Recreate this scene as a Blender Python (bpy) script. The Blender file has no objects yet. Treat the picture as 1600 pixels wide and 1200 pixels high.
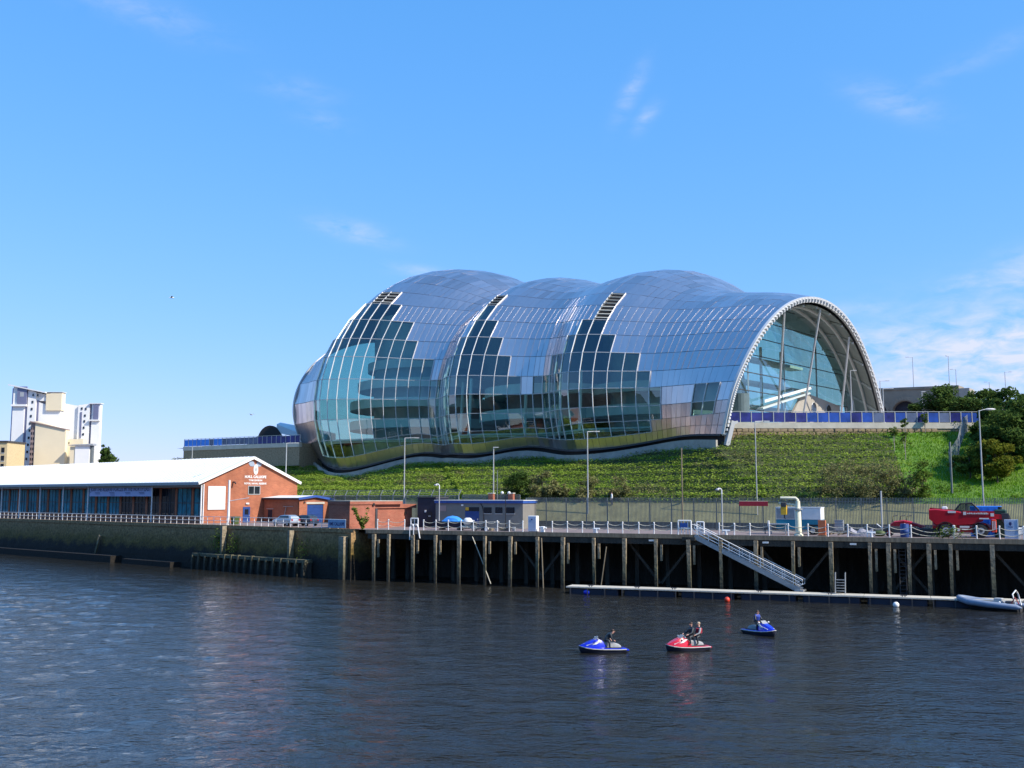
import bpy, bmesh, math, random
import numpy as np
from mathutils import Vector, Matrix
random.seed(7); rng = np.random.default_rng(7)
SC = bpy.context.scene
COL = SC.collection
R_ = math.radians
# ------------------------------------------------------------------ camera, sky, sun
F = 1600.0; CH = 10.0
PITCH = math.atan(175.0 / F); CP, SP = math.cos(PITCH), math.sin(PITCH)
cam = bpy.data.cameras.new('camera'); cam.sensor_width = 36; cam.lens = 36; cam.clip_end = 9000; cam.clip_start = 0.5
camo = bpy.data.objects.new('camera', cam); COL.objects.link(camo)
camo.location = (0, 0, CH); camo.rotation_euler = (math.pi / 2 + PITCH, 0, 0)
SC.camera = camo
SUN_AZ = math.atan2(0.88, -0.47)      # compass style: x = sin, y = cos
SUN_EL = R_(41)
world = bpy.data.worlds.new('World'); SC.world = world; world.use_nodes = True
wn = world.node_tree; wn.nodes.clear()
def wnode(t, **k):
    n = wn.nodes.new(t)
    for a, b in k.items(): setattr(n, a, b)
    return n
sky = wnode('ShaderNodeTexSky', sky_type='NISHITA', sun_disc=False, sun_elevation=SUN_EL, sun_rotation=SUN_AZ,
            altitude=0, air_density=1.0, dust_density=0.25, ozone_density=3.0)
hsv = wnode('ShaderNodeHueSaturation'); hsv.inputs['Saturation'].default_value = 1.0; hsv.inputs['Value'].default_value = 1.0
spl = wnode('ShaderNodeSeparateColor'); cmb = wnode('ShaderNodeCombineColor'); wn.links.new(sky.outputs[0], spl.inputs[0])
for ch_, (g_, k_) in enumerate(((0.91, 0.535), (0.49, 1.36), (0.35, 2.8))):     # the whole sky graded alike: less contrast between zenith and horizon, clearer blue
    pw_ = wnode('ShaderNodeMath', operation='POWER'); pw_.inputs[1].default_value = g_; ml_ = wnode('ShaderNodeMath', operation='MULTIPLY'); ml_.inputs[1].default_value = k_
    wn.links.new(spl.outputs[ch_], pw_.inputs[0]); wn.links.new(pw_.outputs[0], ml_.inputs[0]); wn.links.new(ml_.outputs[0], cmb.inputs[ch_])
wn.links.new(cmb.outputs[0], hsv.inputs['Color'])
bg = wnode('ShaderNodeBackground'); bg.inputs['Strength'].default_value = 0.15
wo = wnode('ShaderNodeOutputWorld')
# a few thin clouds: noise broken streaks round given directions, and a low bank to the right
tc = wnode('ShaderNodeTexCoord')
def vm(op, a, b=None):
    n_ = wnode('ShaderNodeVectorMath', operation=op)
    wn.links.new(a, n_.inputs[0])
    if b is not None: n_.inputs[1].default_value = b
    return n_
def mt(op, a, b=None, c=None):
    n_ = wnode('ShaderNodeMath', operation=op)
    for i_, v_ in enumerate((a, b, c)):
        if v_ is None: continue
        if isinstance(v_, (int, float)): n_.inputs[i_].default_value = v_
        else: wn.links.new(v_, n_.inputs[i_])
    return n_.outputs[0]
mp = wnode('ShaderNodeMapping'); mp.inputs['Scale'].default_value = (9.0, 9.0, 24.0); mp.inputs['Rotation'].default_value = (0.05, 0.25, 0.3)
wn.links.new(tc.outputs['Generated'], mp.inputs[0])
nz = wnode('ShaderNodeTexNoise'); nz.inputs['Scale'].default_value = 3.4; nz.inputs['Detail'].default_value = 10; nz.inputs['Roughness'].default_value = 0.58; nz.inputs['Distortion'].default_value = 0.35
wn.links.new(mp.outputs[0], nz.inputs['Vector'])
nfac = mt('MULTIPLY_ADD', nz.outputs['Fac'], 4.2, -1.35)
cl = None
def cloud_dir(px, py):
    u = (px - 800) / F; w = (600 - py) / F; return Vector((u, CP - w * SP, SP + w * CP)).normalized()
for px, py, su, sv, tilt, st in ((552, 361, .030, .0075, .22, .42), (985, 145, .007, .022, .5, .26), (1010, 182, .006, .014, .7, .24), (1395, 158, .034, .010, .42, .24), (1350, 482, .024, .007, -.05, .30), (1500, 446, .022, .008, -.25, .40), (1590, 430, .030, .016, -.3, .45),
                                 (470, 142, .03, .009, .1, .12), (210, 12, .06, .012, .2, .16), (1530, 90, .05, .008, -.3, .10), (505, 188, .02, .007, .1, .12), (655, 424, .025, .005, .1, .25), (1575, 565, .13, .042, -.10, 1.0), (1390, 545, .055, .02, -.05, .8)):
    c = cloud_dir(px, py); ax = Vector((0, 0, 1)).cross(c).normalized() * -1; up_ = ax.cross(c).normalized(); up_ = up_ if up_.z > 0 else -up_
    a_ = ax * math.cos(tilt) - up_ * math.sin(tilt); b_ = ax * math.sin(tilt) + up_ * math.cos(tilt)
    u_ = vm('DOT_PRODUCT', vm('SUBTRACT', tc.outputs['Generated'], c).outputs[0], a_ / su).outputs['Value']; v_ = vm('DOT_PRODUCT', vm('SUBTRACT', tc.outputs['Generated'], c).outputs[0], b_ / sv).outputs['Value']
    fwd = mt('GREATER_THAN', vm('DOT_PRODUCT', tc.outputs['Generated'], c).outputs['Value'], 0.3)
    e_ = mt('EXPONENT', mt('MULTIPLY', mt('ADD', mt('MULTIPLY', u_, u_), mt('MULTIPLY', v_, v_)), -0.8))
    k_ = mt('MULTIPLY', mt('MULTIPLY', e_, fwd), st)
    cl = k_ if cl is None else mt('MAXIMUM', cl, k_)
clf = wnode('ShaderNodeMath', operation='MULTIPLY', use_clamp=True); wn.links.new(cl, clf.inputs[0]); wn.links.new(nfac, clf.inputs[1])
wmix = wnode('ShaderNodeMixRGB'); wmix.inputs[2].default_value = (3.3, 3.6, 4.6, 1)
wn.links.new(clf.outputs[0], wmix.inputs[0]); wn.links.new(hsv.outputs[0], wmix.inputs[1])
wn.links.new(wmix.outputs[0], bg.inputs[0]); wn.links.new(bg.outputs[0], wo.inputs[0])
sl = bpy.data.lights.new('sun', 'SUN'); sl.energy = 4.2; sl.angle = R_(0.5); sl.color = (1.0, 0.92, 0.80)
so = bpy.data.objects.new('sun', sl); COL.objects.link(so)
sdir = Vector((math.sin(SUN_AZ) * math.cos(SUN_EL), math.cos(SUN_AZ) * math.cos(SUN_EL), math.sin(SUN_EL)))
so.rotation_euler = sdir.to_track_quat('Z', 'Y').to_euler(); so.location = (60, -40, 90)
vs = SC.view_settings; vs.view_transform = 'Standard'; vs.look = 'None'; vs.gamma = 1; vs.exposure = 0.6; vs.use_curve_mapping = False
SC.cycles.max_bounces = 8; SC.cycles.transparent_max_bounces = 24
# ------------------------------------------------------------------ measuring helpers
def proj(p):
    x, y, z = p[0], p[1], p[2] - CH
    d = y * CP + z * SP; v = -y * SP + z * CP
    return 800 + F * x / d, 600 - F * v / d
def ray(px, py):
    u = (px - 800) / F; w = (600 - py) / F
    return Vector((u, CP - w * SP, SP + w * CP))
def gp(px, py, z=6.0):
    r = ray(px, py); t = (z - CH) / r.z
    return Vector((0, 0, CH)) + r * t
def pz(px, py, Y):
    r = ray(px, py); return Vector((0, 0, CH)) + r * (Y / r.y)
C0 = Vector((-19.0, 124.6, 0))
ER = Vector((0.9136, -0.4066, 0)); MR = Vector((0.4066, 0.9136, 0)); AR = math.atan2(-0.4066, 0.9136)
EL = Vector((0.766, -0.6428, 0)); ML = Vector((0.6428, 0.766, 0)); AL = math.atan2(-0.6428, 0.766)
def LR(s, d, z=6.0): return C0 + ER * s + MR * d + Vector((0, 0, z))
def LL(s, d, z=6.0): return C0 + EL * s + ML * d + Vector((0, 0, z))
def solve(fn, px, a, b):
    for _ in range(60):
        m = (a + b) / 2
        if (proj(fn(m))[0] - px) > 0: b = m
        else: a = m
    return (a + b) / 2
def sR(px, d=0.0, z=6.0): return solve(lambda s: LR(s, d, z), px, -60, 200)
def sL(px, d=0.0, z=6.0): return solve(lambda s: LL(s, d, z), px, -200, 60)
# ------------------------------------------------------------------ materials
MATS = {}
def mat(name, col, rough=0.6, metal=0.0, var=0.12, scale=1.5, bump=0.0, bscale=None, col2=None, island=0.0, spec=0.5, coat=0.0, stretch=(1, 1, 1), thr=None):
    if name in MATS: return MATS[name]
    m = bpy.data.materials.new(name); m.use_nodes = True; nt = m.node_tree; n = nt.nodes
    b = n['Principled BSDF']; L = nt.links.new
    b.inputs['Roughness'].default_value = rough; b.inputs['Metallic'].default_value = metal
    b.inputs['Specular IOR Level'].default_value = spec; b.inputs['Coat Weight'].default_value = coat
    t = n.new('ShaderNodeTexCoord'); mpn = n.new('ShaderNodeMapping'); mpn.inputs['Scale'].default_value = stretch
    L(t.outputs['Object'], mpn.inputs[0])
    nn = n.new('ShaderNodeTexNoise'); nn.inputs['Scale'].default_value = scale; nn.inputs['Detail'].default_value = 6; nn.inputs['Roughness'].default_value = 0.65
    L(mpn.outputs[0], nn.inputs['Vector'])
    rp = n.new('ShaderNodeValToRGB')
    c2 = col2 or tuple(c * (1 + var) for c in col); c1 = col if col2 else tuple(c * (1 - var) for c in col)
    lo, hi = thr or (0.3, 0.7)
    rp.color_ramp.elements[0].position = lo; rp.color_ramp.elements[1].position = hi
    rp.color_ramp.elements[0].color = (*c1, 1); rp.color_ramp.elements[1].color = (*c2, 1)
    L(nn.outputs['Fac'], rp.inputs[0])
    out = rp.outputs[0]
    if island:
        g = n.new('ShaderNodeNewGeometry'); mr = n.new('ShaderNodeMapRange'); mr.inputs[3].default_value = 1 - island; mr.inputs[4].default_value = 1 + island
        L(g.outputs['Random Per Island'], mr.inputs[0])
        mx = n.new('ShaderNodeMixRGB'); mx.blend_type = 'MULTIPLY'; mx.inputs[0].default_value = 1
        L(out, mx.inputs[1]); L(mr.outputs[0], mx.inputs[2]); out = mx.outputs[0]
    L(out, b.inputs['Base Color'])
    if bump:
        n2 = n.new('ShaderNodeTexNoise'); n2.inputs['Scale'].default_value = bscale or scale * 6; n2.inputs['Detail'].default_value = 5
        L(mpn.outputs[0], n2.inputs['Vector'])
        bp = n.new('ShaderNodeBump'); bp.inputs['Strength'].default_value = bump; bp.inputs['Distance'].default_value = 0.1
        L(n2.outputs['Fac'], bp.inputs['Height']); L(bp.outputs[0], b.inputs['Normal'])
    MATS[name] = m
    return m
def brick_mat(name, c1, c2, mortar, axis='y', bw=0.45, bh=0.15):
    m = mat(name, c1, 0.85, 0, 0.15, 0.6, 0.2); nt = m.node_tree; n = nt.nodes; L = nt.links.new; b = n['Principled BSDF']
    t = n.new('ShaderNodeTexCoord'); sx = n.new('ShaderNodeSeparateXYZ'); cx = n.new('ShaderNodeCombineXYZ'); ad = n.new('ShaderNodeMath'); ad.operation = 'ADD'
    L(t.outputs['Object'], sx.inputs[0]); L(sx.outputs[0], ad.inputs[0]); L(sx.outputs[1], ad.inputs[1]); L(ad.outputs[0], cx.inputs[0]); L(sx.outputs[2], cx.inputs[1])
    br = n.new('ShaderNodeTexBrick'); br.inputs['Scale'].default_value = 1; br.inputs['Brick Width'].default_value = bw; br.inputs['Row Height'].default_value = bh; br.inputs['Mortar Size'].default_value = 0.012
    br.inputs['Color1'].default_value = (*c1, 1); br.inputs['Color2'].default_value = (*c2, 1); br.inputs['Mortar'].default_value = (*mortar, 1)
    L(cx.outputs[0], br.inputs['Vector'])
    nn = n.new('ShaderNodeTexNoise'); nn.inputs['Scale'].default_value = 0.5; nn.inputs['Detail'].default_value = 6; L(t.outputs['Object'], nn.inputs['Vector'])
    mr = n.new('ShaderNodeMapRange'); mr.inputs[1].default_value = 0.3; mr.inputs[2].default_value = 0.7; mr.inputs[3].default_value = 0.8; mr.inputs[4].default_value = 1.15; L(nn.outputs['Fac'], mr.inputs[0])
    mx = n.new('ShaderNodeMixRGB'); mx.blend_type = 'MULTIPLY'; mx.inputs[0].default_value = 1; L(br.outputs[0], mx.inputs[1]); L(mr.outputs[0], mx.inputs[2])
    L(mx.outputs[0], b.inputs['Base Color'])
    return m
def glass_mat(name, tint, refl=0.12, rough=0.0, rtint=(0.9, 0.97, 1.0)):
    m = bpy.data.materials.new(name); m.use_nodes = True; nt = m.node_tree; n = nt.nodes; L = nt.links.new; n.clear()
    o = n.new('ShaderNodeOutputMaterial'); mx = n.new('ShaderNodeMixShader'); tr = n.new('ShaderNodeBsdfTransparent'); gl = n.new('ShaderNodeBsdfGlossy')
    tr.inputs[0].default_value = (*tint, 1); gl.inputs['Roughness'].default_value = rough; gl.inputs['Color'].default_value = (*rtint, 1)
    lw = n.new('ShaderNodeLayerWeight'); lw.inputs[0].default_value = 0.5; fr = n.new('ShaderNodeMath'); fr.operation = 'POWER'; fr.inputs[1].default_value = 4.0; L(lw.outputs['Facing'], fr.inputs[0])
    g = n.new('ShaderNodeNewGeometry'); mr = n.new('ShaderNodeMapRange'); mr.inputs[3].default_value = refl * 0.6; mr.inputs[4].default_value = refl * 1.4
    L(g.outputs['Random Per Island'], mr.inputs[0])
    ad = n.new('ShaderNodeMath'); ad.operation = 'ADD'; ad.use_clamp = True; L(fr.outputs[0], ad.inputs[0]); L(mr.outputs[0], ad.inputs[1])
    L(ad.outputs[0], mx.inputs[0]); L(tr.outputs[0], mx.inputs[1]); L(gl.outputs[0], mx.inputs[2]); L(mx.outputs[0], o.inputs[0])
    MATS[name] = m
    return m
def leaf_mat(name, c1, c2):
    m = bpy.data.materials.new(name); m.use_nodes = True; nt = m.node_tree; n = nt.nodes; L = nt.links.new; n.clear()
    o = n.new('ShaderNodeOutputMaterial'); mx = n.new('ShaderNodeMixShader'); mx.inputs[0].default_value = 0.3
    d = n.new('ShaderNodeBsdfDiffuse'); t = n.new('ShaderNodeBsdfTranslucent')
    g = n.new('ShaderNodeNewGeometry'); r = n.new('ShaderNodeValToRGB'); r.color_ramp.elements[0].color = (*c1, 1); r.color_ramp.elements[1].color = (*c2, 1)
    tcn = n.new('ShaderNodeTexCoord'); nn = n.new('ShaderNodeTexNoise'); nn.inputs['Scale'].default_value = 0.35; nn.inputs['Detail'].default_value = 4
    L(tcn.outputs['Object'], nn.inputs['Vector'])
    ma = n.new('ShaderNodeMath'); ma.operation = 'MULTIPLY_ADD'; ma.inputs[1].default_value = 0.55; L(g.outputs['Random Per Island'], ma.inputs[0])
    mb = n.new('ShaderNodeMath'); mb.operation = 'MULTIPLY_ADD'; mb.inputs[1].default_value = 1.6; mb.inputs[2].default_value = -0.55; L(nn.outputs['Fac'], mb.inputs[0]); L(mb.outputs[0], ma.inputs[2])
    L(ma.outputs[0], r.inputs[0]); L(r.outputs[0], d.inputs[0]); L(r.outputs[0], t.inputs[0])
    L(d.outputs[0], mx.inputs[1]); L(t.outputs[0], mx.inputs[2]); L(mx.outputs[0], o.inputs[0])
    MATS[name] = m
    return m
# ------------------------------------------------------------------ mesh helpers
class MB:
    def __init__(s): s.v = []; s.f = []; s.m = []
    def add(s, vs_, fs, mi=0):
        o = len(s.v); s.v += [tuple(v) for v in vs_]; s.f += [tuple(i + o for i in f) for f in fs]; s.m += [mi] * len(fs); return s
    def box(s, x0, x1, y0, y1, z0, z1, mi=0):
        return s.add([(x0, y0, z0), (x1, y0, z0), (x1, y1, z0), (x0, y1, z0), (x0, y0, z1), (x1, y0, z1), (x1, y1, z1), (x0, y1, z1)],
                     [(0, 3, 2, 1), (4, 5, 6, 7), (0, 1, 5, 4), (1, 2, 6, 5), (2, 3, 7, 6), (3, 0, 4, 7)], mi)
    def bbox(s, x0, x1, y0, y1, z0, z1, b=0.05, mi=0):     # box with chamfered vertical edges and top
        P = [(x0 + b, y0), (x1 - b, y0), (x1, y0 + b), (x1, y1 - b), (x1 - b, y1), (x0 + b, y1), (x0, y1 - b), (x0, y0 + b)]
        cx, cy = (x0 + x1) / 2, (y0 + y1) / 2
        q = [(x + (b if x < cx else -b), y + (b if y < cy else -b)) for x, y in P]
        return s.loft([[(x, y, z0) for x, y in P], [(x, y, z1 - b) for x, y in P], [(x, y, z1) for x, y in q]], True, mi)
    def beam(s, p, q, w, h, up=(0, 0, 1), mi=0):
        p, q = Vector(p), Vector(q); d = (q - p).normalized(); u = Vector(up)
        if abs(d.dot(u)) > 0.98: u = Vector((1, 0, 0))
        a = d.cross(u).normalized(); b = a.cross(d)
        vs_ = []
        for c in (p, q):
            for i, j in ((-1, -1), (1, -1), (1, 1), (-1, 1)): vs_.append(c + a * (i * w / 2) + b * (j * h / 2))
        return s.add(vs_, [(0, 1, 2, 3), (7, 6, 5, 4), (0, 4, 5, 1), (1, 5, 6, 2), (2, 6, 7, 3), (3, 7, 4, 0)], mi)
    def tube(s, pts, r, n=8, mi=0, r1=None):
        pts = [Vector(p) for p in pts]; rings = []
        for i, p in enumerate(pts):
            d = (pts[min(i + 1, len(pts) - 1)] - pts[max(i - 1, 0)]).normalized()
            u = Vector((0, 0, 1)) if abs(d.z) < 0.95 else Vector((1, 0, 0))
            a = d.cross(u).normalized(); b = a.cross(d)
            rr = r if r1 is None else r + (r1 - r) * i / (len(pts) - 1)
            rings.append([p + (a * math.cos(2 * math.pi * k / n) + b * math.sin(2 * math.pi * k / n)) * rr for k in range(n)])
        return s.loft(rings, True, mi)
    def loft(s, rings, cap=True, mi=0, closed=True):
        n = len(rings[0]); fs = []
        for i in range(len(rings) - 1):
            for k in range(n if closed else n - 1):
                fs.append((i * n + k, i * n + (k + 1) % n, (i + 1) * n + (k + 1) % n, (i + 1) * n + k))
        if cap: fs += [tuple(range(n - 1, -1, -1)), tuple((len(rings) - 1) * n + k for k in range(n))]
        return s.add([v for r in rings for v in r], fs, mi)
    def prism(s, poly, z0, z1, mi=0): return s.loft([[(x, y, z0) for x, y in poly], [(x, y, z1) for x, y in poly]], True, mi)
    def ext(s, poly, fn, a, b, mi=0): return s.loft([[fn(u, v, a) for u, v in poly], [fn(u, v, b) for u, v in poly]], True, mi)
    def sphere(s, c, r, nu=12, nv=8, mi=0):
        rx, ry, rz = r if hasattr(r, '__len__') else (r, r, r); rings = []
        for j in range(1, nv):
            t = math.pi * j / nv - math.pi / 2
            rings.append([(c[0] + rx * math.cos(t) * math.cos(2 * math.pi * k / nu), c[1] + ry * math.cos(t) * math.sin(2 * math.pi * k / nu), c[2] + rz * math.sin(t)) for k in range(nu)])
        return s.loft(rings, True, mi)
    def build(s, name, m, parent=None, smooth=False, kind=None, label=None, loc=None):
        me = bpy.data.meshes.new(name); me.from_pydata(s.v, [], s.f)
        ms = m if isinstance(m, (list, tuple)) else [m]
        for q in ms: me.materials.append(MATS[q] if isinstance(q, str) else q)
        if any(s.m): me.polygons.foreach_set('material_index', s.m)
        bm = bmesh.new(); bm.from_mesh(me); bmesh.ops.recalc_face_normals(bm, faces=bm.faces); bm.to_mesh(me); bm.free()
        if smooth: me.polygons.foreach_set('use_smooth', [True] * len(me.polygons)); me.set_sharp_from_angle(angle=R_(40))
        return link(name, me, parent, kind, label, loc)
def link(name, me, parent=None, kind=None, label=None, loc=None):
    o = bpy.data.objects.new(name, me); COL.objects.link(o)
    if parent: o.parent = parent
    if kind: o['kind'] = kind
    if label: o['label'] = label
    if loc is not None: o.location = loc
    return o
def T(name, label, cat, loc=(0, 0, 0), rz=0.0, group=None):
    o = bpy.data.objects.new(name, None); o.empty_display_size = 0.5; COL.objects.link(o); o.location = loc; o.rotation_euler = (0, 0, rz)
    o['label'] = label; o['category'] = cat
    if group: o['group'] = group
    return o
def tag(o, label, cat, group=None):
    o['label'] = label; o['category'] = cat
    if group: o['group'] = group
    return o
def copy_tree(o, parent=None):
    c = o.copy(); COL.objects.link(c); c.parent = parent
    for ch in list(o.children): copy_tree(ch, c)
    return c
def quads_np(name, cen, A, B, m, parent=None, kind=None, tri=False):
    """many small faces: centre +- A +- B (numpy n x 3)"""
    n = len(cen); V = np.empty((n, 4, 3)); V[:, 0] = cen - A; V[:, 1] = cen - B * 0.8 + A * 0.1; V[:, 2] = cen + A; V[:, 3] = cen + B * 0.8 + A * 0.1
    me = bpy.data.meshes.new(name); me.vertices.add(n * 4); me.vertices.foreach_set('co', V.ravel())
    me.loops.add(n * 4); me.loops.foreach_set('vertex_index', np.arange(n * 4, dtype=np.int32))
    me.polygons.add(n); me.polygons.foreach_set('loop_start', np.arange(0, n * 4, 4, dtype=np.int32))
    me.update(calc_edges=True); me.materials.append(MATS[m] if isinstance(m, str) else m)
    return link(name, me, parent, kind)
def rand_dirs(n):
    v = rng.normal(size=(n, 3)); return v / np.linalg.norm(v, axis=1)[:, None]
def leaves(name, cen, size, m, parent=None, kind=None, flat=0.3):
    n = len(cen); nrm = rand_dirs(n); nrm[:, 2] = np.abs(nrm[:, 2]) + flat; nrm /= np.linalg.norm(nrm, axis=1)[:, None]
    a = np.cross(nrm, rand_dirs(n)); a /= np.linalg.norm(a, axis=1)[:, None] + 1e-9; b = np.cross(nrm, a)
    sz = size * (0.6 + 0.8 * rng.random(n))[:, None]
    return quads_np(name, cen, a * sz, b * sz * 0.55, m, parent, kind)
def grid_np(name, X, Y, Z, m, smooth=True):
    ny, nx = X.shape; V = np.stack([X, Y, Z], -1).reshape(-1, 3)
    i = np.arange(ny * nx).reshape(ny, nx); q = np.stack([i[:-1, :-1], i[:-1, 1:], i[1:, 1:], i[1:, :-1]], -1).reshape(-1, 4)
    me = bpy.data.meshes.new(name); me.vertices.add(len(V)); me.vertices.foreach_set('co', V.ravel())
    me.loops.add(q.size); me.loops.foreach_set('vertex_index', q.ravel().astype(np.int32))
    me.polygons.add(len(q)); me.polygons.foreach_set('loop_start', np.arange(0, q.size, 4, dtype=np.int32))
    me.update(calc_edges=True)
    if smooth: me.polygons.foreach_set('use_smooth', np.ones(len(q), dtype=bool))
    me.materials.append(MATS[m] if isinstance(m, str) else m)
    return link(name, me)
def text_mesh(body, size, ext=0.01, align='CENTER', shear=0.0, space=1.0, bold=0.0):
    c = bpy.data.curves.new('t', 'FONT'); c.body = body; c.size = size; c.extrude = ext; c.align_x = align; c.shear = shear; c.space_character = space; c.offset = bold; c.resolution_u = 2
    o = bpy.data.objects.new('t', c); COL.objects.link(o); dg = bpy.context.evaluated_depsgraph_get()
    me = bpy.data.meshes.new_from_object(o.evaluated_get(dg)); bpy.data.objects.remove(o); bpy.data.curves.remove(c)
    return me
def put_text(body, size, fn, m, parent, name='lettering', **k):
    me = text_mesh(body, size, **k)
    for v in me.vertices: v.co = fn(v.co.x, v.co.y, v.co.z)
    me.materials.clear(); me.materials.append(MATS[m]); me.update()
    return link(name, me, parent)
# ------------------------------------------------------------------ palette
mat('white_paint', (0.78, 0.78, 0.77), 0.45, 0, 0.05, 2)
mat('white_roof', (0.74, 0.75, 0.75), 0.55, 0, 0.05, 0.4, stretch=(0.3, 3, 1))
mat('galv', (0.36, 0.38, 0.39), 0.5, 0.4, 0.15, 3)
mat('lamp_grey', (0.45, 0.46, 0.46), 0.5, 0.3, 0.1, 3)
mat('fence_grey', (0.17, 0.19, 0.19), 0.6, 0.3, 0.2, 2)
mat('black', (0.012, 0.012, 0.014), 0.6, 0, 0.2)
mat('dark_grey', (0.05, 0.05, 0.055), 0.6, 0, 0.2)
mat('navy', (0.012, 0.016, 0.035), 0.6, 0, 0.25, 1)
mat('concrete', (0.36, 0.34, 0.30), 0.85, 0, 0.2, 0.8, 0.3)
mat('pale_concrete', (0.50, 0.47, 0.40), 0.85, 0, 0.15, 0.5, 0.2)
mat('tarmac', (0.20, 0.155, 0.15), 0.9, 0, 0.25, 0.35, 0.3)
mat('road', (0.06, 0.06, 0.062), 0.9, 0, 0.2, 0.5, 0.2)
mat('grass', (0.06, 0.15, 0.012), 0.95, 0, 0.35, 0.35, 0.6, 6, col2=(0.14, 0.24, 0.03))
mat('soil', (0.10, 0.085, 0.05), 0.95, 0, 0.3, 0.6, 0.5)
mat('cream', (0.66, 0.53, 0.33), 0.8, 0, 0.05, 0.3)
mat('blue_door', (0.02, 0.06, 0.22), 0.45, 0, 0.15, 1)
mat('blue_fascia', (0.03, 0.09, 0.34), 0.5, 0, 0.15, 1)
mat('teal', (0.01, 0.20, 0.30), 0.5, 0, 0.1, 1)
mat('red_paint', (0.42, 0.008, 0.018), 0.3, 0, 0.12, 2, coat=0.5)
mat('orange_red', (0.62, 0.05, 0.02), 0.5, 0, 0.15, 3)
mat('tyre', (0.02, 0.02, 0.02), 0.85, 0, 0.25, 4)
mat('timber', (0.20, 0.165, 0.115), 0.9, 0, 0.35, 1.2, 0.5, stretch=(3, 3, 0.25))
mat('dark_timber', (0.045, 0.04, 0.032), 0.9, 0, 0.4, 1.0, 0.5, stretch=(2, 2, 0.3))
mat('banner_lilac', (0.42, 0.47, 0.72), 0.7, 0, 0.05, 1)
mat('ink_navy', (0.03, 0.035, 0.14), 0.7, 0, 0.05)
mat('stone', (0.36, 0.30, 0.20), 0.9, 0, 0.3, 3.0, 0.8, 5, col2=(0.20, 0.15, 0.09))
mat('viaduct', (0.26, 0.23, 0.18), 0.9, 0, 0.15, 0.4, 0.3)
mat('rope', (0.55, 0.52, 0.42), 0.8, 0, 0.15, 8)
mat('skin', (0.55, 0.30, 0.22), 0.55, 0, 0.05, 5)
mat('hair', (0.04, 0.022, 0.012), 0.6, 0, 0.2, 10)
mat('hair_fair', (0.45, 0.33, 0.22), 0.6, 0, 0.2, 10)
mat('wetsuit', (0.018, 0.024, 0.03), 0.5, 0, 0.3, 4)
mat('grey_cloth', (0.30, 0.31, 0.32), 0.8, 0, 0.2, 4)
mat('red_cloth', (0.35, 0.015, 0.03), 0.7, 0, 0.2, 4)
mat('blue_cloth', (0.02, 0.05, 0.30), 0.6, 0, 0.2, 4)
mat('ski_blue', (0.01, 0.025, 0.55), 0.25, 0, 0.05, 2, coat=0.6)
mat('ski_red', (0.55, 0.008, 0.03), 0.25, 0, 0.05, 2, coat=0.6)
mat('seat_white', (0.62, 0.60, 0.58), 0.5, 0, 0.06, 3)
mat('hypalon', (0.22, 0.27, 0.36), 0.55, 0, 0.08, 2)
mat('car_silver', (0.50, 0.54, 0.58), 0.3, 0.5, 0.03, 1, coat=0.6)
mat('car_dark', (0.04, 0.05, 0.07), 0.3, 0.3, 0.03, 1, coat=0.6)
mat('window_dark', (0.015, 0.02, 0.03), 0.06, 0, 0.3, 0.7, spec=0.8)
mat('window_teal', (0.015, 0.20, 0.27), 0.12, 0, 0.6, 0.5, spec=0.4)
mat('tower_glass', (0.16, 0.17, 0.27), 0.2, 0, 0.1, 0.5)
mat('bark', (0.09, 0.07, 0.05), 0.95, 0, 0.3, 4, 0.5)
mat('pale_bark', (0.35, 0.31, 0.26), 0.9, 0, 0.2, 4, 0.3)
leaf_mat('leaf_dark', (0.028, 0.065, 0.016), (0.12, 0.18, 0.045))
leaf_mat('leaf_mid', (0.05, 0.10, 0.018), (0.19, 0.25, 0.05))
leaf_mat('leaf_yellow', (0.08, 0.12, 0.015), (0.28, 0.27, 0.04))
leaf_mat('leaf_brown', (0.12, 0.12, 0.05), (0.31, 0.30, 0.13))
leaf_mat('leaf_hedge', (0.13, 0.23, 0.028), (0.36, 0.45, 0.075))
leaf_mat('leaf_grass', (0.07, 0.20, 0.008), (0.22, 0.38, 0.03))
brick_mat('brick', (0.34, 0.095, 0.045), (0.42, 0.13, 0.06), (0.33, 0.20, 0.13))
brick_mat('brick_old', (0.32, 0.085, 0.05), (0.39, 0.12, 0.07), (0.31, 0.19, 0.13))
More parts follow.
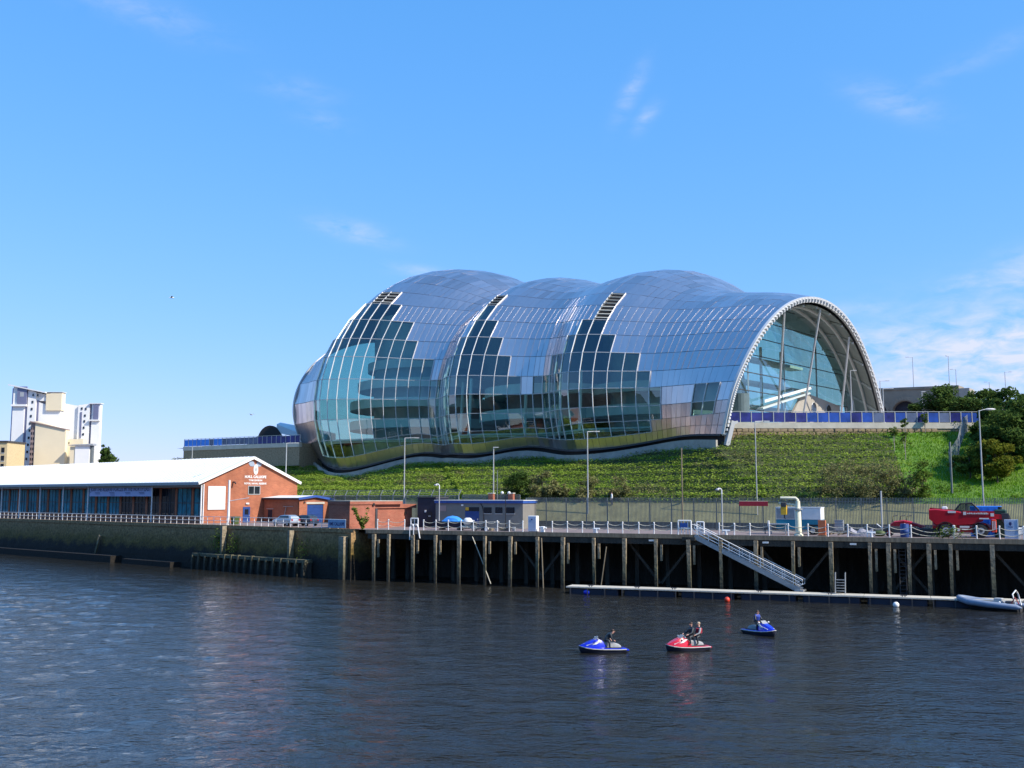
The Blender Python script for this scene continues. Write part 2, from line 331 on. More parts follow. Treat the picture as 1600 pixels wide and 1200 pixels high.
# quay stone: pale worn top, moss between the tides, black wet foot
def tide_mat(name, top, moss, wet, z1, z2, z3, nscale=0.5, stretch=(1, 1, 1.6)):
    m = bpy.data.materials.new(name); m.use_nodes = True; nt = m.node_tree; n = nt.nodes; L = nt.links.new; b = n['Principled BSDF']; b.inputs['Roughness'].default_value = 0.85
    g = n.new('ShaderNodeNewGeometry'); sx = n.new('ShaderNodeSeparateXYZ'); L(g.outputs['Position'], sx.inputs[0])
    mp_ = n.new('ShaderNodeMapping'); mp_.inputs['Scale'].default_value = stretch; L(g.outputs['Position'], mp_.inputs[0])
    nn = n.new('ShaderNodeTexNoise'); nn.inputs['Scale'].default_value = nscale; nn.inputs['Detail'].default_value = 8; nn.inputs['Roughness'].default_value = 0.7; L(mp_.outputs[0], nn.inputs['Vector'])
    ma = n.new('ShaderNodeMath'); ma.operation = 'MULTIPLY_ADD'; ma.inputs[1].default_value = 3.2; L(nn.outputs['Fac'], ma.inputs[0])
    sb = n.new('ShaderNodeMath'); sb.operation = 'SUBTRACT'; sb.inputs[1].default_value = 1.6; L(sx.outputs[2], sb.inputs[0]); L(sb.outputs[0], ma.inputs[2])
    mr = n.new('ShaderNodeMapRange'); mr.inputs[1].default_value = 0; mr.inputs[2].default_value = 8; L(ma.outputs[0], mr.inputs[0])
    rp = n.new('ShaderNodeValToRGB'); e = rp.color_ramp.elements; e[0].position = z1 / 8; e[0].color = (*wet, 1); e[1].position = z3 / 8; e[1].color = (*top, 1)
    q = e.new(z2 / 8); q.color = (*moss, 1); L(mr.outputs[0], rp.inputs[0])
    n2 = n.new('ShaderNodeTexNoise'); n2.inputs['Scale'].default_value = 3; n2.inputs['Detail'].default_value = 8; L(g.outputs['Position'], n2.inputs['Vector'])
    m2 = n.new('ShaderNodeMapRange'); m2.inputs[1].default_value = 0.3; m2.inputs[2].default_value = 0.7; m2.inputs[3].default_value = 0.55; m2.inputs[4].default_value = 1.4; L(n2.outputs['Fac'], m2.inputs[0])
    mx = n.new('ShaderNodeMixRGB'); mx.blend_type = 'MULTIPLY'; mx.inputs[0].default_value = 1; L(rp.outputs[0], mx.inputs[1]); L(m2.outputs[0], mx.inputs[2]); L(mx.outputs[0], b.inputs['Base Color'])
    bp = n.new('ShaderNodeBump'); bp.inputs['Strength'].default_value = 0.6; bp.inputs['Distance'].default_value = 0.15; L(n2.outputs['Fac'], bp.inputs['Height']); L(bp.outputs[0], b.inputs['Normal'])
    MATS[name] = m
tide_mat('quay_stone', (0.30, 0.185, 0.085), (0.125, 0.082, 0.016), (0.011, 0.008, 0.005), 2.2, 3.2, 5.6)
tide_mat('pile_wood', (0.27, 0.22, 0.15), (0.13, 0.12, 0.07), (0.03, 0.028, 0.02), 0.6, 2.4, 4.6, 1.5, (1, 1, 0.3))
# ------------------------------------------------------------------ water
def water_mat():
    m = bpy.data.materials.new('water'); m.use_nodes = True; nt = m.node_tree; n = nt.nodes; L = nt.links.new; b = n['Principled BSDF']
    b.inputs['Base Color'].default_value = (0.017, 0.017, 0.015, 1); b.inputs['Roughness'].default_value = 0.075; b.inputs['IOR'].default_value = 1.33
    g = n.new('ShaderNodeNewGeometry'); last = None
    for sc, st, ds, an in ((2.1, 0.65, 0.15, (0.75, 1.2, 1)), (6.5, 0.55, 0.05, (0.8, 1.2, 1)), (0.3, 0.4, 0.45, (1, 1.5, 1))):
        mp_ = n.new('ShaderNodeMapping'); mp_.inputs['Scale'].default_value = an; mp_.inputs['Rotation'].default_value = (0, 0, 0.25); L(g.outputs['Position'], mp_.inputs[0])
        nn = n.new('ShaderNodeTexNoise'); nn.inputs['Scale'].default_value = sc; nn.inputs['Detail'].default_value = 3; L(mp_.outputs[0], nn.inputs['Vector'])
        bp = n.new('ShaderNodeBump'); bp.inputs['Strength'].default_value = st; bp.inputs['Distance'].default_value = ds; L(nn.outputs['Fac'], bp.inputs['Height'])
        if last: L(last.outputs[0], bp.inputs['Normal'])
        last = bp
    L(last.outputs[0], b.inputs['Normal']); MATS['water'] = m
water_mat()
def spaced(a, b, st): return list(np.arange(a, b + 1e-6, st))
wx = np.array([-3000, -1200, -500, -250, -170] + spaced(-140, 75, 0.45) + [100, 170, 400, 1200, 3000])
wy = np.array([-600, -200, -60, -10] + spaced(14, 196, 0.45) + [215, 300, 600, 1500])
WX, WY = np.meshgrid(wx, wy); WZ = np.zeros_like(WX)
for k in range(46):
    lam = 0.95 * (5.0 / 0.95) ** (rng.random() ** 1.5); th = rng.normal(1.25, 0.55); kk = 2 * math.pi / lam
    WZ += 0.0035 * lam ** 0.75 * np.sin(kk * (math.cos(th) * WX + math.sin(th) * WY) + rng.random() * 6.28)
amp = 0.75 + 0.5 * np.sin(WX * 0.045 + 1.0) * np.sin(WY * 0.06 + WX * 0.02)
far = ((WX > -141) & (WX < 76) & (WY > 13) & (WY < 197))
WZ = WZ * amp * far
o = grid_np('river_water', WX, WY, WZ, 'water'); o['kind'] = 'structure'
# ------------------------------------------------------------------ land
def sheet(name, pts, m, kind='structure'):
    me = bpy.data.meshes.new(name); me.from_pydata([tuple(p) for p in pts], [], [tuple(range(len(pts)))]); me.materials.append(MATS[m]); return link(name, me, None, kind)
qr, ql = LR(400, 0.15), LL(-900, 0.15)
kc = LR(0.0, 0.15)
bm = bmesh.new()
def ngon(*ps): bm.faces.new([bm.verts.new(p) for p in ps])
ngon(qr, Vector((3500, 200, 6)), Vector((3500, 3800, 6)), Vector((-3500, 3800, 6)), Vector((-3500, 1500, 6)), ql, kc)
me = bpy.data.meshes.new('ground'); bm.to_mesh(me); bm.free(); me.materials.append(MATS['tarmac'])
for p in me.polygons: p.flip() if p.normal.z < 0 else None
link('ground', me, None, 'structure')
# the bank behind the viewer (seen only in reflections)
mat('far_bank', (0.042, 0.046, 0.05), 0.9, 0, 0.6, 0.05)
edge = np.array([(900, -330), (300, -100), (60, -9), (-35, -9), (-95, 38), (-400, 294), (-1500, 1217)], float); nrm_ = np.array([(.3, -.95), (.3, -.95), (.15, -.98), (-.3, -.95), (-.6, -.8), (-.643, -.766), (-.643, -.766)])
uu = np.linspace(0, 6, 160); E_ = np.stack([np.interp(uu, range(7), edge[:, k]) for k in (0, 1)], -1); N_ = np.stack([np.interp(uu, range(7), nrm_[:, k]) for k in (0, 1)], -1)
dd_ = np.array([0, 1.5, 22, 45, 46, 80, 110, 112, 170, 420.0]); zd_ = np.array([-1, 5, 6, 9, 20, 24, 30, 44, 50, 52.0])
BX = E_[None, :, 0] + N_[None, :, 0] * dd_[:, None]; BY = E_[None, :, 1] + N_[None, :, 1] * dd_[:, None]
BZ = np.repeat(zd_[:, None], 160, 1) + np.where(dd_[:, None] > 40, 5 * np.round(np.sin(np.arange(160) * 1.7)[None] + np.sin(np.arange(160) * .61)[None]), 0)
grid_np('terrain_opposite_bank', BX, BY, BZ, 'far_bank', False)['kind'] = 'structure'
# road behind the fence and wall foot
pa, pb, pc = LR(200, 14.6, 6.006), LR(3.4, 14.6, 6.006), LL(-150, 16.0, 6.006)
pd, pe, pf = LL(-150, 20.2, 6.006), LR(4.8, 20.2, 6.006), LR(200, 20.2, 6.006)
sheet('road', [pa, pb, pc, pd, pe, pf], 'road')
# ------------------------------------------------------------------ concert hall surface (used by the hill too)
SY = np.array([[-1.42, 18.64, 0.46, 40.98, 15.1, 60.52, 20.19, -0.83, -0.28, -0.47],
[0.53, 18.89, 1.31, 43.68, 24.99, 63.98, 20.3, -0.46, -0.15, -0.25],
[2.02, 18.3, 1.94, 46.39, 34.56, 67.5, 20.4, -0.19, -0.05, -0.09],
[0.31, 17.42, 3.17, 51.06, 40.73, 70.19, 20.5, -0.02, -0.02, -0.01],
[0.63, 17.3, 3.52, 51.24, 37.76, 68.85, 20.54, 0.04, 0.03, 0.05],
[3.64, 17.9, 3.1, 50.56, 35.34, 67.29, 20.55, 0.04, 0.04, 0.06],
[3.13, 18.35, 2.98, 50.78, 35.42, 66.45, 20.54, 0.04, 0.03, 0.04],
[-0.49, 17.24, 3.24, 52.83, 36.4, 66.3, 20.52, 0.04, 0.01, 0.03],
[-0.81, 17.39, 3.07, 52.16, 35.62, 65.96, 20.51, 0.06, 0.01, 0.01],
[2.9, 17.58, 2.57, 49.89, 35.49, 66.03, 20.51, 0.11, -0.0, 0.01],
[3.5, 17.99, 2.75, 54.4, 35.8, 66.57, 20.5, 0.18, -0.0, 0.0],
[-0.31, 16.38, 3.89, 58.24, 37.34, 67.95, 20.5, 0.17, -0.0, 0.0],
[-2.83, 15.1, 4.72, 57.99, 31.81, 67.06, 20.5, 0.07, 0.01, 0.0],
[-2.18, 15.84, 5.15, 54.31, 32.09, 65.55, 20.5, -0.47, 0.01, 0.0],
[0.82, 17.15, 5.29, 49.06, 30.16, 64.54, 20.5, -1.04, 0.02, 0.0],
[3.8, 18.46, 5.84, 45.63, 30.49, 63.67, 20.5, -1.55, 0.02, -0.0]])
KL = np.array([0,7,14,21,28,34,40,46,52,58,64,71,78,84,90,97.])
SO = np.array([30.4, 145.0]); SA = np.array([-math.cos(R_(40)), math.sin(R_(40))]); SN = np.array([math.sin(R_(40)), math.cos(R_(40))])
def nspl(K, Y, x):
    k = len(K); h = np.diff(K); A = np.eye(k); Rr = np.zeros(Y.shape)
    for i in range(1, k - 1):
        A[i, i-1] = h[i-1]; A[i, i] = 2 * (h[i-1] + h[i]); A[i, i+1] = h[i]; Rr[i] = 3 * ((Y[i+1] - Y[i]) / h[i] - (Y[i] - Y[i-1]) / h[i-1])
    c = np.linalg.solve(A, Rr); i = np.clip(np.searchsorted(K, x) - 1, 0, k - 2); dx = (x - K[i])[:, None]; h_ = h[:, None]
    b = (Y[1:] - Y[:-1]) / h_ - h_ * (2 * c[:-1] + c[1:]) / 3; d = (c[1:] - c[:-1]) / (3 * h_)
    return Y[i] + b[i] * dx + c[i] * dx**2 + d[i] * dx**3
def bsp(nc, v):
    p = 3; kn = np.concatenate([[0]*p, np.linspace(0, 1, nc-p+1), [1]*p]); v = np.clip(v, 0, 1-1e-9)
    B = np.stack([((v >= kn[i]) & (v < kn[i+1])).astype(float) for i in range(nc+p)], -1)
    for q in range(1, p+1):
        N = np.zeros(v.shape + (nc+p-q,))
        for i in range(nc+p-q):
            t = 0
            if kn[i+q] > kn[i]: t = t + (v-kn[i])/(kn[i+q]-kn[i])*B[..., i]
            if kn[i+q+1] > kn[i+1]: t = t + (kn[i+q+1]-v)/(kn[i+q+1]-kn[i+1])*B[..., i+1]
            N[..., i] = t
        B = N
    return B
def hall_ctrl(L):
    Y = nspl(KL, SY, np.asarray(L, float)); tb, zb, b, H, tr, tf, zf, s, q, g = [Y[:, i] for i in range(10)]
    S = lambda a, c: np.stack([a, c], -1)
    return np.stack([S(tb, zb), S(tb-b, zb+.22*(H-zb)), S(tb-.5*b+s, zb+(.6+q)*(H-zb)), S(tb+.45*(tr-tb), H), S(tr+.45*(tf-tr), H), S(tf, zf+(.55+g)*(H-zf)), S(tf, zf)], -2)
def hall_tz(L, v):     # L: (n,), v: (n,m) -> (n,m,2)
    return np.einsum('nmk,nkc->nmc', bsp(7, v), hall_ctrl(L))
def hxy(L, t, z): 
    w = SO + SA * L + SN * t; return Vector((w[0], w[1], z))
def lean(L, z):          # the open end leans out over the terrace
    w = np.clip(1 - np.asarray(L, float) / 16, 0, 1); w = w * w * (3 - 2 * w); return 0.3 * w * np.clip(np.asarray(z) - 18.5, 0, None)
def hxl(L, t, z): return hxy(L - float(lean(max(L, 0.0), z)), t, z)
def hall_pts(L, v):
    tz = hall_tz(L, v); P = np.zeros(tz.shape[:2] + (3,)); Le = np.asarray(L)[:, None] - lean(np.asarray(L)[:, None], tz[..., 1])
    P[..., :2] = SO + Le[..., None] * SA + tz[..., :1] * SN; P[..., 2] = tz[..., 1]; return P
def tpx(L, z, px):     # t on the line (L, z) that is seen at px
    a, b = -30.0, 120.0
    for _ in range(60):
        m = (a + b) / 2
        if proj(hxy(L, m, z))[0] > px: b = m
        else: a = m
    return (a + b) / 2
# ------------------------------------------------------------------ hill
top_c = []; bot_c = []
for X, Y_, Z_, s in ((125, 165, 21, 130), (95, 150, 20.3, 100), (67, 147.2, 19.4, 73), (48, 147.2, 19.2, 57), (33.5, 147.0, 18.9, 45)):
    top_c.append((X, Y_, Z_)); bot_c.append(LR(s, 24.2, 9.1))
Lh = np.array([0.5, 6, 12, 18, 24, 30, 36, 42, 48, 54, 60, 66, 72, 78, 84, 90, 96.0]); ch = hall_ctrl(Lh)
bots = [LR(v, 24.2, 9.1) for v in np.linspace(44, 2.5, 10)] + [LL(v, 24.2, 9.1) for v in np.linspace(-4, -46, 7)]
for i, L in enumerate(Lh):
    p = hxy(L, ch[i, 0, 0] - 0.9, ch[i, 0, 1] - 2.0); top_c.append(tuple(p)); bot_c.append(bots[i])
for X, Y_, Z_, s in ((-50, 214, 18.0, -56), (-74, 224, 18.0, -80), (-84, 232, 9.5, -96)):
    top_c.append((X, Y_, Z_)); bot_c.append(LL(s, 24.2, 8.0))
top_c = np.array(top_c); bot_c = np.array([tuple(p) for p in bot_c])
def dens(P, n):
    d = np.concatenate([[0], np.cumsum(np.arange(len(P) - 1) * 0 + 1.0)]); u = np.linspace(0, d[-1], n)
    return np.stack([np.interp(u, d, P[:, k]) for k in range(3)], -1)
NU, NV = 420, 90
TT, BB = dens(top_c, NU), dens(bot_c, NU)
vv = np.linspace(0, 1, NV)[:, None, None]
HP = BB[None] * (1 - vv) + TT[None] * vv
pitch_z = 1.05
ph = (HP[..., 2] - 9.1) / pitch_z; fr = ph - np.floor(ph)
hedge_w = np.clip((np.arange(NU) / (NU - 1) * (len(top_c) - 1) - 2.45) / 0.45, 0, 1)[None, :]     # hedges left of the lawn
step = (np.where(fr < 0.45, fr / 0.45, 1.0) - fr) * pitch_z * 0.95
env_ = np.clip(np.minimum(vv[..., 0] / 0.06, (1 - vv[..., 0]) / 0.06), 0, 1)
lump = 0.25 * np.sin(HP[..., 0] * 0.5 + HP[..., 1] * 0.3) * np.sin(HP[..., 1] * 0.41) 
HP[..., 2] += (step * hedge_w + lump * (1 - hedge_w)) * env_
hill = grid_np('hill_terraced_bank', HP[..., 0], HP[..., 1], HP[..., 2], 'grass'); hill['kind'] = 'structure'
mat('bank_soil', (0.045, 0.060, 0.016), 0.95, 0, 0.4, 0.8, 0.5); hill.data.materials.append(MATS['bank_soil'])
hill.data.polygons.foreach_set('material_index', np.repeat((hedge_w[:, :-1] > 0.5).astype(np.int32), NV - 1, 0).ravel())
def hill_at(px, v):      # a point of the bank: column seen at px, share v up the slope
    row = HP[int(round(v * (NV - 1)))]; x = 800 + F * row[:, 0] / (row[:, 1] * CP + (row[:, 2] - CH) * SP)
    return Vector(row[np.argmin(abs(x - px))])
def hill_px(px, py):
    best = None
    for j in range(NV):
        row = HP[j]; d = row[:, 1] * CP + (row[:, 2] - CH) * SP; x = 800 + F * row[:, 0] / d; i = np.argmin(abs(x - px)); y = proj(row[i])[1]
        if best is None or abs(y - py) < best[0]: best = (abs(y - py), Vector(row[i]))
    return best[1]
# planting on the terraces (nobody could count it)
n = 300000
segw = np.linalg.norm(HP[45, 1:] - HP[45, :-1], axis=1) * np.linalg.norm(TT - BB, axis=1)[1:]; cum = np.concatenate([[0], np.cumsum(segw)]) / segw.sum()
u = np.interp(rng.random(n), cum, np.linspace(0, 1, NU)); v = rng.random(n)
gi = u * (NU - 1); gj = v * (NV - 1); i0 = np.minimum(gi.astype(int), NU - 2); j0 = np.minimum(gj.astype(int), NV - 2); fu = (gi - i0)[:, None]; fv = (gj - j0)[:, None]
P = (HP[j0, i0] * (1 - fu) + HP[j0, i0 + 1] * fu) * (1 - fv) + (HP[j0 + 1, i0] * (1 - fu) + HP[j0 + 1, i0 + 1] * fu) * fv
keep = rng.random(n) < np.clip(hedge_w[0, i0] * 1.3 - 0.5 + 0.4 * np.sin(P[:, 2] * 1.1 + 1) * np.sin(P[:, 0] * .35) + 0.2, 0, 1)
phs = (P[:, 2] - 9.1) / pitch_z; phs = ((BB[i0, 2] * (1 - v) + TT[i0, 2] * v) - 9.1) / pitch_z; frr = phs - np.floor(phs)
P0 = P[keep & ((frr > 0.10) & (frr < 0.93) | (rng.random(n) < 0.12))]
P0 = P0 + np.stack([rng.normal(0, .1, len(P0)), rng.normal(0, .1, len(P0)), rng.random(len(P0)) ** 1.5 * (0.30 + 0.35 * np.sin(P0[:, 0] * .7 + P0[:, 1]) ** 2)], -1)
sel = rng.random(len(P0)); patch = np.sin(P0[:, 0] * 0.21 + 1.3) * np.sin(P0[:, 1] * 0.17 + P0[:, 2] * 0.6) + 0.35 * np.sin(P0[:, 0] * 0.9 + P0[:, 2] * 2)
br = (patch > 0.62) & (sel < 0.6)
leaves('terrace_planting', P0[~br], 0.16, 'leaf_hedge', None, 'stuff', 1.1)
leaves('dry_terrace_planting', P0[br], 0.16, 'leaf_brown', None, 'stuff', 1.1)
P1 = P[~keep]; P1 = P1[rng.random(len(P1)) < 0.8]
n1 = len(P1); az = rng.random(n1) * 6.28; up = np.stack([np.cos(az) * .4, np.sin(az) * .4, np.ones(n1)], -1); sd = np.stack([-np.sin(az), np.cos(az), np.zeros(n1)], -1)
tz_ = P1[(np.sin(P1[:, 0] * .5) * np.sin(P1[:, 1] * .45 + P1[:, 2] * .8) > .55) & (rng.random(n1) < .6)]
if len(tz_): leaves('lawn_weed_patches', tz_ + np.array([0, 0, .12]), .16, 'leaf_mid', None, 'stuff', .8)
quads_np('grass_tufts', P1 + up * 0.1, up * 0.16, sd * 0.05, 'leaf_grass', None, 'stuff')
# dry grass verge between the road and the terraces, with a low kerb wall at its foot
mat('verge', (0.20, 0.19, 0.09), 0.95, 0, 0.3, 0.5, 0.5, 4)
def bend(d, z): return [LR(140, d, z), LR(2.0 + d * .14, d, z), LL(-1.0 - d * .1, d, z), LL(-150, d, z)]
lo, hi = bend(20.6, 6.5), bend(24.3, 9.15); me = bpy.data.meshes.new('verge_slope'); me.from_pydata([tuple(p) for p in lo + hi], [], [(0, 1, 5, 4), (1, 2, 6, 5), (2, 3, 7, 6)]); me.materials.append(MATS['verge']); link('verge_slope', me, None, 'structure')
w = T('kerb_wall', 'low dark kerb wall at the foot of the dry grass verge behind the palisade fence', 'wall', tuple(LR(5, 20.4, 6)))
b_ = MB(); pts = bend(20.4, 6)
for a_, c_ in zip(pts[:-1], pts[1:]): b_.beam(a_ - w.location + Vector((0, 0, .35)), c_ - w.location + Vector((0, 0, .35)), 0.4, 0.8)
b_.build('wall_face', 'dark_grey', w)
# ------------------------------------------------------------------ concert hall
mat('steel', (0.64, 0.57, 0.56), 0.28, 0.95, 0.04, 0.5, island=0.17)
mat('steel_fin', (0.42, 0.43, 0.48), 0.5, 0.6, 0.03)
mat('backing', (0.34, 0.37, 0.39), 0.7, 0.2, 0.1)
mat('mullion_white', (0.64, 0.65, 0.66), 0.4, 0.1, 0.03)
mat('rim_paint', (0.62, 0.63, 0.63), 0.45, 0.1, 0.04)
mat('inner_pale', (0.66, 0.74, 0.72), 0.6, 0, 0.1, 0.3)
mat('inner_dark', (0.10, 0.15, 0.16), 0.6, 0, 0.3, 0.3)
mat('inner_slab', (0.50, 0.57, 0.56), 0.6, 0, 0.1, 0.4)
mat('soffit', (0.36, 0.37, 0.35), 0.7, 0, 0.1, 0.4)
mat('soffit_rib', (0.66, 0.67, 0.65), 0.6, 0, 0.1, 0.4)
mat('beige_wall', (0.36, 0.33, 0.28), 0.8, 0, 0.08, 0.6)
glass_mat('hall_glass', (0.56, 0.77, 0.72), 0.12)
glass_mat('end_glass', (0.68, 0.83, 0.79), 0.11)
HO = hxy(45, 20, 17)
hall = T('concert_hall', 'huge curved glass and steel concert hall with three domed waves on the hillside', 'concert hall', tuple(HO))
def off(v): return (v[0] - HO.x, v[1] - HO.y, v[2] - HO.z)
def hb(mb, name, m, parent=None, smooth=False, kind=None, label=None):
    mb.v = [off(v) for v in mb.v]; return mb.build(name, m, parent or hall, smooth, kind, label)
# column lines by length along the front, row lines by height then evenly over the top
Lf = np.linspace(0, 97, 500); q = hall_pts(Lf, np.full((500, 1), 0.17))[:, 0]
arc = np.concatenate([[0], np.cumsum(np.linalg.norm(np.diff(q, axis=0), axis=1))])
NC = 47
LC = np.interp(np.linspace(0, arc[-1], NC + 1), arc, Lf)
zr = [21.4, 23.6, 26.4, 29, 31.9, 34.8, 37.2, 39.8]; zl = [20.5, 24.2, 27.9, 31.7, 36, 39.6, 43.5, 47]
vfine = np.linspace(0, 1, 700); tzf = hall_tz(LC, np.tile(vfine, (NC + 1, 1)))
NRU = 16
VR = np.zeros((NC + 1, 2 + 8 + NRU))
for j in range(NC + 1):
    zc = tzf[j, :, 1]; ap = int(np.argmax(zc)); zb = zc[0]; last = 0
    tz_ = [zb + 1.25] + [zr[k] + (zl[k] - zr[k]) * (LC[j] - 16) / 59 for k in range(8)]
    vv_ = [0.0]
    for k, z in enumerate(tz_):
        v_ = np.interp(min(z, zc[ap] - 0.6), zc[:ap + 1], vfine[:ap + 1]); v_ = max(v_, vv_[-1] + 0.018); v_ = min(v_, 0.02 + 0.042 * (k + 1) + 0.06); vv_.append(v_)
    VR[j, :10] = vv_; VR[j, 10:] = np.linspace(vv_[-1], 1, NRU + 1)[1:]
NR = VR.shape[1] - 1
G = hall_pts(LC, VR)                       # (NC+1, NR+1, 3)
axis_pt = np.stack([SO + SA * L + SN * 28 for L in LC])
GL = {0: [(13.0, 85)], 1: [(11, 85)], 2: [(11, 85)], 3: [(13.8, 36.1), (39.7, 84.5)], 4: [(16.5, 33), (41.1, 56.5), (61.9, 84.5)],
      5: [(19.3, 28.8), (42.8, 51.5), (65.1, 84)], 6: [(22.2, 25.3), (44.4, 49.2), (68.3, 83)], 7: [(23.0, 24.6), (46.4, 48.4), (71.6, 81)]}
LOUV = [(7, 22.6, 25.0, 3), (8, 22.6, 25.0, 2), (8, 46.2, 48.6, 2), (8, 72.5, 78.5, 2)]
def kind_of(j, r):
    Lm = (LC[j] + LC[j + 1]) / 2; k = r - 1
    for (kk, a, b, _) in LOUV:
        if k == kk and a < Lm < b: return 'louvre'
    if k in GL and any(a < Lm < b for a, b in GL[k]): return 'glass'
    if k in (1, 2) and 3.2 < Lm < 6.4: return 'glass'
    if r >= NR - 6 and 5 < Lm < 30: return 'glass'  # unseen far-side panes added to let sky light into the hall
    return 'steel'
KIND = [[kind_of(j, r) for r in range(NR)] for j in range(NC)]
def cell(j, r): return [Vector(G[j, r]), Vector(G[j + 1, r]), Vector(G[j + 1, r + 1]), Vector(G[j, r + 1])]
def normal(c):
    n = (c[2] - c[0]).cross(c[3] - c[1]).normalized(); m = sum(c, Vector()) / 4
    return n
steel_cells = []; glass_cells = []
backing = MB(); seams = MB()
nref = None
for j in range(NC):
    for r in range(NR):
        c = cell(j, r); n = normal(c); m = sum(c, Vector()) / 4
        ax = Vector((*((axis_pt[j] + axis_pt[j + 1]) / 2), 22))
        if n.dot(m - ax) < 0: n = -n
        # size as seen from the river, to pick the panels that get an object each
        tov = (Vector((0, 0, CH)) - m); face = max(0.0, n.dot(tov.normalized()))
        a = (c[2] - c[0]).cross(c[3] - c[1]).length / 2 * face / tov.length_squared
        if KIND[j][r] == 'steel':
            mb0, mb1 = (c[0] + c[1]) / 2, (c[3] + c[2]) / 2
            for hc in ([c[0], mb0, mb1, c[3]], [mb0, c[1], c[2], mb1]): steel_cells.append((a / 2, j, r, hc, n, sum(hc, Vector()) / 4))
            bo = [p - n * 0.22 for p in c]; bi = [p - n * 0.45 for p in c]
            backing.add(bo + bi, [(0, 1, 2, 3), (7, 6, 5, 4)])
        elif KIND[j][r] == 'glass': glass_cells.append((a, j, r, c, n, m))
def panel(c, n, m, gap, th, jit=0.0):
    e = [p + (m - p).normalized() * gap for p in c]; t1, t2 = random.uniform(-jit, jit), random.uniform(-jit, jit)
    o_ = [p + n * (t1 * (1 if i in (0, 1) else -1) + t2 * (1 if i in (1, 2) else -1)) for i, p in enumerate(e)]
    return o_ + [p - n * th for p in o_], [(0, 1, 2, 3), (7, 6, 5, 4), (0, 4, 5, 1), (1, 5, 6, 2), (2, 6, 7, 3), (3, 7, 4, 0)]
steel_cells.sort(key=lambda t: -t[0]); glass_cells.sort(key=lambda t: -t[0])
rest = MB()
for i, (a, j, r, c, n, m) in enumerate(steel_cells):
    vs_, fs = panel(c, n, m, 0.042, 0.08, 0.015)
    if i < 300:
        b_ = MB(); b_.add(vs_, fs); hb(b_, 'steel_panel', 'steel')
    else: rest.add(vs_, fs)
    if 5 <= r <= 8 and a > 1e-6:
        d = (c[3] - c[0]); seams.beam(c[0] + n * 0.05 + d * 0.02, c[3] + n * 0.05 - d * 0.02, 0.022, 0.02, up=n)
hb(rest, 'upper_steel_panels', 'steel', kind='stuff')
hb(backing, 'roof_deck', 'backing'); hb(seams, 'panel_seams', 'steel_fin', kind='stuff')
rest = MB()
for i, (a, j, r, c, n, m) in enumerate(glass_cells):
    vs_, fs = panel(c, n, m, 0.03, 0.03, 0.012)
    vs_ = vs_[:4]; fs = fs[:1]                       # a pane: one sheet with a slim edge lip
    if i < 300:
        b_ = MB(); b_.add(vs_, fs); hb(b_, 'glass_pane', 'hall_glass')
    else: rest.add(vs_, fs)
if rest.v: hb(rest, 'far_glass_panes', 'hall_glass', kind='stuff')
gset = {(j, r) for (a, j, r, *_ ) in glass_cells}
lset = {(j, r) for j in range(NC) for r in range(NR) if KIND[j][r] == 'louvre'}
def nrm_at(j, r):
    c = cell(min(j, NC - 1), min(r, NR - 1)); n = normal(c); m = sum(c, Vector()) / 4
    return n if n.dot(m - Vector((*axis_pt[min(j, NC - 1)], 22))) > 0 else -n
for j in range(NC + 1):
    rs = [r for r in range(12) if (j, r) in gset or (j - 1, r) in gset or (j, r) in lset or (j - 1, r) in lset]
    if not rs: continue
    runs = []; 
    for r in rs:
        if runs and r == runs[-1][1] + 1: runs[-1][1] = r
        else: runs.append([r, r])
    for a, b in runs:
        mb = MB(); wdt = 0.08
        for r in range(a, b + 1):
            n = nrm_at(j, r); p, q_ = Vector(G[j, r]) + n * 0.09, Vector(G[j, r + 1]) + n * 0.09
            mb.beam(p, q_, wdt, 0.16, up=n)
        hb(mb, 'mullion', 'mullion_white')
for r in range(1, 11):
    j = 0
    while j < NC:
        if any((j, k) in gset for k in (r - 1, r)):
            mb = MB()
            while j < NC and any((j, k) in gset for k in (r - 1, r)):
                n = nrm_at(j, r); mb.beam(Vector(G[j, r]) + n * 0.03, Vector(G[j + 1, r]) + n * 0.03, 0.10, 0.10, up=n); j += 1
            hb(mb, 'transom', 'lamp_grey')
        else: j += 1
# louvre vents near the crowns
mat('louvre', (0.55, 0.53, 0.45), 0.5, 0.3, 0.1)
for (j, r) in sorted(lset):
    c = cell(j, r); n = nrm_at(j, r); fr_ = MB()
    fr_.add([p - n * 0.3 for p in c], [(0, 1, 2, 3)]); hb(fr_, 'vent_opening', 'black')
    for k in range(4):
        t = (k + 0.5) / 4; a, b = c[0].lerp(c[3], t) + n * 0.12, c[1].lerp(c[2], t) + n * 0.12
        s_ = MB(); s_.beam(a, b, 0.42, 0.09, up=(n + (c[3] - c[0]).normalized() * 0.5).normalized()); hb(s_, 'louvre_blade', 'louvre')
# bottom edge trim, recessed plinth painted black for the shadow gap and pale kerb below
Lp = np.linspace(0.3, 96.8, 120); cc = hall_ctrl(Lp); trim = MB(); pl = MB(); kb = MB()
tr0 = [hxy(L, c[0, 0], c[0, 1]) for L, c in zip(Lp, cc)]
def strip(mb, prof):      # profile in (dt, dz) swept along the base line
    mb.loft([[hxy(L, c[0, 0] + a, c[0, 1] + b) for a, b in prof] for L, c in zip(Lp, cc)], True)
strip(trim, [(-0.05, -0.25), (0.25, -0.25), (0.25, 0.02), (-0.05, 0.02)]); hb(trim, 'base_trim', 'dark_grey')
strip(pl, [(1.2, -3.0), (1.6, -3.0), (1.6, 0.5), (1.2, 0.5)]); hb(pl, 'shadow_plinth', 'black')
strip(kb, [(-1.25, -2.6), (-0.75, -2.6), (-0.75, -0.85), (-1.25, -0.85)]); hb(kb, 'kerb_wall', 'concrete')
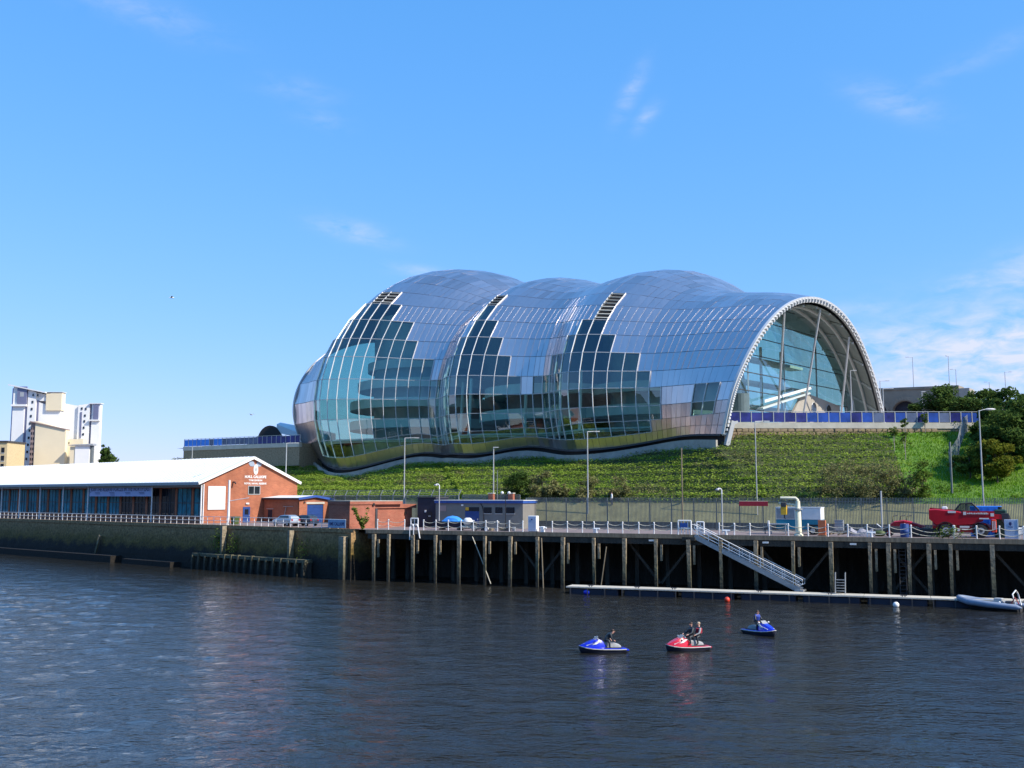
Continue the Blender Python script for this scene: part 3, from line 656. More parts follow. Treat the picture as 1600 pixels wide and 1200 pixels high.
gut = MB(); strip(gut, [(-0.8, -1.75), (1.3, -1.75), (1.3, -1.65), (-0.8, -1.65)]); hb(gut, 'base_gutter', 'concrete')
# arch at the open end
va = np.linspace(0, 1, 90)
def section(L, inset, va=va):
    tz = hall_tz(np.array([max(L, 0.0)]), va[None])[0]; d = np.gradient(tz, axis=0); nn_ = np.stack([d[:, 1], -d[:, 0]], -1); nn_ /= np.linalg.norm(nn_, axis=1)[:, None]
    return tz + nn_ * inset
def sec_pts(L, inset, va=va): return [hxl(L, a, b) for a, b in section(L, inset, va)]
def sweep(L0, L1, i0, i1):
    A, B_, C_, D_ = sec_pts(L0, i0), sec_pts(L1, i0), sec_pts(L1, i1), sec_pts(L0, i1)
    mb = MB(); mb.loft([[a, b, c, d] for a, b, c, d in zip(A, B_, C_, D_)], True); return mb
sgn = 1 if section(0, 1.0)[45][1] < section(0, 0)[45][1] else -1      # inset positive = inwards
hb(sweep(-0.30, 0.12, -0.06 * sgn, 0.24 * sgn), 'arch_rim', 'rim_paint', smooth=True)
hb(sweep(-0.26, 0.30, 0.58 * sgn, 0.78 * sgn), 'arch_inner_rim', 'rim_paint', smooth=True)
hb(sweep(0.0, 0.15, 0.2 * sgn, 0.68 * sgn), 'arch_web', 'dark_grey')
lad = MB(); A = sec_pts(-0.2, 0.2 * sgn, np.linspace(0.0, 1, 96)); B_ = sec_pts(-0.2, 0.64 * sgn, np.linspace(0.0, 1, 96))
for a, b in zip(A, B_): lad.beam(a, b, 0.34, 0.66, up=tuple(Vector((*SA, 0))))
hb(lad, 'arch_ladder_plates', 'rim_paint', kind='stuff')
# underside of the canopy with its ribs
Ls_ = np.linspace(0.4, 8.6, 10); sf = MB(); vs2 = np.linspace(0.06, 1, 60)
rows = [sec_pts(L, 1.2 * sgn, vs2) for L in Ls_]
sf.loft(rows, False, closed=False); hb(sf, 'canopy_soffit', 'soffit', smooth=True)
for i in range(4, 60, 3):
    rb = MB(); P_ = [sec_pts(L, 1.75 * sgn, vs2[i:i + 1].repeat(2) + np.array([0, 1e-4]))[0] if False else rows[k][i] for k, L in enumerate(Ls_)]
    ctr = hxy(5, 30, 24)
    P_ = [p + (ctr - p).normalized() * 0.18 for p in P_]
    for a, b in zip(P_[:-1], P_[1:]): rb.beam(a, b, 0.22, 0.36)
    hb(rb, 'soffit_rib', 'soffit_rib')
for L in (3.0, 6.0):
    ab = sec_pts(L, 1.9 * sgn, vs2); hb(MB().tube(ab, 0.24, 6), 'soffit_arch', 'soffit_rib', smooth=True)
# glazed end screen, set back under the canopy
LE = 4.0; se = section(LE + 3.4, 1.7 * sgn, np.linspace(0, 1, 300)); ap = int(np.argmax(se[:, 1]))
zf0 = 20.55; t_lo = np.interp(zf0, se[:ap, 1], se[:ap, 0]) + 0.15; t_hi = tpx(4.0, 32, 1322)
tcol = np.linspace(t_lo, t_hi, 17); order = np.argsort(se[:, 0]); ztop = np.interp(tcol, se[order, 0], se[order, 1]) - 0.1
zrow = np.arange(zf0, 48, 2.9); egm = MB()
for i in range(16):
    for z0, z1 in zip(zrow[:-1], zrow[1:]):
        a0, a1 = min(z1, ztop[i]), min(z1, ztop[i + 1])
        if a0 <= z0 + 0.05 and a1 <= z0 + 0.05: continue
        if tcol[i] > tpx(4.0, 25, 1256) and z1 < 26.5: continue
        a0, a1 = max(a0, z0), max(a1, z0); g_ = 0.04
        b_ = MB(); b_.add([hxy(LE, tcol[i] + g_, z0 + g_), hxy(LE, tcol[i + 1] - g_, z0 + g_), hxy(LE, tcol[i + 1] - g_, a1), hxy(LE, tcol[i] + g_, a0)], [(0, 1, 2, 3)])
        hb(b_, 'end_glass_pane', 'end_glass')
for z in zrow[1:]:
    ok = [t for t, zt in zip(np.linspace(t_lo, t_hi, 80), np.interp(np.linspace(t_lo, t_hi, 80), se[order, 0], se[order, 1])) if zt > z]
    if len(ok) > 1: hb(MB().beam(hxy(LE - 0.08, ok[0], z), hxy(LE - 0.08, ok[-1], z), 0.12, 0.12), 'end_transom', 'dark_grey')
for i in range(0, 17, 4):
    if ztop[i] > zf0 + 0.5: hb(MB().beam(hxy(LE + 0.15, tcol[i], zf0), hxy(LE + 0.15, tcol[i], ztop[i]), 0.14, 0.25), 'end_mullion', 'lamp_grey')
# beige wall with portholes, stair up, revolving door drum
LW = 3.5; t0, t1 = tpx(LW, 24, 1222), tpx(LW, 24, 1313); bw_ = MB()
bw_.loft([[hxy(LW, t0, 20.3), hxy(LW, t1, 20.3), hxy(LW, t1, 26.2), hxy(LW, tpx(LW, 27, 1256), 27.6)], [hxy(LW + 0.4, t0, 20.3), hxy(LW + 0.4, t1, 20.3), hxy(LW + 0.4, t1, 26.2), hxy(LW + 0.4, tpx(LW, 27, 1256), 27.6)]], True)
hb(bw_, 'beige_wall', 'beige_wall')
for px in (1271, 1294):
    tt = tpx(LW, 25.1, px); c = hxy(LW - 0.06, tt, 25.1); e1, e2 = Vector((*SN, 0)), Vector((0, 0, 1)); d_ = Vector((*SA, 0)) * 0.1
    ring = [c + e1 * math.cos(a) * 0.95 + e2 * math.sin(a) * 0.95 for a in np.linspace(0, 6.283, 25)[:-1]]
    hb(MB().loft([[p + d_ * 1.3 for p in ring], [p - d_ for p in ring]], True), 'porthole', 'window_dark', smooth=False)
    hb(MB().tube(ring + ring[:1], 0.1, 6), 'porthole_ring', 'lamp_grey', smooth=True)
hb(MB().beam(hxy(LW - 0.5, tpx(LW, 24, 1183), 23.6), hxy(LW - 0.5, tpx(LW, 27, 1258), 27.4), 1.0, 0.3), 'stair_flight', 'inner_slab')
hb(MB().beam(hxy(LW - 1.3, tpx(LW, 24, 1183), 24.7), hxy(LW - 1.3, tpx(LW, 27, 1258), 28.3), 0.06, 0.45), 'stair_balustrade', 'inner_pale')
tt = tpx(2.6, 24, 1156); dr = MB()
dr.loft([[hxy(2.6 + math.cos(a) * 1.4, tt + math.sin(a) * 1.4, z) for a in np.linspace(0, 6.283, 21)[:-1]] for z in (20.5, 25.3)], True); hb(dr, 'revolving_door', 'inner_dark')
# slanting white struts that carry the arch
for (xt, yt, xb) in ((1226, 499, 1214), (1282, 484, 1251), (1327, 523, 1311)):
    S_ = section(0.6, 1.4 * sgn, np.linspace(0, 1, 400)); best = min(S_, key=lambda s: abs(proj(hxl(0.6, s[0], s[1]))[0] - xt) + 0.3 * abs(proj(hxl(0.6, s[0], s[1]))[1] - yt))
    p, q_ = hxl(0.6, best[0], best[1]), hxy(1.0, tpx(1.0, 20.5, xb), 20.4)
    hb(MB().tube([q_, q_.lerp(p, 0.5), p], 0.17, 8), 'strut', 'mullion_white', smooth=True)
p, q_ = hxy(1, tpx(1, 27, 1332), 27.0), hxy(1, tpx(1, 22, 1325), 20.4); hb(MB().tube([q_, p], 0.2, 8), 'strut', 'mullion_white', smooth=True)
# concourse floor under the arch and inside
fl = MB(); fl.loft([[hxy(L, hall_ctrl([L])[0, 0, 0] + 1.0, 20.3), hxy(L, 64, 20.3), hxy(L, 64, 20.5), hxy(L, hall_ctrl([L])[0, 0, 0] + 1.0, 20.5)] for L in np.linspace(0.0, 95, 60)], True)
hb(fl, 'concourse_floor', 'inner_slab')
# lower back wall, balcony rings, hall drums, floor edges
lb = MB(); lb.loft([[hxy(L, hall_ctrl([L])[0, 0, 0] + 7, 14.5), hxy(L, hall_ctrl([L])[0, 0, 0] + 7, 20.2), hxy(L, hall_ctrl([L])[0, 0, 0] + 7.3, 20.2), hxy(L, hall_ctrl([L])[0, 0, 0] + 7.3, 14.5)] for L in np.linspace(4, 92, 40)], True)
hb(lb, 'lower_back_wall', 'inner_pale')
lf = MB(); lf.loft([[hxy(L, hall_ctrl([L])[0, 0, 0] + 1.7, hall_ctrl([L])[0, 0, 1] + 0.3), hxy(L, hall_ctrl([L])[0, 0, 0] + 8, hall_ctrl([L])[0, 0, 1] + 0.3), hxy(L, hall_ctrl([L])[0, 0, 0] + 8, hall_ctrl([L])[0, 0, 1] + 0.1), hxy(L, hall_ctrl([L])[0, 0, 0] + 1.7, hall_ctrl([L])[0, 0, 1] + 0.1)] for L in np.linspace(4, 92, 40)], True)
hb(lf, 'lower_floor', 'inner_slab')
def arc_ring(Lc, tc_, r0, r1, z0, z1, a0=0, a1=6.2832, n=40):
    mb = MB(); aa = np.linspace(a0, a1, n)
    mb.loft([[hxy(Lc + math.cos(a) * r, tc_ + math.sin(a) * r, z) for r, z in ((r0, z0), (r1, z0), (r1, z1), (r0, z1))] for a in aa], True); return mb
for Lc, tc_, R0, tiers, top in ((79, 20, 16, [(23.6, 0), (27.6, 0), (31.6, 1.5), (35.6, 3.5), (39.4, 6)], 46), (47, 21, 14, [(24.0, 0), (28.5, 1)], 42), (27, 24, 12.5, [(24.0, 0), (28.0, 1.5)], 42)):
    hb(arc_ring(Lc, tc_, R0 - 5.2, R0 - 4.8, 20.5, top), 'hall_drum', 'inner_slab' if Lc != 47 else 'inner_dark')
    for z, ins in tiers:
        hb(arc_ring(Lc, tc_, R0 - 5 , R0 - ins, z - 0.35, z), 'balcony_slab', 'inner_slab')
        hb(arc_ring(Lc, tc_, R0 - ins - 0.15, R0 - ins + 0.05, z - 0.5, z + 1.25), 'balcony_front', 'inner_pale')
for L in (30, 36, 42, 53, 58, 63):
    c = hall_ctrl([L])[0, 0]; hb(MB().tube([hxy(L, c[0] + 4, c[1] - 0.5), hxy(L + 0.6, c[0] + 5.5, 31)], 0.28, 8), 'interior_column', 'inner_pale', smooth=True)
sb_ = MB(); sb_.loft([[hxy(L, hall_ctrl([L])[0, 0, 0] + 1.3, 20.0), hxy(L, hall_ctrl([L])[0, 0, 0] + 1.5, 20.0), hxy(L, hall_ctrl([L])[0, 0, 0] + 1.5, 20.62), hxy(L, hall_ctrl([L])[0, 0, 0] + 1.3, 20.62)] for L in np.linspace(4, 90, 60)], True)
hb(sb_, 'floor_edge', 'inner_pale')
hb(MB().loft([[hxy(L, 26, 20.4), hxy(L, 33, 20.4), hxy(L, 33, 43), hxy(L, 26, 43)] for L in (33, 40)], True), 'sky_block_core', 'inner_slab')  # this block and the next are added to hide bright sky behind the glass
hb(MB().loft([[hxy(L, 34, 20.4), hxy(L, 38, 20.4), hxy(L, 38, 44), hxy(L, 34, 44)] for L in (43, 62)], True), 'sky_block_core', 'inner_slab')
for z in (25.2, 29.4, 33.6): hb(MB().loft([[hxy(L, 9, z), hxy(L, 52, z), hxy(L, 52, z + .5), hxy(L, 9, z + .5)] for L in (11.5, 14)], True), 'walkway_slab', 'inner_pale')
for t_ in (10, 18, 26, 34, 42): hb(MB().tube([hxy(11.2, t_, 20.4), hxy(11.2, t_, 36)], .25, 8), 'interior_column', 'inner_pale', smooth=True)
# far end: rim and closing screen
hb(sweep(96.7, 97.3, -0.1 * sgn, 0.75 * sgn), 'end_rim', 'lamp_grey', smooth=True)
S_ = section(95.2, 0.5 * sgn, np.linspace(0, 1, 60)); hb(MB().loft([[hxy(95.2, a, b) for a, b in S_], [hxy(95.4, a, b) for a, b in S_]], True), 'end_screen', 'end_glass')
# ------------------------------------------------------------------ left quay wall
qw = T('stone_quay_wall', 'mossy dark stone river wall below the brick drill hall', 'quay wall', tuple(LL(-40, 0, 0)), AL)
mb = MB()                       # x along the wall (to the right), y inland, slightly uneven face
xs2 = np.linspace(-160, 39.8, 130); prof = [(-2.0, -0.55), (1.5, -0.4), (3.6, -0.15), (5.55, 0.0)]
rings = []
for x in xs2: rings.append([(x, y + random.uniform(-.05, .05), z) for z, y in prof])
mb.loft(rings, False, closed=False); mb.box(39.75, 40.0, -0.5, 9, -2, 5.6); mb.build('wall_face', 'quay_stone', qw)
MB().box(-160, 40.0, -0.12, 0.75, 5.56, 6.03).build('coping', 'quay_stone', qw)
for px, h in ((356, 6.4), (461, 6.1), (543, 5.6)):      # fender posts
    x = sL(px, 0) + 40
    w_ = 0.42 if px < 540 else 0.9
    MB().box(x - w_ / 2, x + w_ / 2, -1.0, -0.3, -1.5, h - 0.45).build('fender_post', 'pile_wood', qw)
x = sL(158, 0) + 40; MB().beam((x - .1, -0.9, 0.2), (x + 0.9, -0.55, 3.9), 0.35, 0.3).build('leaning_timber', 'pile_wood', qw)
# low timber staging along the foot of the wall
x0, x1 = sL(318, 0) + 40, sL(494, 0) + 40
MB().box(x0, x1, -1.7, -0.5, 1.75, 2.15).build('staging_beam', 'pile_wood', qw)
MB().box(x0, x1, -1.2, -0.6, -1.5, 1.7).build('staging_board', 'dark_timber', qw)
for x in np.linspace(x0 + .2, x1 - .2, 17): MB().box(x - .16, x + .16, -1.85, -1.4, -1.5, 2.0 + random.uniform(-.3, .3)).build('staging_post', 'pile_wood', qw)
x0, x1 = sL(-20, 0) + 40, sL(196, 0) + 40
MB().box(x0, x1, -2.2, -0.45, -1.0, 1.0).build('stone_footing', 'quay_stone', qw)
MB().box(x1 + 3, x1 + 16, -2.0, -0.45, -1.0, 0.7).build('stone_footing', 'quay_stone', qw)
# weeds on the wall
for px, z, n_ in ((345, 4.2, 260), (372, 3.6, 200), (352, 2.8, 150), (480, 3.4, 120)):
    p = LL(sL(px, 0, z), -0.35, z); pts = np.array(p) + rng.normal(0, 1, (n_, 3)) * np.array([0.5, 0.25, 0.7])
    wt = T('wall_weed', {345: 'upper clump of weed on the quay wall left of the flag mast post', 372: 'right clump of weed growing on the quay wall beside the mast post', 352: 'lowest small clump of weed hanging on the quay wall', 480: 'weed clump on the quay wall below the parked cars'}[px], 'weed', tuple(p)); leaves('foliage', pts - np.array(p), 0.14, 'leaf_mid', wt, 'stuff'); MB().tube([(0, .3, -.3), (0, 0, .2)], .03, 5).build('stem', 'bark', wt)
# railing on the left quay
rl = T('quay_railing', 'white tubular railing along the quay edge in front of the brick drill hall', 'railing', tuple(LL(-40, 0.35, 6.03)), AL)
xe = sL(540, 0.35) + 40; xs3 = np.arange(-75, xe, 1.55)
for x in xs3: MB().tube([(x, 0, 0), (x, 0, 1.12)], 0.045, 6).build('post', 'white_paint', rl)
for z in (0.58, 1.1): MB().tube([(-76, 0, z), (xe, 0, z)], 0.035, 6).build('rail', 'white_paint', rl)
# ------------------------------------------------------------------ brick drill hall
s0 = sL(315, 3.4); dh = T('drill_hall', 'long red brick hall with white metal roof and gable facing the quay', 'building', tuple(LL(s0, 3.4, 6.0)), AL)
W, EV, RG, LN = 17.3, 6.15, 9.75, 92.0
MB().loft([[(0, 1.3, 0), (0, W, 0), (0, W, EV), (0, W / 2, RG), (0, 0.0, EV), (0, 0.0, 0.0)], [(-0.35, 1.3, 0), (-0.35, W, 0), (-0.35, W, EV), (-0.35, W / 2, RG), (-0.35, 0, EV), (-0.35, 0, 0)]], True).build('gable_wall', 'brick', dh)
MB().box(-LN, -0.36, W - 0.3, W, 0, EV).build('rear_wall', 'brick', dh)
rf = MB(); t_ = 0.28
rf.loft([[(x, -0.9, EV - 0.37), (x, W / 2, RG + 0.02), (x, W + 0.5, EV - 0.2), (x, W + 0.5, EV - 0.2 + t_), (x, W / 2, RG + t_ + 0.02), (x, -0.9, EV - 0.37 + t_)] for x in (-LN, 0.3)], True)
roof = rf.build('roof', 'white_roof', dh)
for x in np.arange(-LN + 1, 0, 1.0):       # standing seams
    MB().beam((x, -0.88, EV - 0.37 + t_ + 0.02), (x, W / 2, RG + t_ + 0.04), 0.05, 0.05).build('roof_seam', 'white_roof', roof)
MB().beam((0.34, -0.95, EV - 0.3), (0.34, W / 2, RG + 0.12), 0.1, 0.42).build('verge_board', 'white_paint', roof)
MB().beam((0.34, W + 0.5, EV - 0.13), (0.34, W / 2, RG + 0.12), 0.1, 0.42).build('verge_board', 'white_paint', roof)
MB().box(-LN, 0.25, -0.98, -0.86, EV - 0.55, EV - 0.15).build('gutter', 'galv', roof)
MB().box(-LN, -0.36, -0.1, 1.25, EV - 0.85, EV - 0.4).build('eaves_soffit', 'galv', dh)
wl = MB(); wl.box(-LN, -0.36, 1.32, 1.6, 0.0, 0.95); wl.box(-LN, -0.36, 1.32, 1.6, EV - 1.0, EV - 0.5); wl.build('front_wall', 'brick', dh)
MB().box(-LN, -0.36, 1.75, 1.85, 0.5, EV - 0.6).build('inner_screen', 'dark_grey', dh)
pposts = [sL(p, 3.4) - s0 for p in (-60, -30, 2, 30, 62, 98, 137, 237)] + [-0.12]
for x in pposts: MB().tube([(x, -0.12, 0), (x, -0.12, EV - 0.5)], 0.11, 8).build('verandah_post', 'white_paint', dh)
for a, b in zip(pposts[:-1], pposts[1:]):
    nb = max(2, int(round((b - a) / 4.2)))
    wide = (b - a) > 14 and b < -10
    for k in range(nb):
        xa, xb = a + (b - a) * k / nb, a + (b - a) * (k + 1) / nb
        fr = MB().box(xa + 0.25, xb - 0.25, 1.40, 1.50, 0.96, EV - 1.01).build('window', 'window_dark' if (-27 < xa < -10.5) else 'window_teal', dh)
        fm = MB()
        for q_ in (0.0, 0.33, 0.66, 1.0): xq = xa + 0.42 + (xb - xa - 0.84) * q_; fm.box(xq - .04, xq + .04, 1.34, 1.39, 0.96, EV - 1.01)
        fm.box(xa + .42, xb - .42, 1.335, 1.385, 2.9, 3.0); fm.build('window_frame', 'dark_grey', fr)
        MB().box(xb - 0.25, min(xb + 0.25, -0.37), 1.30, 1.62, 0.96, EV - 1.01).build('brick_pier', 'brick', dh)
xa, xb = pposts[6] + .3, pposts[7] - .2
bn = T('recruiting_banner', 'long lilac banner with dark slanted lettering under the eaves of the drill hall', 'banner', tuple(dh.location + EL * ((xa + xb) / 2) + ML * -0.02 + Vector((0, 0, EV - 2.2))), AL)
hw = (xb - xa) / 2
MB().box(-hw, hw, -0.02, 0.03, 0, 1.65).build('cloth', 'banner_lilac', bn)
put_text('JOIN THE RESERVE FORCES IN THE NORTH EAST', 0.98, lambda x, y, z: Vector((x, -0.03 - z, 0.82 + y)), 'ink_navy', bn, shear=0.25, ext=0.005, bold=0.012)
tm = bn.children[-1]; wmax = max(v.co.x for v in tm.data.vertices)
for v in tm.data.vertices: v.co.x *= (hw - 0.25) / wmax
for xo, tx in ((-0.72, 2), (-0.24, 3), (0.27, 2), (0.7, 2)):
    mb = MB()
    for k in range(tx): mb.box(xo * hw - 0.9 + .2 * k, xo * hw + 0.7 + .1 * k, -0.035, -0.025, 0.55 - 0.2 * k, 0.63 - 0.2 * k)
    mb.build('small_print', 'ink_navy', bn)
# gable details (plane x = 0, y to the right, z up)
G_ = lambda y0, z0: (lambda x, y, z: Vector((0.02 + z, y0 + x, z0 + y)))
def gy(px): return solve(lambda d: LL(s0, 3.4 + d, 10), px, -3, 30)
ce = gy(399)
put_text('H.M.S. CALLIOPE', 0.54, G_(gy(398.5), 6.75), 'white_paint', dh, 'gable_lettering', bold=0.02)
put_text('TYNE DIVISION', 0.36, G_(gy(398.5), 6.27), 'white_paint', dh, 'gable_lettering', bold=0.012)
put_text('ROYAL NAVAL RESERVE', 0.38, G_(gy(398.5), 5.78), 'white_paint', dh, 'gable_lettering', bold=0.012)
mat('crest_blue', (0.30, 0.36, 0.45), 0.6)
yc = gy(398.5)
cr_ = MB(); 
for sg in (-1, 1): cr_.ext([(sg * 0.12, 0.0), (sg * 0.35, 0.5), (sg * 1.1, 0.62), (sg * 1.28, 0.2), (sg * 0.95, -0.2), (sg * 0.4, -0.25)], lambda u, v, e: (e, yc - 0.1 + u, 8.75 + v), 0.01, 0.05)
cr_.build('crest_wings', 'crest_blue', dh)
MB().ext([(0.42 * math.cos(a), 0.75 * math.sin(a) + (0.1 if math.sin(a) > 0 else 0)) for a in np.linspace(0, 6.283, 17)[:-1]], lambda u, v, e: (e, yc + u, 8.0 + v), 0.01, 0.06).build('crest_shield', 'white_paint', dh)
MB().ext([(0.2 * math.cos(a), 0.3 * math.sin(a)) for a in np.linspace(0, 6.283, 13)[:-1]], lambda u, v, e: (e, yc + u, 8.05 + v), 0.06, 0.075).build('crest_device', 'lamp_grey', dh)
ya, yb = gy(387.5), gy(405.5)
wn_ = MB().box(0.005, 0.04, ya, yb, 4.3, 5.5).build('gable_window', 'window_dark', dh)
fm = MB(); ym = (ya + yb) / 2
for y in (ya, ym, yb): fm.box(0.02, 0.09, y - .05, y + .05, 4.25, 5.55)
for z in (4.25, 5.5): fm.box(0.021, 0.088, ya, yb, z - .04, z + .06)
fm.build('frame', 'lamp_grey', wn_)
ya, yb = gy(380), gy(391)
d_ = MB().box(0.005, 0.07, ya, yb, 0.02, 2.35).build('door', 'blue_door', dh); MB().box(0.07, 0.09, ya + .3, yb - .3, 1.2, 2.0).build('door_glass', 'window_dark', d_); MB().box(0.07, 0.13, yb - .22, yb - .14, 1.0, 1.15).build('door_handle', 'lamp_grey', d_)
MB().box(0.005, 0.2, gy(384), gy(388.5), 2.75, 2.98).build('bulkhead_light', 'white_paint', dh)
MB().tube([(0.0, gy(363.5), 6.1), (0.5, gy(363.5), 6.05), (0.75, gy(363), 5.85)], 0.12, 6).build('floodlight', 'dark_grey', dh)
MB().tube([(0.12, 0.1, 0), (0.12, 0.1, EV - 0.4)], 0.09, 8).build('downpipe', 'white_paint', dh)
ya, yb = gy(324.5), gy(351.5)
sg = T('white_notice_board', 'large white notice board fixed on the brick gable of the drill hall', 'sign', tuple(LL(s0, 3.4, 6) + EL * 0.05 + ML * ya + Vector((0, 0, 2.0))), AL)
MB().box(0, 0.08, 0, yb - ya, 0, 3.45).build('board', 'white_paint', sg)
pr = MB()
for k in range(6): pr.box(0.081, 0.086, (yb - ya) * .2, (yb - ya) * random.uniform(.6, .8), 2.9 - k * .38, 2.97 - k * .38)
pr.build('faint_print', 'lamp_grey', sg)
# flag mast by the gable
fmst = T('flag_mast', 'white flag mast with a yard standing at the quay edge before the gable', 'mast', tuple(LL(sL(356.5, 1.0), 1.0, 6)), AL)
MB().tube([(0, 0, 0), (0, 0, 6.2)], 0.19, 8, r1=0.15).build('pole', 'white_paint', fmst); MB().tube([(0, 0, 3.3), (2.9, 1.2, 3.75)], 0.05, 6).build('yard', 'white_paint', fmst)
# ------------------------------------------------------------------ garage
gx = 8.7; gy0 = gy(412); ga = T('brick_garage', 'low brick garage with blue roof edge and roller door beside the gable', 'garage', tuple(LL(s0, 3.4, 6) + ML * gy0 + EL * 0.05), AL)
H1 = 3.75; GD = 6.3
gw = MB(); gw.box(0, gx, 0, 0.3, 0, H1); gw.box(0, gx, GD - .3, GD, 0, H1)
gw.loft([[(x, 0.0, 0), (x, 1.5, 0), (x, 1.5, 2.75), (x, 4.6, 2.75), (x, 4.6, 0), (x, GD, 0), (x, GD, H1 - .35), (x, GD * .45, H1 + .18), (x, 0.0, H1)] for x in (gx - .3, gx + .002)], True)
gw.build('wall', 'brick', ga)
MB().loft([[(x, -0.35, H1 - .02), (x, GD * .45, H1 + .34), (x, GD + .3, H1 - .2), (x, GD + .3, H1 - .45), (x, GD * .45, H1 + .1), (x, -0.35, H1 - .28)] for x in (-0.0, gx + .3)], True).build('roof', 'white_roof', ga)
MB().loft([[(x, -0.38, H1 - .0), (x, GD * .45, H1 + .37), (x, GD + .33, H1 - .17), (x, GD + .33, H1 - .5), (x, GD * .45, H1 + .05), (x, -0.38, H1 - .32)] for x in (gx + .31, gx + .38)], True).build('fascia', 'blue_fascia', ga)
MB().box(0, gx + .3, -0.42, -0.36, H1 - .3, H1 - .02).build('eaves_board', 'navy', ga)
rd = MB()
for k in range(11): rd.box(gx - .16, gx - .10 + .03 * (k % 2), 1.52, 4.58, k * .248, k * .248 + .235)
rd.build('roller_door', 'blue_door', ga)
MB().box(gx - .02, gx + .04, 1.3, 4.8, 2.8, 3.1).build('lintel', 'pale_concrete', ga)
MB().box(gx + .01, gx + .2, .8, 1.0, 2.95, 3.2).build('wall_lamp', 'dark_grey', ga)
MB().box(1.2, 2.2, -0.06, -0.01, 0, 1.9).build('side_door', 'navy', ga); MB().box(0.9, 2.5, -0.12, -0.01, 2.0, 2.1).build('door_hood', 'lamp_grey', ga)
pp = MB(); pp.tube([(5.4, -0.1, 0), (5.4, -0.1, 1.4), (5.7, -0.1, 2.4)], 0.06, 6); pp.tube([(5.0, -0.1, 2.42), (7.4, -0.1, 2.42)], 0.05, 6); pp.build('wall_pipe', 'galv', ga)
# pale blue cabinet beside the garage
cb = T('blue_cabinet', 'pale blue steel cabinet standing right of the garage', 'cabinet', tuple(LL(sL(513, 9), 9, 6)), AL)
mat('pale_blue', (0.25, 0.38, 0.55), 0.6)
MB().bbox(0, 1.1, 0, 1.6, 0.1, 2.6, .04).build('body', 'pale_blue', cb); MB().box(1.1, 1.13, 0.1, 1.5, 0.3, 2.4).build('door', 'pale_blue', cb); MB().box(0, 1.1, 0.05, 1.55, 0, .1).build('base', 'dark_grey', cb)
MB().box(1.13, 1.2, 1.2, 1.3, 1.2, 1.5).build('handle', 'dark_grey', cb)
# railing banner
rb_ = T('railing_banner', 'blue and white lettered banner tied to the right end of the quay railing', 'banner', tuple(LL(sL(527, 0.28), 0.28, 6.05)), AL)
mat('banner_blue', (0.22, 0.33, 0.52), 0.7)
MB().box(-1.75, 1.55, -0.02, 0.02, 0.05, 1.05).build('cloth', 'pale_blue', rb_)
put_text('HMS CALLIOPE', 0.55, lambda x, y, z: Vector((x * 0.78 - 0.1, -0.03 - z, 0.35 + y)), 'ink_navy', rb_, ext=0.004, bold=0.015)
# ------------------------------------------------------------------ cars behind the railing
def car(label, body, loc, rz, hatch=True):
    c = T('parked_car', label, 'car', loc, rz, 'cars parked behind the railing')
    L_, Wd = 4.1, 1.68
    st = [(-2.05, .45, .62, .62), (-1.95, .35, .95, .95), (-1.75, .3, 1.0, 1.28), (-1.2, .28, 1.0, 1.46), (-.3, .28, .98, 1.48), (.45, .28, .95, 1.38), (1.05, .28, .93, .98), (1.75, .3, .82, .84), (2.0, .38, .68, .68), (2.07, .48, .6, .6)]
    rings = []
    for x, zb_, zw, zt in st:
        w = Wd / 2 * (1 - 0.10 * (abs(x) / 2.05) ** 3); wt = w * (0.78 if zt > zw + .05 else .97)
        rings.append([(x, -w * .94, zb_), (x, -w, (zb_ + zw) / 2), (x, -w * .98, zw), (x, -wt, zt), (x, wt, zt), (x, w * .98, zw), (x, w, (zb_ + zw) / 2), (x, w * .94, zb_)])
    bd = MB().loft(rings, True).build('body', body, c, smooth=True)
    for sy in (-1, 1):
        MB().add([(-1.55, sy * .80, 1.0), (.75, sy * .81, .98), (.35, sy * .70, 1.34), (-1.3, sy * .68, 1.38), (-1.55, sy * .835, 1.0), (.75, sy * .845, .98), (.35, sy * .735, 1.34), (-1.3, sy * .715, 1.38)], [(0, 1, 2, 3), (7, 6, 5, 4), (0, 4, 5, 1), (1, 5, 6, 2), (2, 6, 7, 3), (3, 7, 4, 0)]).build('side_window', 'window_dark', c)
        for x in (-1.3, 1.28):
            wh = MB().loft([[(x + .3 * math.cos(a), sy * y, .3 + .3 * math.sin(a)) for a in np.linspace(0, 6.283, 17)[:-1]] for y in (.64, .85)], True).build('wheel', 'tyre', c)
            MB().loft([[(x + .18 * math.cos(a), sy * y, .3 + .18 * math.sin(a)) for a in np.linspace(0, 6.283, 13)[:-1]] for y in (.84, .87)], True).build('rim', 'lamp_grey', wh)
        MB().box(1.86, 2.04, sy * .5 - .16, sy * .5 + .16, .62, .74).build('headlight', 'white_paint', c); MB().box(-2.07, -1.9, sy * .6 - .12, sy * .6 + .12, .75, .95).build('tail_light', 'red_paint', c)
    MB().add([(.5, -.66, 1.38), (.5, .66, 1.38), (1.08, .74, 1.0), (1.08, -.74, 1.0)], [(0, 1, 2, 3)]).build('windscreen', 'window_dark', c)
    return c
car('silver parked hatchback, left of the two cars behind the railing', 'car_silver', tuple(LL(sL(447, 3.4), 3.4, 6.01)), AL + math.pi)
car('dark parked hatchback behind the railing in front of the blue roller door', 'car_dark', tuple(LL(sL(476, 5.2), 5.2, 6.01)), AL + math.pi)
bi_ = T('green_wheelie_bin', 'dark green bin behind the railing right of the flag mast', 'bin', tuple(LL(sL(367, 1.6), 1.6, 6)), AL)
mat('bin_green', (0.06, 0.09, 0.02), 0.6)
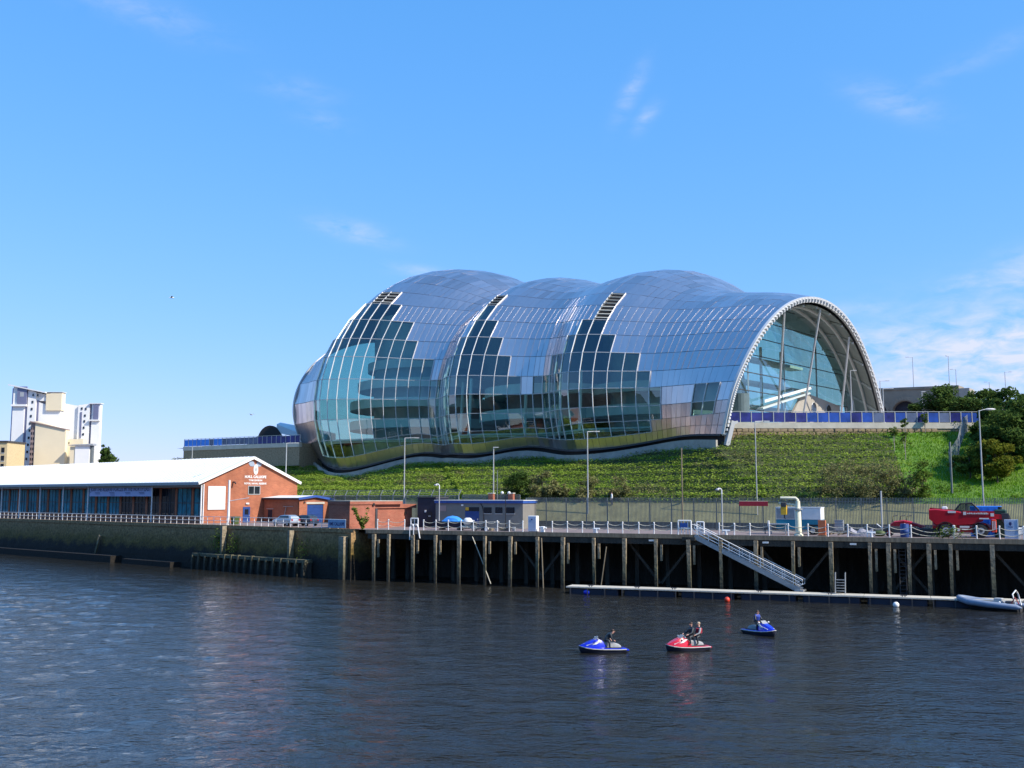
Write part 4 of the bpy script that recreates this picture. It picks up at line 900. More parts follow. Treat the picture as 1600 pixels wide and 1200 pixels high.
MB().loft([[(-.5 * k, -.4 * k, z), (.5 * k, -.4 * k, z), (.5 * k, .4 * k, z), (-.5 * k, .4 * k, z)] for z, k in ((0.1, .8), (1.1, 1))], True).build('body', 'bin_green', bi_); MB().box(-.55, .55, -.45, .45, 1.1, 1.2).build('lid', 'bin_green', bi_)
# ------------------------------------------------------------------ low brick building at the corner of the quay
d0 = 1.0; sB = sL(546, d0); lb_ = T('low_brick_store', 'low lit red brick store with stepped parapet at the quay corner', 'building', tuple(LL(sB, d0, 6)), AL)
ln1 = solve(lambda d: LL(sB, d0 + d, 8), 628, 0, 40); ln2 = solve(lambda d: LL(sB + .0, d0 + d, 8), 648, 0, 40); lr = solve(lambda d: LL(sB, d0 + d, 8), 586, 0, 40)
mb = MB(); mb.box(-4.0, 0, 0, lr, -1.0, 2.95); mb.box(-4, -0.5, lr + .002, ln2, 0, 2.45); mb.build('wall', 'brick_old', lb_)
MB().box(-4.1, 0.12, -0.08, ln1, 2.955, 3.35).build('parapet', 'brick_old', lb_); MB().box(-4.1, 0.15, -0.1, ln1, 3.352, 3.42).build('parapet_coping', 'pale_concrete', lb_)
MB().box(-4.0, -0.3, lr + .1, ln2 + .6, 2.452, 2.95).build('lower_parapet', 'brick_old', lb_)
MB().box(-0.5, 0.05, lr + .05, lr + .4, 0, 2.44).build('recess_shade_block', 'dark_grey', lb_)  # dark block puts the shade of the recess into colour
MB().box(-4.2, 0.1, -0.1, lr - .3, -2.0, -0.95).build('stone_base', 'pale_concrete', lb_)
MB().box(0.0, 0.18, lr - .5, lr - .2, 2.75, 3.1).build('wall_lamp', 'black', lb_); MB().box(-.48, -.3, ln2 - 1.4, ln2 - 1.2, 1.6, 1.95).build('wall_lamp', 'black', lb_)
pt_ = np.array(LR(0.9, 0.4, 6.2)); pts = []
for k in range(9):
    a = rng.random() * 6.28; l = 1.0 + 1.6 * rng.random(); tt = rng.random(60)
    pts.append(pt_ + np.stack([np.cos(a) * .5 * l * tt, np.sin(a) * .4 * l * tt, l * tt], -1) + rng.normal(0, .1, (60, 3)))
bu = T('quay_corner_bush', 'wild green bush sprouting at the quay corner before the brick store', 'bush', tuple(pt_))
leaves('foliage', np.concatenate(pts) - pt_, 0.17, 'leaf_mid', bu)
for k in range(4): MB().tube([(0, 0, -.3), (random.uniform(-.4, .4), random.uniform(-.3, .3), 1.4)], .03, 5).build('stem', 'bark', bu)
# dark block and grey cabin with blue fascia
db = T('dark_blue_store', 'plain dark navy box store between the brick store and the grey cabin', 'building', tuple(LR(sR(652, 11), 11, 6)), AR)
w1 = sR(681, 11) - sR(652, 11); MB().bbox(0, w1, 0, 3.5, 0, 3.75, .05).build('wall', 'navy', db); MB().box(-.08, w1 + .02, -.08, 3.6, 3.76, 3.9).build('roof', 'dark_grey', db)
MB().box(1.1, 1.3, -.1, -.001, 1.9, 2.2).build('wall_light', 'white_paint', db); MB().box(w1 * .55, w1 * .8, -.03, -.001, 0, 2.0).build('door', 'black', db); MB().box(w1 * .6, w1 * .72, -.06, -.032, 1.35, 1.5).build('door_sign', 'lamp_grey', db)
gs = sR(680.5, 10.2); gc = T('grey_cabin', 'long grey flat roofed cabin with blue fascia and blue door on the jetty', 'cabin', tuple(LR(gs, 10.2, 6)), AR)
gl_ = sR(817, 10.2) - gs; mat('cabin_grey', (0.21, 0.20, 0.18), 0.85, 0, 0.1, 1, 0.2)
MB().box(0, gl_, 0, 4.2, 0, 3.1).build('wall', 'cabin_grey', gc)
MB().box(-.1, gl_ + .1, -.15, 4.3, 3.102, 3.42).build('fascia', 'blue_fascia', gc); MB().box(-.15, gl_ + .15, -.2, 4.35, 3.422, 3.5).build('roof', 'white_roof', gc)
def gxp(px): return sR(px, 10.2) - gs
def front(x0, x1, z0, z1, name, m, p=gc, y=-.04): return MB().box(x0, x1, y, -.001, z0, z1).build(name, m, p)
dd = front(gxp(727), gxp(748.5), 0, 2.1, 'door', 'blue_door'); front(gxp(727), gxp(748.5), 2.12, 2.6, 'door_toplight', 'window_dark')
MB().box(gxp(746), gxp(747), -.1, -.041, 1.0, 1.2).build('handle', 'lamp_grey', dd)
mat('sign_yellow', (0.75, 0.42, 0.03), 0.6); front(gxp(727.5), gxp(732.5), 2.2, 2.6, 'warning_sign', 'sign_yellow', y=-.07)
mat('sign_pink', (0.38, 0.27, 0.25), 0.7); front(gxp(686), gxp(697), 2.1, 2.8, 'faded_notice', 'sign_pink')
for a, b in ((756, 768), (774, 785), (790.5, 804)):
    w_ = front(gxp(a), gxp(b), 1.85, 2.6, 'window', 'window_dark'); MB().box(gxp(a) - .05, gxp(b) + .05, -.09, -.002, 1.76, 1.84).build('sill', 'lamp_grey', w_)
MB().tube([(gxp(751), -.06, 3.05), (gxp(754), -.06, 2.7), (gxp(756), -.06, 1.8), (gxp(756), -.06, .2)], .05, 6).build('cable_pipe', 'black', gc)
MB().box(gxp(721.5), gxp(724), -.16, -.001, 2.75, 2.95).build('wall_lamp', 'white_paint', gc)
for i, px in enumerate((768, 799)):
    ck = T('brick_stack', ('left' if i == 0 else 'right') + ' short brick pier rising behind the grey cabin roof', 'brick pier', tuple(LR(sR(px, 15.8), 15.8, 6)), AR, 'brick piers behind the grey cabin')
    MB().box(-.34, .34, -.3, .3, 0, 4.3).build('shaft', 'brick_old', ck); MB().box(-.4, .4, -.36, .36, 4.302, 4.42).build('cap', 'pale_concrete', ck)
# ------------------------------------------------------------------ timber jetty
jt = T('timber_jetty', 'dark timber jetty on rows of tall piles along the river', 'jetty', tuple(LR(0, 0, 0)), AR)
sA = sR(587, 0); sZ = 92.0
MB().box(sA - 1.5, sZ, 0.0, 9.0, 5.5, 5.99).build('deck', 'dark_timber', jt)
MB().box(sA - 1.2, sZ, -0.22, -0.002, 5.58, 6.02).build('edge_beam', 'timber', jt)
MB().box(sA - 1.0, sZ, -0.12, -0.004, 4.95, 5.56).build('lower_beam', 'dark_timber', jt)
MB().box(-0.8, sZ, 9.2, 9.8, -2, 5.98).build('back_wall', 'dark_timber', jt)
PX = [587, 610, 648, 683, 720, 760, 800, 842, 882, 930, 978, 1027, 1078, 1128, 1183, 1241, 1300, 1361, 1390, 1422, 1453, 1487, 1552, 1618, 1684]
for i, px in enumerate(PX):
    s = sR(px, 0, 3); r = 0.15 if i % 2 else 0.19; ln = random.uniform(-.06, .06)
    mb = MB(); mb.loft([[(s + ln * (5.4 - z) / 5 + r * cx * k, -0.42 + .17 * cy * k, z) for cx, cy in ((-1, -1), (1, -1), (1, 1), (-1, 1))] for z, k in ((-2, 1.0), (2.2, .94), (5.5, 1.06))], True)
    mb.build('pile', 'pile_wood', jt)
    s2 = s + 0.55
    if i % 3 != 1:
        MB().loft([[(s2 + .11 * cx, -0.30 + .1 * cy, z) for cx, cy in ((-1, -1), (1, -1), (1, 1), (-1, 1))] for z in (random.uniform(2.6, 3.6), 4.9)], True).build('fender_batten', 'pile_wood', jt)
    MB().loft([[(s + .22 * cx, 4.2 + .2 * cy, z) for cx, cy in ((-1, -1), (1, -1), (1, 1), (-1, 1))] for z in (-2, 5.4)], True).build('inner_pile', 'dark_timber', jt)
    if i % 2 == 0 and i > 4:
        sg_ = 1 if (i // 2) % 2 else -1
        MB().beam((s, 1.2, 5.0), (s + 3.4 * sg_, 1.2, 0.8), 0.24, 0.24).build('brace', 'dark_timber', jt)
MB().tube([(sR(738, -.3, 5), -.3, 5.4), (sR(752, -.3, 3), -.35, 3.0), (sR(768, -.3, 0), -.5, 0.2)], .05, 6).build('hanging_rope', 'rope', jt)
MB().tube([(sR(847, -.3, 5), -.5, 5.4), (sR(850, -.6, 0), -.8, -0.2)], .07, 6).build('loose_pole', 'timber', jt)
MB().tube([(sR(948, -.3, 4), -.4, 4.6), (sR(940, -.6, 0), -.9, 0.2)], .06, 6).build('loose_pole', 'timber', jt)
lad = MB(); sx_ = sR(1412, 1.5, 3)
for q_ in (-.3, .3): lad.tube([(sx_ + q_, .1, 0.0), (sx_ + q_, .1, 5.5)], .05, 6)
for k in range(14): lad.tube([(sx_ - .3, .1, .4 + k * .36), (sx_ + .3, .1, .4 + k * .36)], .03, 5)
lad.build('ladder', 'dark_grey', jt)
for px in (1018, 1196, 1333): 
    s = sR(px, -.3, 5.3); MB().box(s - .3, s + .3, -.3, -.23, 5.25, 5.42).build('depth_plate', 'white_paint', jt)
# chains and posts along the edge
def chain(label, pxs, d=0.5):
    c = T('chain_fence', label, 'chain fence', tuple(LR(sR(pxs[0], d), d, 6.0)), AR); s0_ = sR(pxs[0], d); ss = [sR(p, d) - s0_ for p in pxs]
    for s in ss:
        p = MB().tube([(s, 0, 0), (s + random.uniform(-.05, .05), 0, 1.15)], .065, 7).build('post', 'white_paint', c)
        MB().sphere((s, 0, 1.17), .09, 8, 6).build('cap', 'white_paint', p)
    for a, b in zip(ss[:-1], ss[1:]):
        for z in (1.05, .55):
            sag = .12 * (b - a) * random.uniform(.8, 1.2)
            MB().tube([(a + (b - a) * t, 0, z - sag * 4 * t * (1 - t)) for t in np.linspace(0, 1, 9)], .032, 5).build('chain', 'rope', c, smooth=True)
    return c
chain('white posts and sagging chains on the jetty edge in front of the grey cabin', [662, 681, 700.5, 720.5, 740, 759, 777, 796, 817])
chain('white posts and sagging chains on the jetty edge left of the gangway', [863, 886.5, 910, 928, 950, 973, 998, 1022, 1049])
chain('white posts and sagging chains on the jetty edge between gangway and telehandler', [1124, 1147.5, 1172, 1202, 1232, 1263, 1294, 1325, 1355.5, 1390, 1424, 1490.5])
chain('white posts and sagging chains on the jetty edge in front of the telehandler', [1491.5, 1526.5, 1562.5, 1600, 1640])
chain('white posts and chains at the left end of the jetty by the brick store', [590, 607, 632], 0.9)
def gate(label, px0, px1, d, h=1.3, bars=4, m='white_paint'):
    g = T('white_gate', label, 'gate', tuple(LR(sR(px0, d), d, 6)), AR); w_ = sR(px1, d) - sR(px0, d)
    fr = MB(); 
    for x in (0, w_): fr.tube([(x, 0, 0), (x, 0, h)], .08, 8)
    for z in (h * .45, h): fr.tube([(0, 0, z), (w_, 0, z)], .07, 8)
    fr.build('frame', m, g)
    for k in range(1, bars): MB().tube([(w_ * k / bars, 0, 0.05), (w_ * k / bars, 0, h * .98)], .045, 6).build('bar', m, g)
    return g
g1 = gate('white tubular gate left of the head of the gangway', 1060, 1080, -0.6, 1.45, 4); MB().box(.2, 1.0, -.1, -.08, .75, 1.2).build('notice', 'blue_fascia', g1)
gate('small white gate panel behind the gangway head', 1089, 1100, 0.6, 1.3, 2)
gate('white handrail at the left end of the jetty beside the dark blue store', 642, 653, 1.4, 1.35, 2)
for i, px in enumerate((643, 649)):
    lg = T('ladder_hoop', ('left' if i == 0 else 'right') + ' white ladder hoop over the jetty edge near the brick store', 'ladder', tuple(LR(sR(px, -.35), -.35, 5.2)), AR, 'ladder hoops on the jetty edge')
    MB().tube([(-.22, 0, -.3), (-.24, 0, 1.2), (-.1, .1, 1.5), (.12, .1, 1.5), (.25 + .1 * i, 0, 1.2), (.3 + .3 * i, 0, -.1)], .07, 8).build('hoop', 'white_paint', lg, smooth=True)
# ------------------------------------------------------------------ pontoon and gangway
def lin(p0, p1, t): return p0 + (p1 - p0) * t
PA, PB = gp(884, 916, 0.75), gp(1680, 942, 0.75)
pdv = (PB - PA); pl_ = pdv.length; pang = math.atan2(pdv.y, pdv.x)
pn = T('floating_pontoon', 'long low floating pontoon with pale deck moored in front of the jetty', 'pontoon', (PA.x, PA.y, 0), pang)
for k in range(8):
    a, b = pl_ * k / 8 + .02, pl_ * (k + 1) / 8 - .02
    MB().box(a, b, 0, 2.2, 0.62, 0.75).build('deck_section', 'pale_concrete', pn)
    MB().bbox(a + .3, b - .3, .12, 2.1, -.4, .615, .1).build('float_tank', 'navy', pn)
for k in np.linspace(.5, pl_ - .5, 26): MB().box(k - .05, k + .05, -.04, .0, -.1, .6).build('rubbing_strip', 'dark_grey', pn)
for k in (.055, .16, .24, .42, .56, .70, .9):
    c = MB(); x = pl_ * k; c.tube([(x - .3, .35, .9), (x + .3, .35, .9)], .05, 6); c.tube([(x - .12, .35, .74), (x - .12, .35, .9)], .05, 6); c.tube([(x + .12, .35, .74), (x + .12, .35, .9)], .05, 6); c.build('mooring_cleat', 'dark_grey', pn)
GA, GB = LR(sR(1085, -.4), -.4, 5.95), gp(1250, 921, 0.85)
gd = GB - GA; gw_ = T('gangway', 'white railed metal gangway sloping from the jetty down to the pontoon', 'gangway', tuple(GA), math.atan2(gd.y, gd.x))
gl2 = math.hypot(gd.x, gd.y); gz = gd.z
MB().beam((0, .0, -.12), (gl2, .0, gz - .12), .08, .5).build('near_girder', 'galv', gw_); MB().beam((0, 1.15, -.12), (gl2, 1.15, gz - .12), .08, .5).build('far_girder', 'galv', gw_)
MB().beam((0, .575, .02), (gl2, .575, gz + .02), 1.06, .07).build('walkway', 'lamp_grey', gw_)
for y, nm in ((0, 'near_handrail'), (1.15, 'far_handrail')):
    mb = MB()
    for h in (.38, .72, 1.08): mb.tube([(0, y, h), (gl2, y, gz + h)], .045, 6)
    mb.tube([(gl2, y, gz + 1.08), (gl2 + .28, y, gz + .95), (gl2 + .25, y, gz + .5), (gl2, y, gz + .38)], .045, 6)
    mb.tube([(0, y, 1.08), (-.3, y, 1.12), (-.35, y, .8), (0, y, .38)], .045, 6)
    rl_ = mb.build(nm, 'white_paint', gw_)
    for k in range(10):
        t = (k + .4) / 10; MB().tube([(gl2 * t, y, gz * t), (gl2 * t, y, gz * t + 1.06)], .04, 6).build('baluster', 'white_paint', rl_)
MB().box(gl2 - .5, gl2 + .35, -.15, 1.3, gz - .2, gz - .06).build('foot_plate', 'lamp_grey', gw_)
MB().box(-1.3, .1, -.2, 1.4, -.55, -.2).build('head_platform', 'dark_timber', gw_)
def buoy(label, m, px, py, r, sx=1.0):
    p = gp(px, py, 0.15); b = T('mooring_buoy', label, 'buoy', (p.x, p.y, 0)); MB().sphere((0, 0, .2), (r * sx, r, r), 14, 10).build('float', m, b, smooth=True); MB().tube([(0, 0, .2 + r * .9), (0, 0, .2 + r * 1.2)], .06, 6).build('eye', 'dark_grey', b)
buoy('orange red round buoy floating against the pontoon', 'orange_red', 1136, 938, .28); buoy('blue oval fender buoy at the left end of the pontoon', 'ski_blue', 918, 926, .3, 1.5); buoy('small white buoy at the pontoon right of the steps', 'white_paint', 1400, 946, .28)
st = T('boarding_steps', 'small metal boarding steps with tall rails standing on the pontoon', 'steps', tuple(gp(1305, 928, .76)), pang)
for y in (0, .8):
    MB().tube([(0, y, 0), (.05, y, 2.0)], .04, 6).build('rail', 'galv', st); MB().tube([(.9, y, 0), (.95, y, 2.0)], .04, 6).build('rail', 'galv', st)
for k in range(5): MB().box(.1, .9, .1 + .12 * k, .4 + .12 * k, .25 + .25 * k, .3 + .25 * k).build('tread', 'galv', st)
# rigid inflatable boat
RA, RB_ = gp(1492, 946, 0.2), gp(1596, 954, 0.2); rd_ = RB_ - RA
rib = T('inflatable_boat', 'grey blue rigid inflatable boat moored at the right end of the pontoon', 'boat', (RA.x, RA.y, 0), math.atan2(rd_.y, rd_.x))
rl2 = rd_.length
path = [(rl2, .15, .38), (rl2 * .93, .1, .42), (rl2 * .5, 0.05, .50), (rl2 * .2, .12, .62), (rl2 * .05, .5, .78), (0, .95, .84), (rl2 * .05, 1.4, .78), (rl2 * .2, 1.78, .62), (rl2 * .5, 1.85, .5), (rl2 * .93, 1.8, .42), (rl2, 1.75, .38)]
rr = [.05, .24, .29, .29, .27, .26, .27, .29, .29, .24, .05]; rings = []
for i, p in enumerate(path):
    d = (Vector(path[min(i + 1, 10)]) - Vector(path[max(i - 1, 0)])).normalized(); a = d.cross(Vector((0, 0, 1))).normalized(); u = a.cross(d)
    rings.append([Vector(p) + (a * math.cos(q_) + u * math.sin(q_)) * rr[i] for q_ in np.linspace(0, 6.283, 13)[:-1]])
MB().loft(rings, True).build('tube', 'hypalon', rib, smooth=True)
MB().loft([[(rl2 * .03, .95, .55)] * 4, [(rl2 * .2, .3, .5), (rl2 * .2, 1.6, .5), (rl2 * .2, 1.2, 0), (rl2 * .2, .7, 0)], [(rl2 * .92, .2, .4), (rl2 * .92, 1.7, .4), (rl2 * .92, 1.3, -.2), (rl2 * .92, .6, -.2)]], True).build('hull', 'dark_grey', rib)
MB().bbox(rl2 * .55, rl2 * .68, .65, 1.25, .4, 1.05, .06).build('console', 'lamp_grey', rib); MB().bbox(rl2 * .72, rl2 * .84, .65, 1.25, .4, .85, .06).build('seat', 'dark_grey', rib)
MB().tube([(rl2 * .9, .3, .5), (rl2 * .86, .35, 1.5), (rl2 * .87, .95, 1.8), (rl2 * .86, 1.55, 1.5), (rl2 * .9, 1.6, .5)], .06, 8).build('roll_frame', 'white_paint', rib, smooth=True)
MB().loft([[(rl2 * 1.0 + x, .8, z), (rl2 * 1.0 + x, 1.1, z), (rl2 * 1.0 + x + .3, 1.1, z), (rl2 * 1.0 + x + .3, .8, z)] for x, z in ((0, -.2), (0, .6), (-.1, 1.0))], True).build('outboard', 'black', rib)
MB().tube([(rl2 * .66, .2, .62), (rl2 * .68, .2, .78)], .1, 8).build('cleat', 'white_paint', rib)
MB().tube([(rl2 * .83, .2, .6), (rl2 * .9, .25, 1.25), (rl2 * .95, .3, .7)], .05, 6).build('red_line', 'red_cloth', rib)
# ------------------------------------------------------------------ tall fences behind the quay
def fence(label, fn, s0_, s1, step, h, rz, pale, cranked=False, m='fence_grey'):
    f = T('security_fence', label, 'fence', tuple(fn(s0_, 0)), rz); n_ = int(round((s1 - s0_) / step)); st_ = (s1 - s0_) / n_
    for k in range(n_ + 1):
        x = k * st_
        pts_ = [(x, .06, 0), (x, .06, h)] + ([(x + .25, .3, h + .75)] if cranked else [])
        mb = MB()
        for a, b in zip(pts_[:-1], pts_[1:]): mb.beam(a, b, .11, .11)
        mb.build('post', 'galv' if cranked else m, f)
        if k < n_:
            mb = MB(); xs_ = np.arange(x + .1, x + st_ - .02, pale)
            for q_ in xs_: mb.box(q_, q_ + (.06 if not cranked else .026), -.02, .02, .05, h + (.0 if cranked else .08 * (1 if int(q_ / pale) % 2 else .6)))
            mb.build('panel', m, f, kind='stuff')
            r_ = MB(); r_.box(x, x + st_, .022, .07, .35, .42); r_.box(x, x + st_, .022, .07, h - .42, h - .35); r_.build('rail', m, f)
            if cranked:
                t2 = MB()
                for z in (0, .25, .5, .72): t2.tube([(x + z * .33, .06 + z * .33, h + z), (x + st_ + z * .33, .06 + z * .33, h + z)], .03, 4)
                t2.build('top_wires', m, f)
    return f
DF = 14.0
fence('tall grey palisade fence along the back of the jetty below the hedges', lambda s, d: LR(s, DF + d, 6), sR(822, DF), 108, 2.7, 3.75, AR, .16)
fence('darker mesh security fence behind the grey cabin', lambda s, d: LR(s, 16.2 + d, 6), sR(722, 16.2), sR(812, 16.2), 2.6, 4.15, AR, .11, False)
fence('grey security fence with cranked post tops behind the brick garage', lambda s, d: LL(s, 20 + d, 6), sL(470, 20), sL(716, 20), 2.55, 4.1, AL, .10, True)
bnn = T('red_fence_banner', 'long dark red banner hung on the palisade fence', 'banner', tuple(LR(sR(1156, DF - .1), DF - .1, 6)), AR); wb = sR(1201, DF) - sR(1156, DF)
MB().box(0, wb, -.03, .0, 2.85, 3.4).build('cloth', 'red_cloth', bnn); MB().tube([(0, 0, 3.4), (wb, 0, 3.4)], .03, 5).build('cord', 'rope', bnn)
# ------------------------------------------------------------------ lamps and poles
def lamp(label, base, top_z, arm=(1.6, 0), m='lamp_grey', r=.09, head='flat', name='street_lamp', group=None):
    l = T(name, label, 'street lamp', tuple(base), 0, group); h = top_z - base.z
    MB().tube([(0, 0, 0), (0, 0, h * .3), (0, 0, h)], r * 1.25, 8, r1=r * .8).build('pole', m, l, smooth=True)
    if head == 'flat':
        MB().tube([(0, 0, h - .05), (arm[0], arm[1], h)], .06, 6).build('arm', m, l); d = Vector((arm[0], arm[1], 0)).normalized()
        e = Vector((arm[0], arm[1], h)); MB().beam(e - d * .2, e + d * .55, .28, .12).build('lamp_head', m, l)
    elif head == 'sodium':
        MB().tube([(0, 0, h - .1), (arm[0] * .4, arm[1], h + .06), (arm[0], arm[1], h + .1)], .05, 6).build('arm', m, l)
        mb = MB(); mb.sphere((arm[0] + .1, arm[1], h + .1), (.62, .2, .14), 12, 8); mb.build('lamp_head', 'seat_white', l, smooth=True)
    elif head == 'hook':
        MB().tube([(0, 0, h - .5), (0, 0, h - .05), (-.15, 0, h + .12), (-.4, 0, h + .1)], .07, 8).build('hook_arm', 'white_paint', l, smooth=True); MB().sphere((-.45, 0, h), (.22, .18, .14), 10, 6).build('lamp_head', 'lamp_grey', l, smooth=True)
    elif head == 'globes':
        for sx2 in (-.42, .42):
            MB().tube([(0, 0, h - .3), (sx2, 0, h)], .03, 5).build('arm', m, l); MB().sphere((sx2, 0, h + .15), .19, 10, 8).build('globe', 'white_paint', l, smooth=True)
    return l
def zpx(p, py):    # height over point p that is seen at py
    a, b = 0.0, 80.0
    for _ in range(50):
        m_ = (a + b) / 2
        if proj((p.x, p.y, m_))[1] > py: a = m_
        else: b = m_
    return a
def lamp_px(label, px, d, pytop, fn='R', base_z=6.0, **k):
    p = (LR(sR(px, d), d, base_z) if fn == 'R' else LL(sL(px, d), d, base_z)); return lamp(label, p, zpx(p, pytop), **k)
lamp_px('pale street lamp behind the drill hall roof below the concert hall end', 445, 22, 692, 'L', arm=(1.4, .3))
lamp_px('grey street lamp standing behind the low brick store', 631, 22.5, 684, 'R', arm=(1.5, .2))
lamp_px('short street lamp with flat head behind the grey cabin', 771, 22.3, 699, 'R', arm=(.15, 0))
lamp_px('grey street lamp in front of the middle of the glass facade', 919, 22.3, 674, 'R', arm=(1.1, .2))
lamp_px('tall slim pale street lamp below the corner of the stone terrace', 1184, 22.3, 658, 'R', arm=(1.3, .2), r=.07)
lamp_px('tall street lamp with long cream head in front of the right hand trees', 1539, 22.3, 641, 'R', arm=(1.2, 0), head='sodium')
lamp_px('white hook topped lamp post left of the grey cabin', 686, 8.0, 758, 'R', head='hook', m='lamp_grey', r=.065)
lamp_px('black lamp post with two white globes in front of the grey cabin', 790, 9.0, 772, 'R', head='globes', m='black', r=.05)
lamp_px('white hook topped lamp post on the jetty right of the gangway head', 1129, 5.0, 765, 'R', head='hook', m='lamp_grey', r=.075)
for lb2, px, d, yt, m_, r_ in (('thin brown timber pole standing before the hedges left of the gangway', 1067, 13, 700, 'timber', .08), ('white flagpole on the jetty left of the red tractor', 1379, 6, 767, 'lamp_grey', .09), ('thin dark pole behind the grey cabin roof', 777, 15.3, 735, 'fence_grey', .05)):
    p = LR(sR(px, d), d, 6); o = T('pole', lb2, 'pole', tuple(p)); MB().tube([(0, 0, 0), (0, 0, zpx(p, yt) - 6)], r_, 7).build('shaft', m_, o); MB().tube([(0, 0, 0), (0, 0, .12)], r_ * 1.8, 7).build('foot', m_, o)
# ------------------------------------------------------------------ things on the jetty
def RJ(name, label, cat, px, d, z=6.01, rz=0.0): return T(name, label, cat, tuple(LR(sR(px, d), d, z)), AR + rz)
# small boat under a blue cover
bt = RJ('covered_boat', 'small dark boat with bright blue cover on the jetty before the grey cabin', 'boat', 705, 3.2)
rg = []
for x, w_, k0 in ((-2.2, .15, .75), (-1.7, .55, .35), (-.5, .8, .2), (1.0, .8, .2), (2.0, .7, .25)): rg.append([(x, -w_, 1.0), (x, -w_ * .75, k0 + .1), (x, 0, k0), (x, w_ * .75, k0 + .1), (x, w_, 1.0)])
MB().loft(rg, True).build('hull', 'navy', bt, smooth=False)
mat('tarp_blue', (0.05, 0.28, 0.75), 0.5, 0, 0.2, 2, 0.6, 3)
rg = []
for x, w_, h in ((-.9, .75, .1), (-.5, .8, .5), (.2, .82, .62), (.9, .8, .5), (1.3, .78, .1)): rg.append([(x, -w_, 1.0), (x, -w_ * .8, 1.0 + h * .7), (x, 0, 1.05 + h), (x, w_ * .8, 1.0 + h * .7), (x, w_, 1.0)])
MB().loft(rg, True).build('cover', 'tarp_blue', bt, smooth=True)
for x in (-1.2, 1.2): MB().beam((x, -.7, .1), (x, .7, .1), .2, .2).build('trestle', 'timber', bt)
# clutter heap left of the notice cabinet
hp = RJ('clutter_heap', 'heap of pale sacks ropes and planks on the jetty before the cabin door', 'heap', 737, 2.4)
for k in range(7):
    c = (random.uniform(-1.2, 1.2), random.uniform(-.5, .5), random.uniform(.2, .6)); MB().sphere(c, (random.uniform(.35, .6), .35, random.uniform(.22, .4)), 9, 6).build('sack', random.choice(['seat_white', 'grey_cloth', 'pale_concrete']), hp, smooth=True)
MB().sphere((-.5, 0, 1.0), (.62, .5, .5), 10, 7).build('white_bundle', 'white_paint', hp, smooth=True)
for k in range(5): MB().beam((-.5 + .1 * k, -.6 + .25 * k, .95), (3.2 + random.uniform(-.4, .4), -.5 + .22 * k, 1.0), .22, .06).build('plank', 'pale_concrete', hp)
for k in range(8): MB().bbox(1.3 + .55 * k, 1.7 + .55 * k, -.3 + random.uniform(-.4, .3), .2, 0, random.uniform(.2, .5), .04).build('scrap_piece', random.choice(['galv', 'white_paint', 'timber', 'dark_grey']), hp)
pl3 = RJ('mooring_block', 'white mooring block with arms on the jetty edge right of the notice cabinet', 'bollard', 848, .8)
MB().bbox(-.22, .22, -.2, .2, 0, .62, .05).build('post', 'white_paint', pl3); MB().tube([(-.45, 0, .5), (.45, 0, .45)], .1, 8).build('arm', 'white_paint', pl3)
for lb3, px in (('white mooring bollard on the jetty edge below the hook topped lamp post', 1135), ('white mooring bollard on the jetty edge left of the red tractor', 1362), ('white mooring bollard on the jetty edge near the middle of the chains', 932)):
    bo = RJ('mooring_bollard', lb3, 'bollard', px, .55); MB().tube([(0, 0, 0), (0, 0, .4)], .16, 10).build('post', 'white_paint', bo); MB().tube([(-.38, 0, .42), (.38, 0, .42)], .12, 8).build('cross_arm', 'white_paint', bo)
# notice cabinet
nc_ = RJ('notice_cabinet', 'tall white cabinet on the jetty edge, its front coloured blue for shade', 'cabinet', 825, .7)
wc = sR(838, .7) - sR(825, .7); mat('cabinet_shade_blue', (0.42, 0.50, 0.66), 0.5)  # shade on the white front face, put into the colour
MB().bbox(0, wc, 0, .75, .05, 1.78, .03).build('body', 'white_paint', nc_); MB().box(.05, wc - .05, -.03, -.002, .15, 1.68).build('front_panel', 'cabinet_shade_blue', nc_); MB().box(wc * .4, wc * .55, -.05, -.031, 1.3, 1.45).build('emblem', 'ink_navy', nc_); MB().box(.1, wc - .1, .1, .65, 0, .05).build('foot', 'dark_grey', nc_)
# cream davit crane
dv = RJ('davit_crane', 'cream painted pillar crane with a short jib and hoist on the jetty', 'crane', 1248, .9)
mat('cream_paint', (0.78, 0.74, 0.55), 0.5, 0, 0.06, 2)
MB().loft([[(r * math.cos(a), r * math.sin(a), z) for a in np.linspace(0, 6.283, 17)[:-1]] for r, z in ((.46, 0), (.46, .12), (.32, .2), (.29, 2.6), (.25, 2.7), (.22, 3.5))], True).build('pillar', 'cream_paint', dv, smooth=True)
MB().tube([(0, 0, 3.1), (-.02, 0, 3.6), (-.2, 0, 3.78), (-1.7, 0, 3.8)], .17, 8, r1=.13).build('jib', 'cream_paint', dv, smooth=True)
MB().loft([[(.46 * math.cos(a), .46 * math.sin(a), z) for a in np.linspace(0, 6.283, 17)[:-1]] for z in (2.6, 2.75)], True).build('slewing_collar', 'galv', dv)
hs = MB().bbox(-1.7, -1.05, -.2, .2, 2.1, 3.1, .08).build('hoist', 'sign_yellow', dv); MB().bbox(-1.65, -1.1, -.22, .22, 2.9, 3.35, .05).build('hoist_motor', 'dark_grey', hs); MB().tube([(-1.35, 0, 2.1), (-1.35, 0, 1.8), (-1.25, 0, 1.7)], .06, 6).build('hook', 'dark_grey', hs)
MB().beam((-1.9, 0, 3.3), (.2, 0, 3.05), .1, .16).build('tie_bar', 'cream_paint', dv)
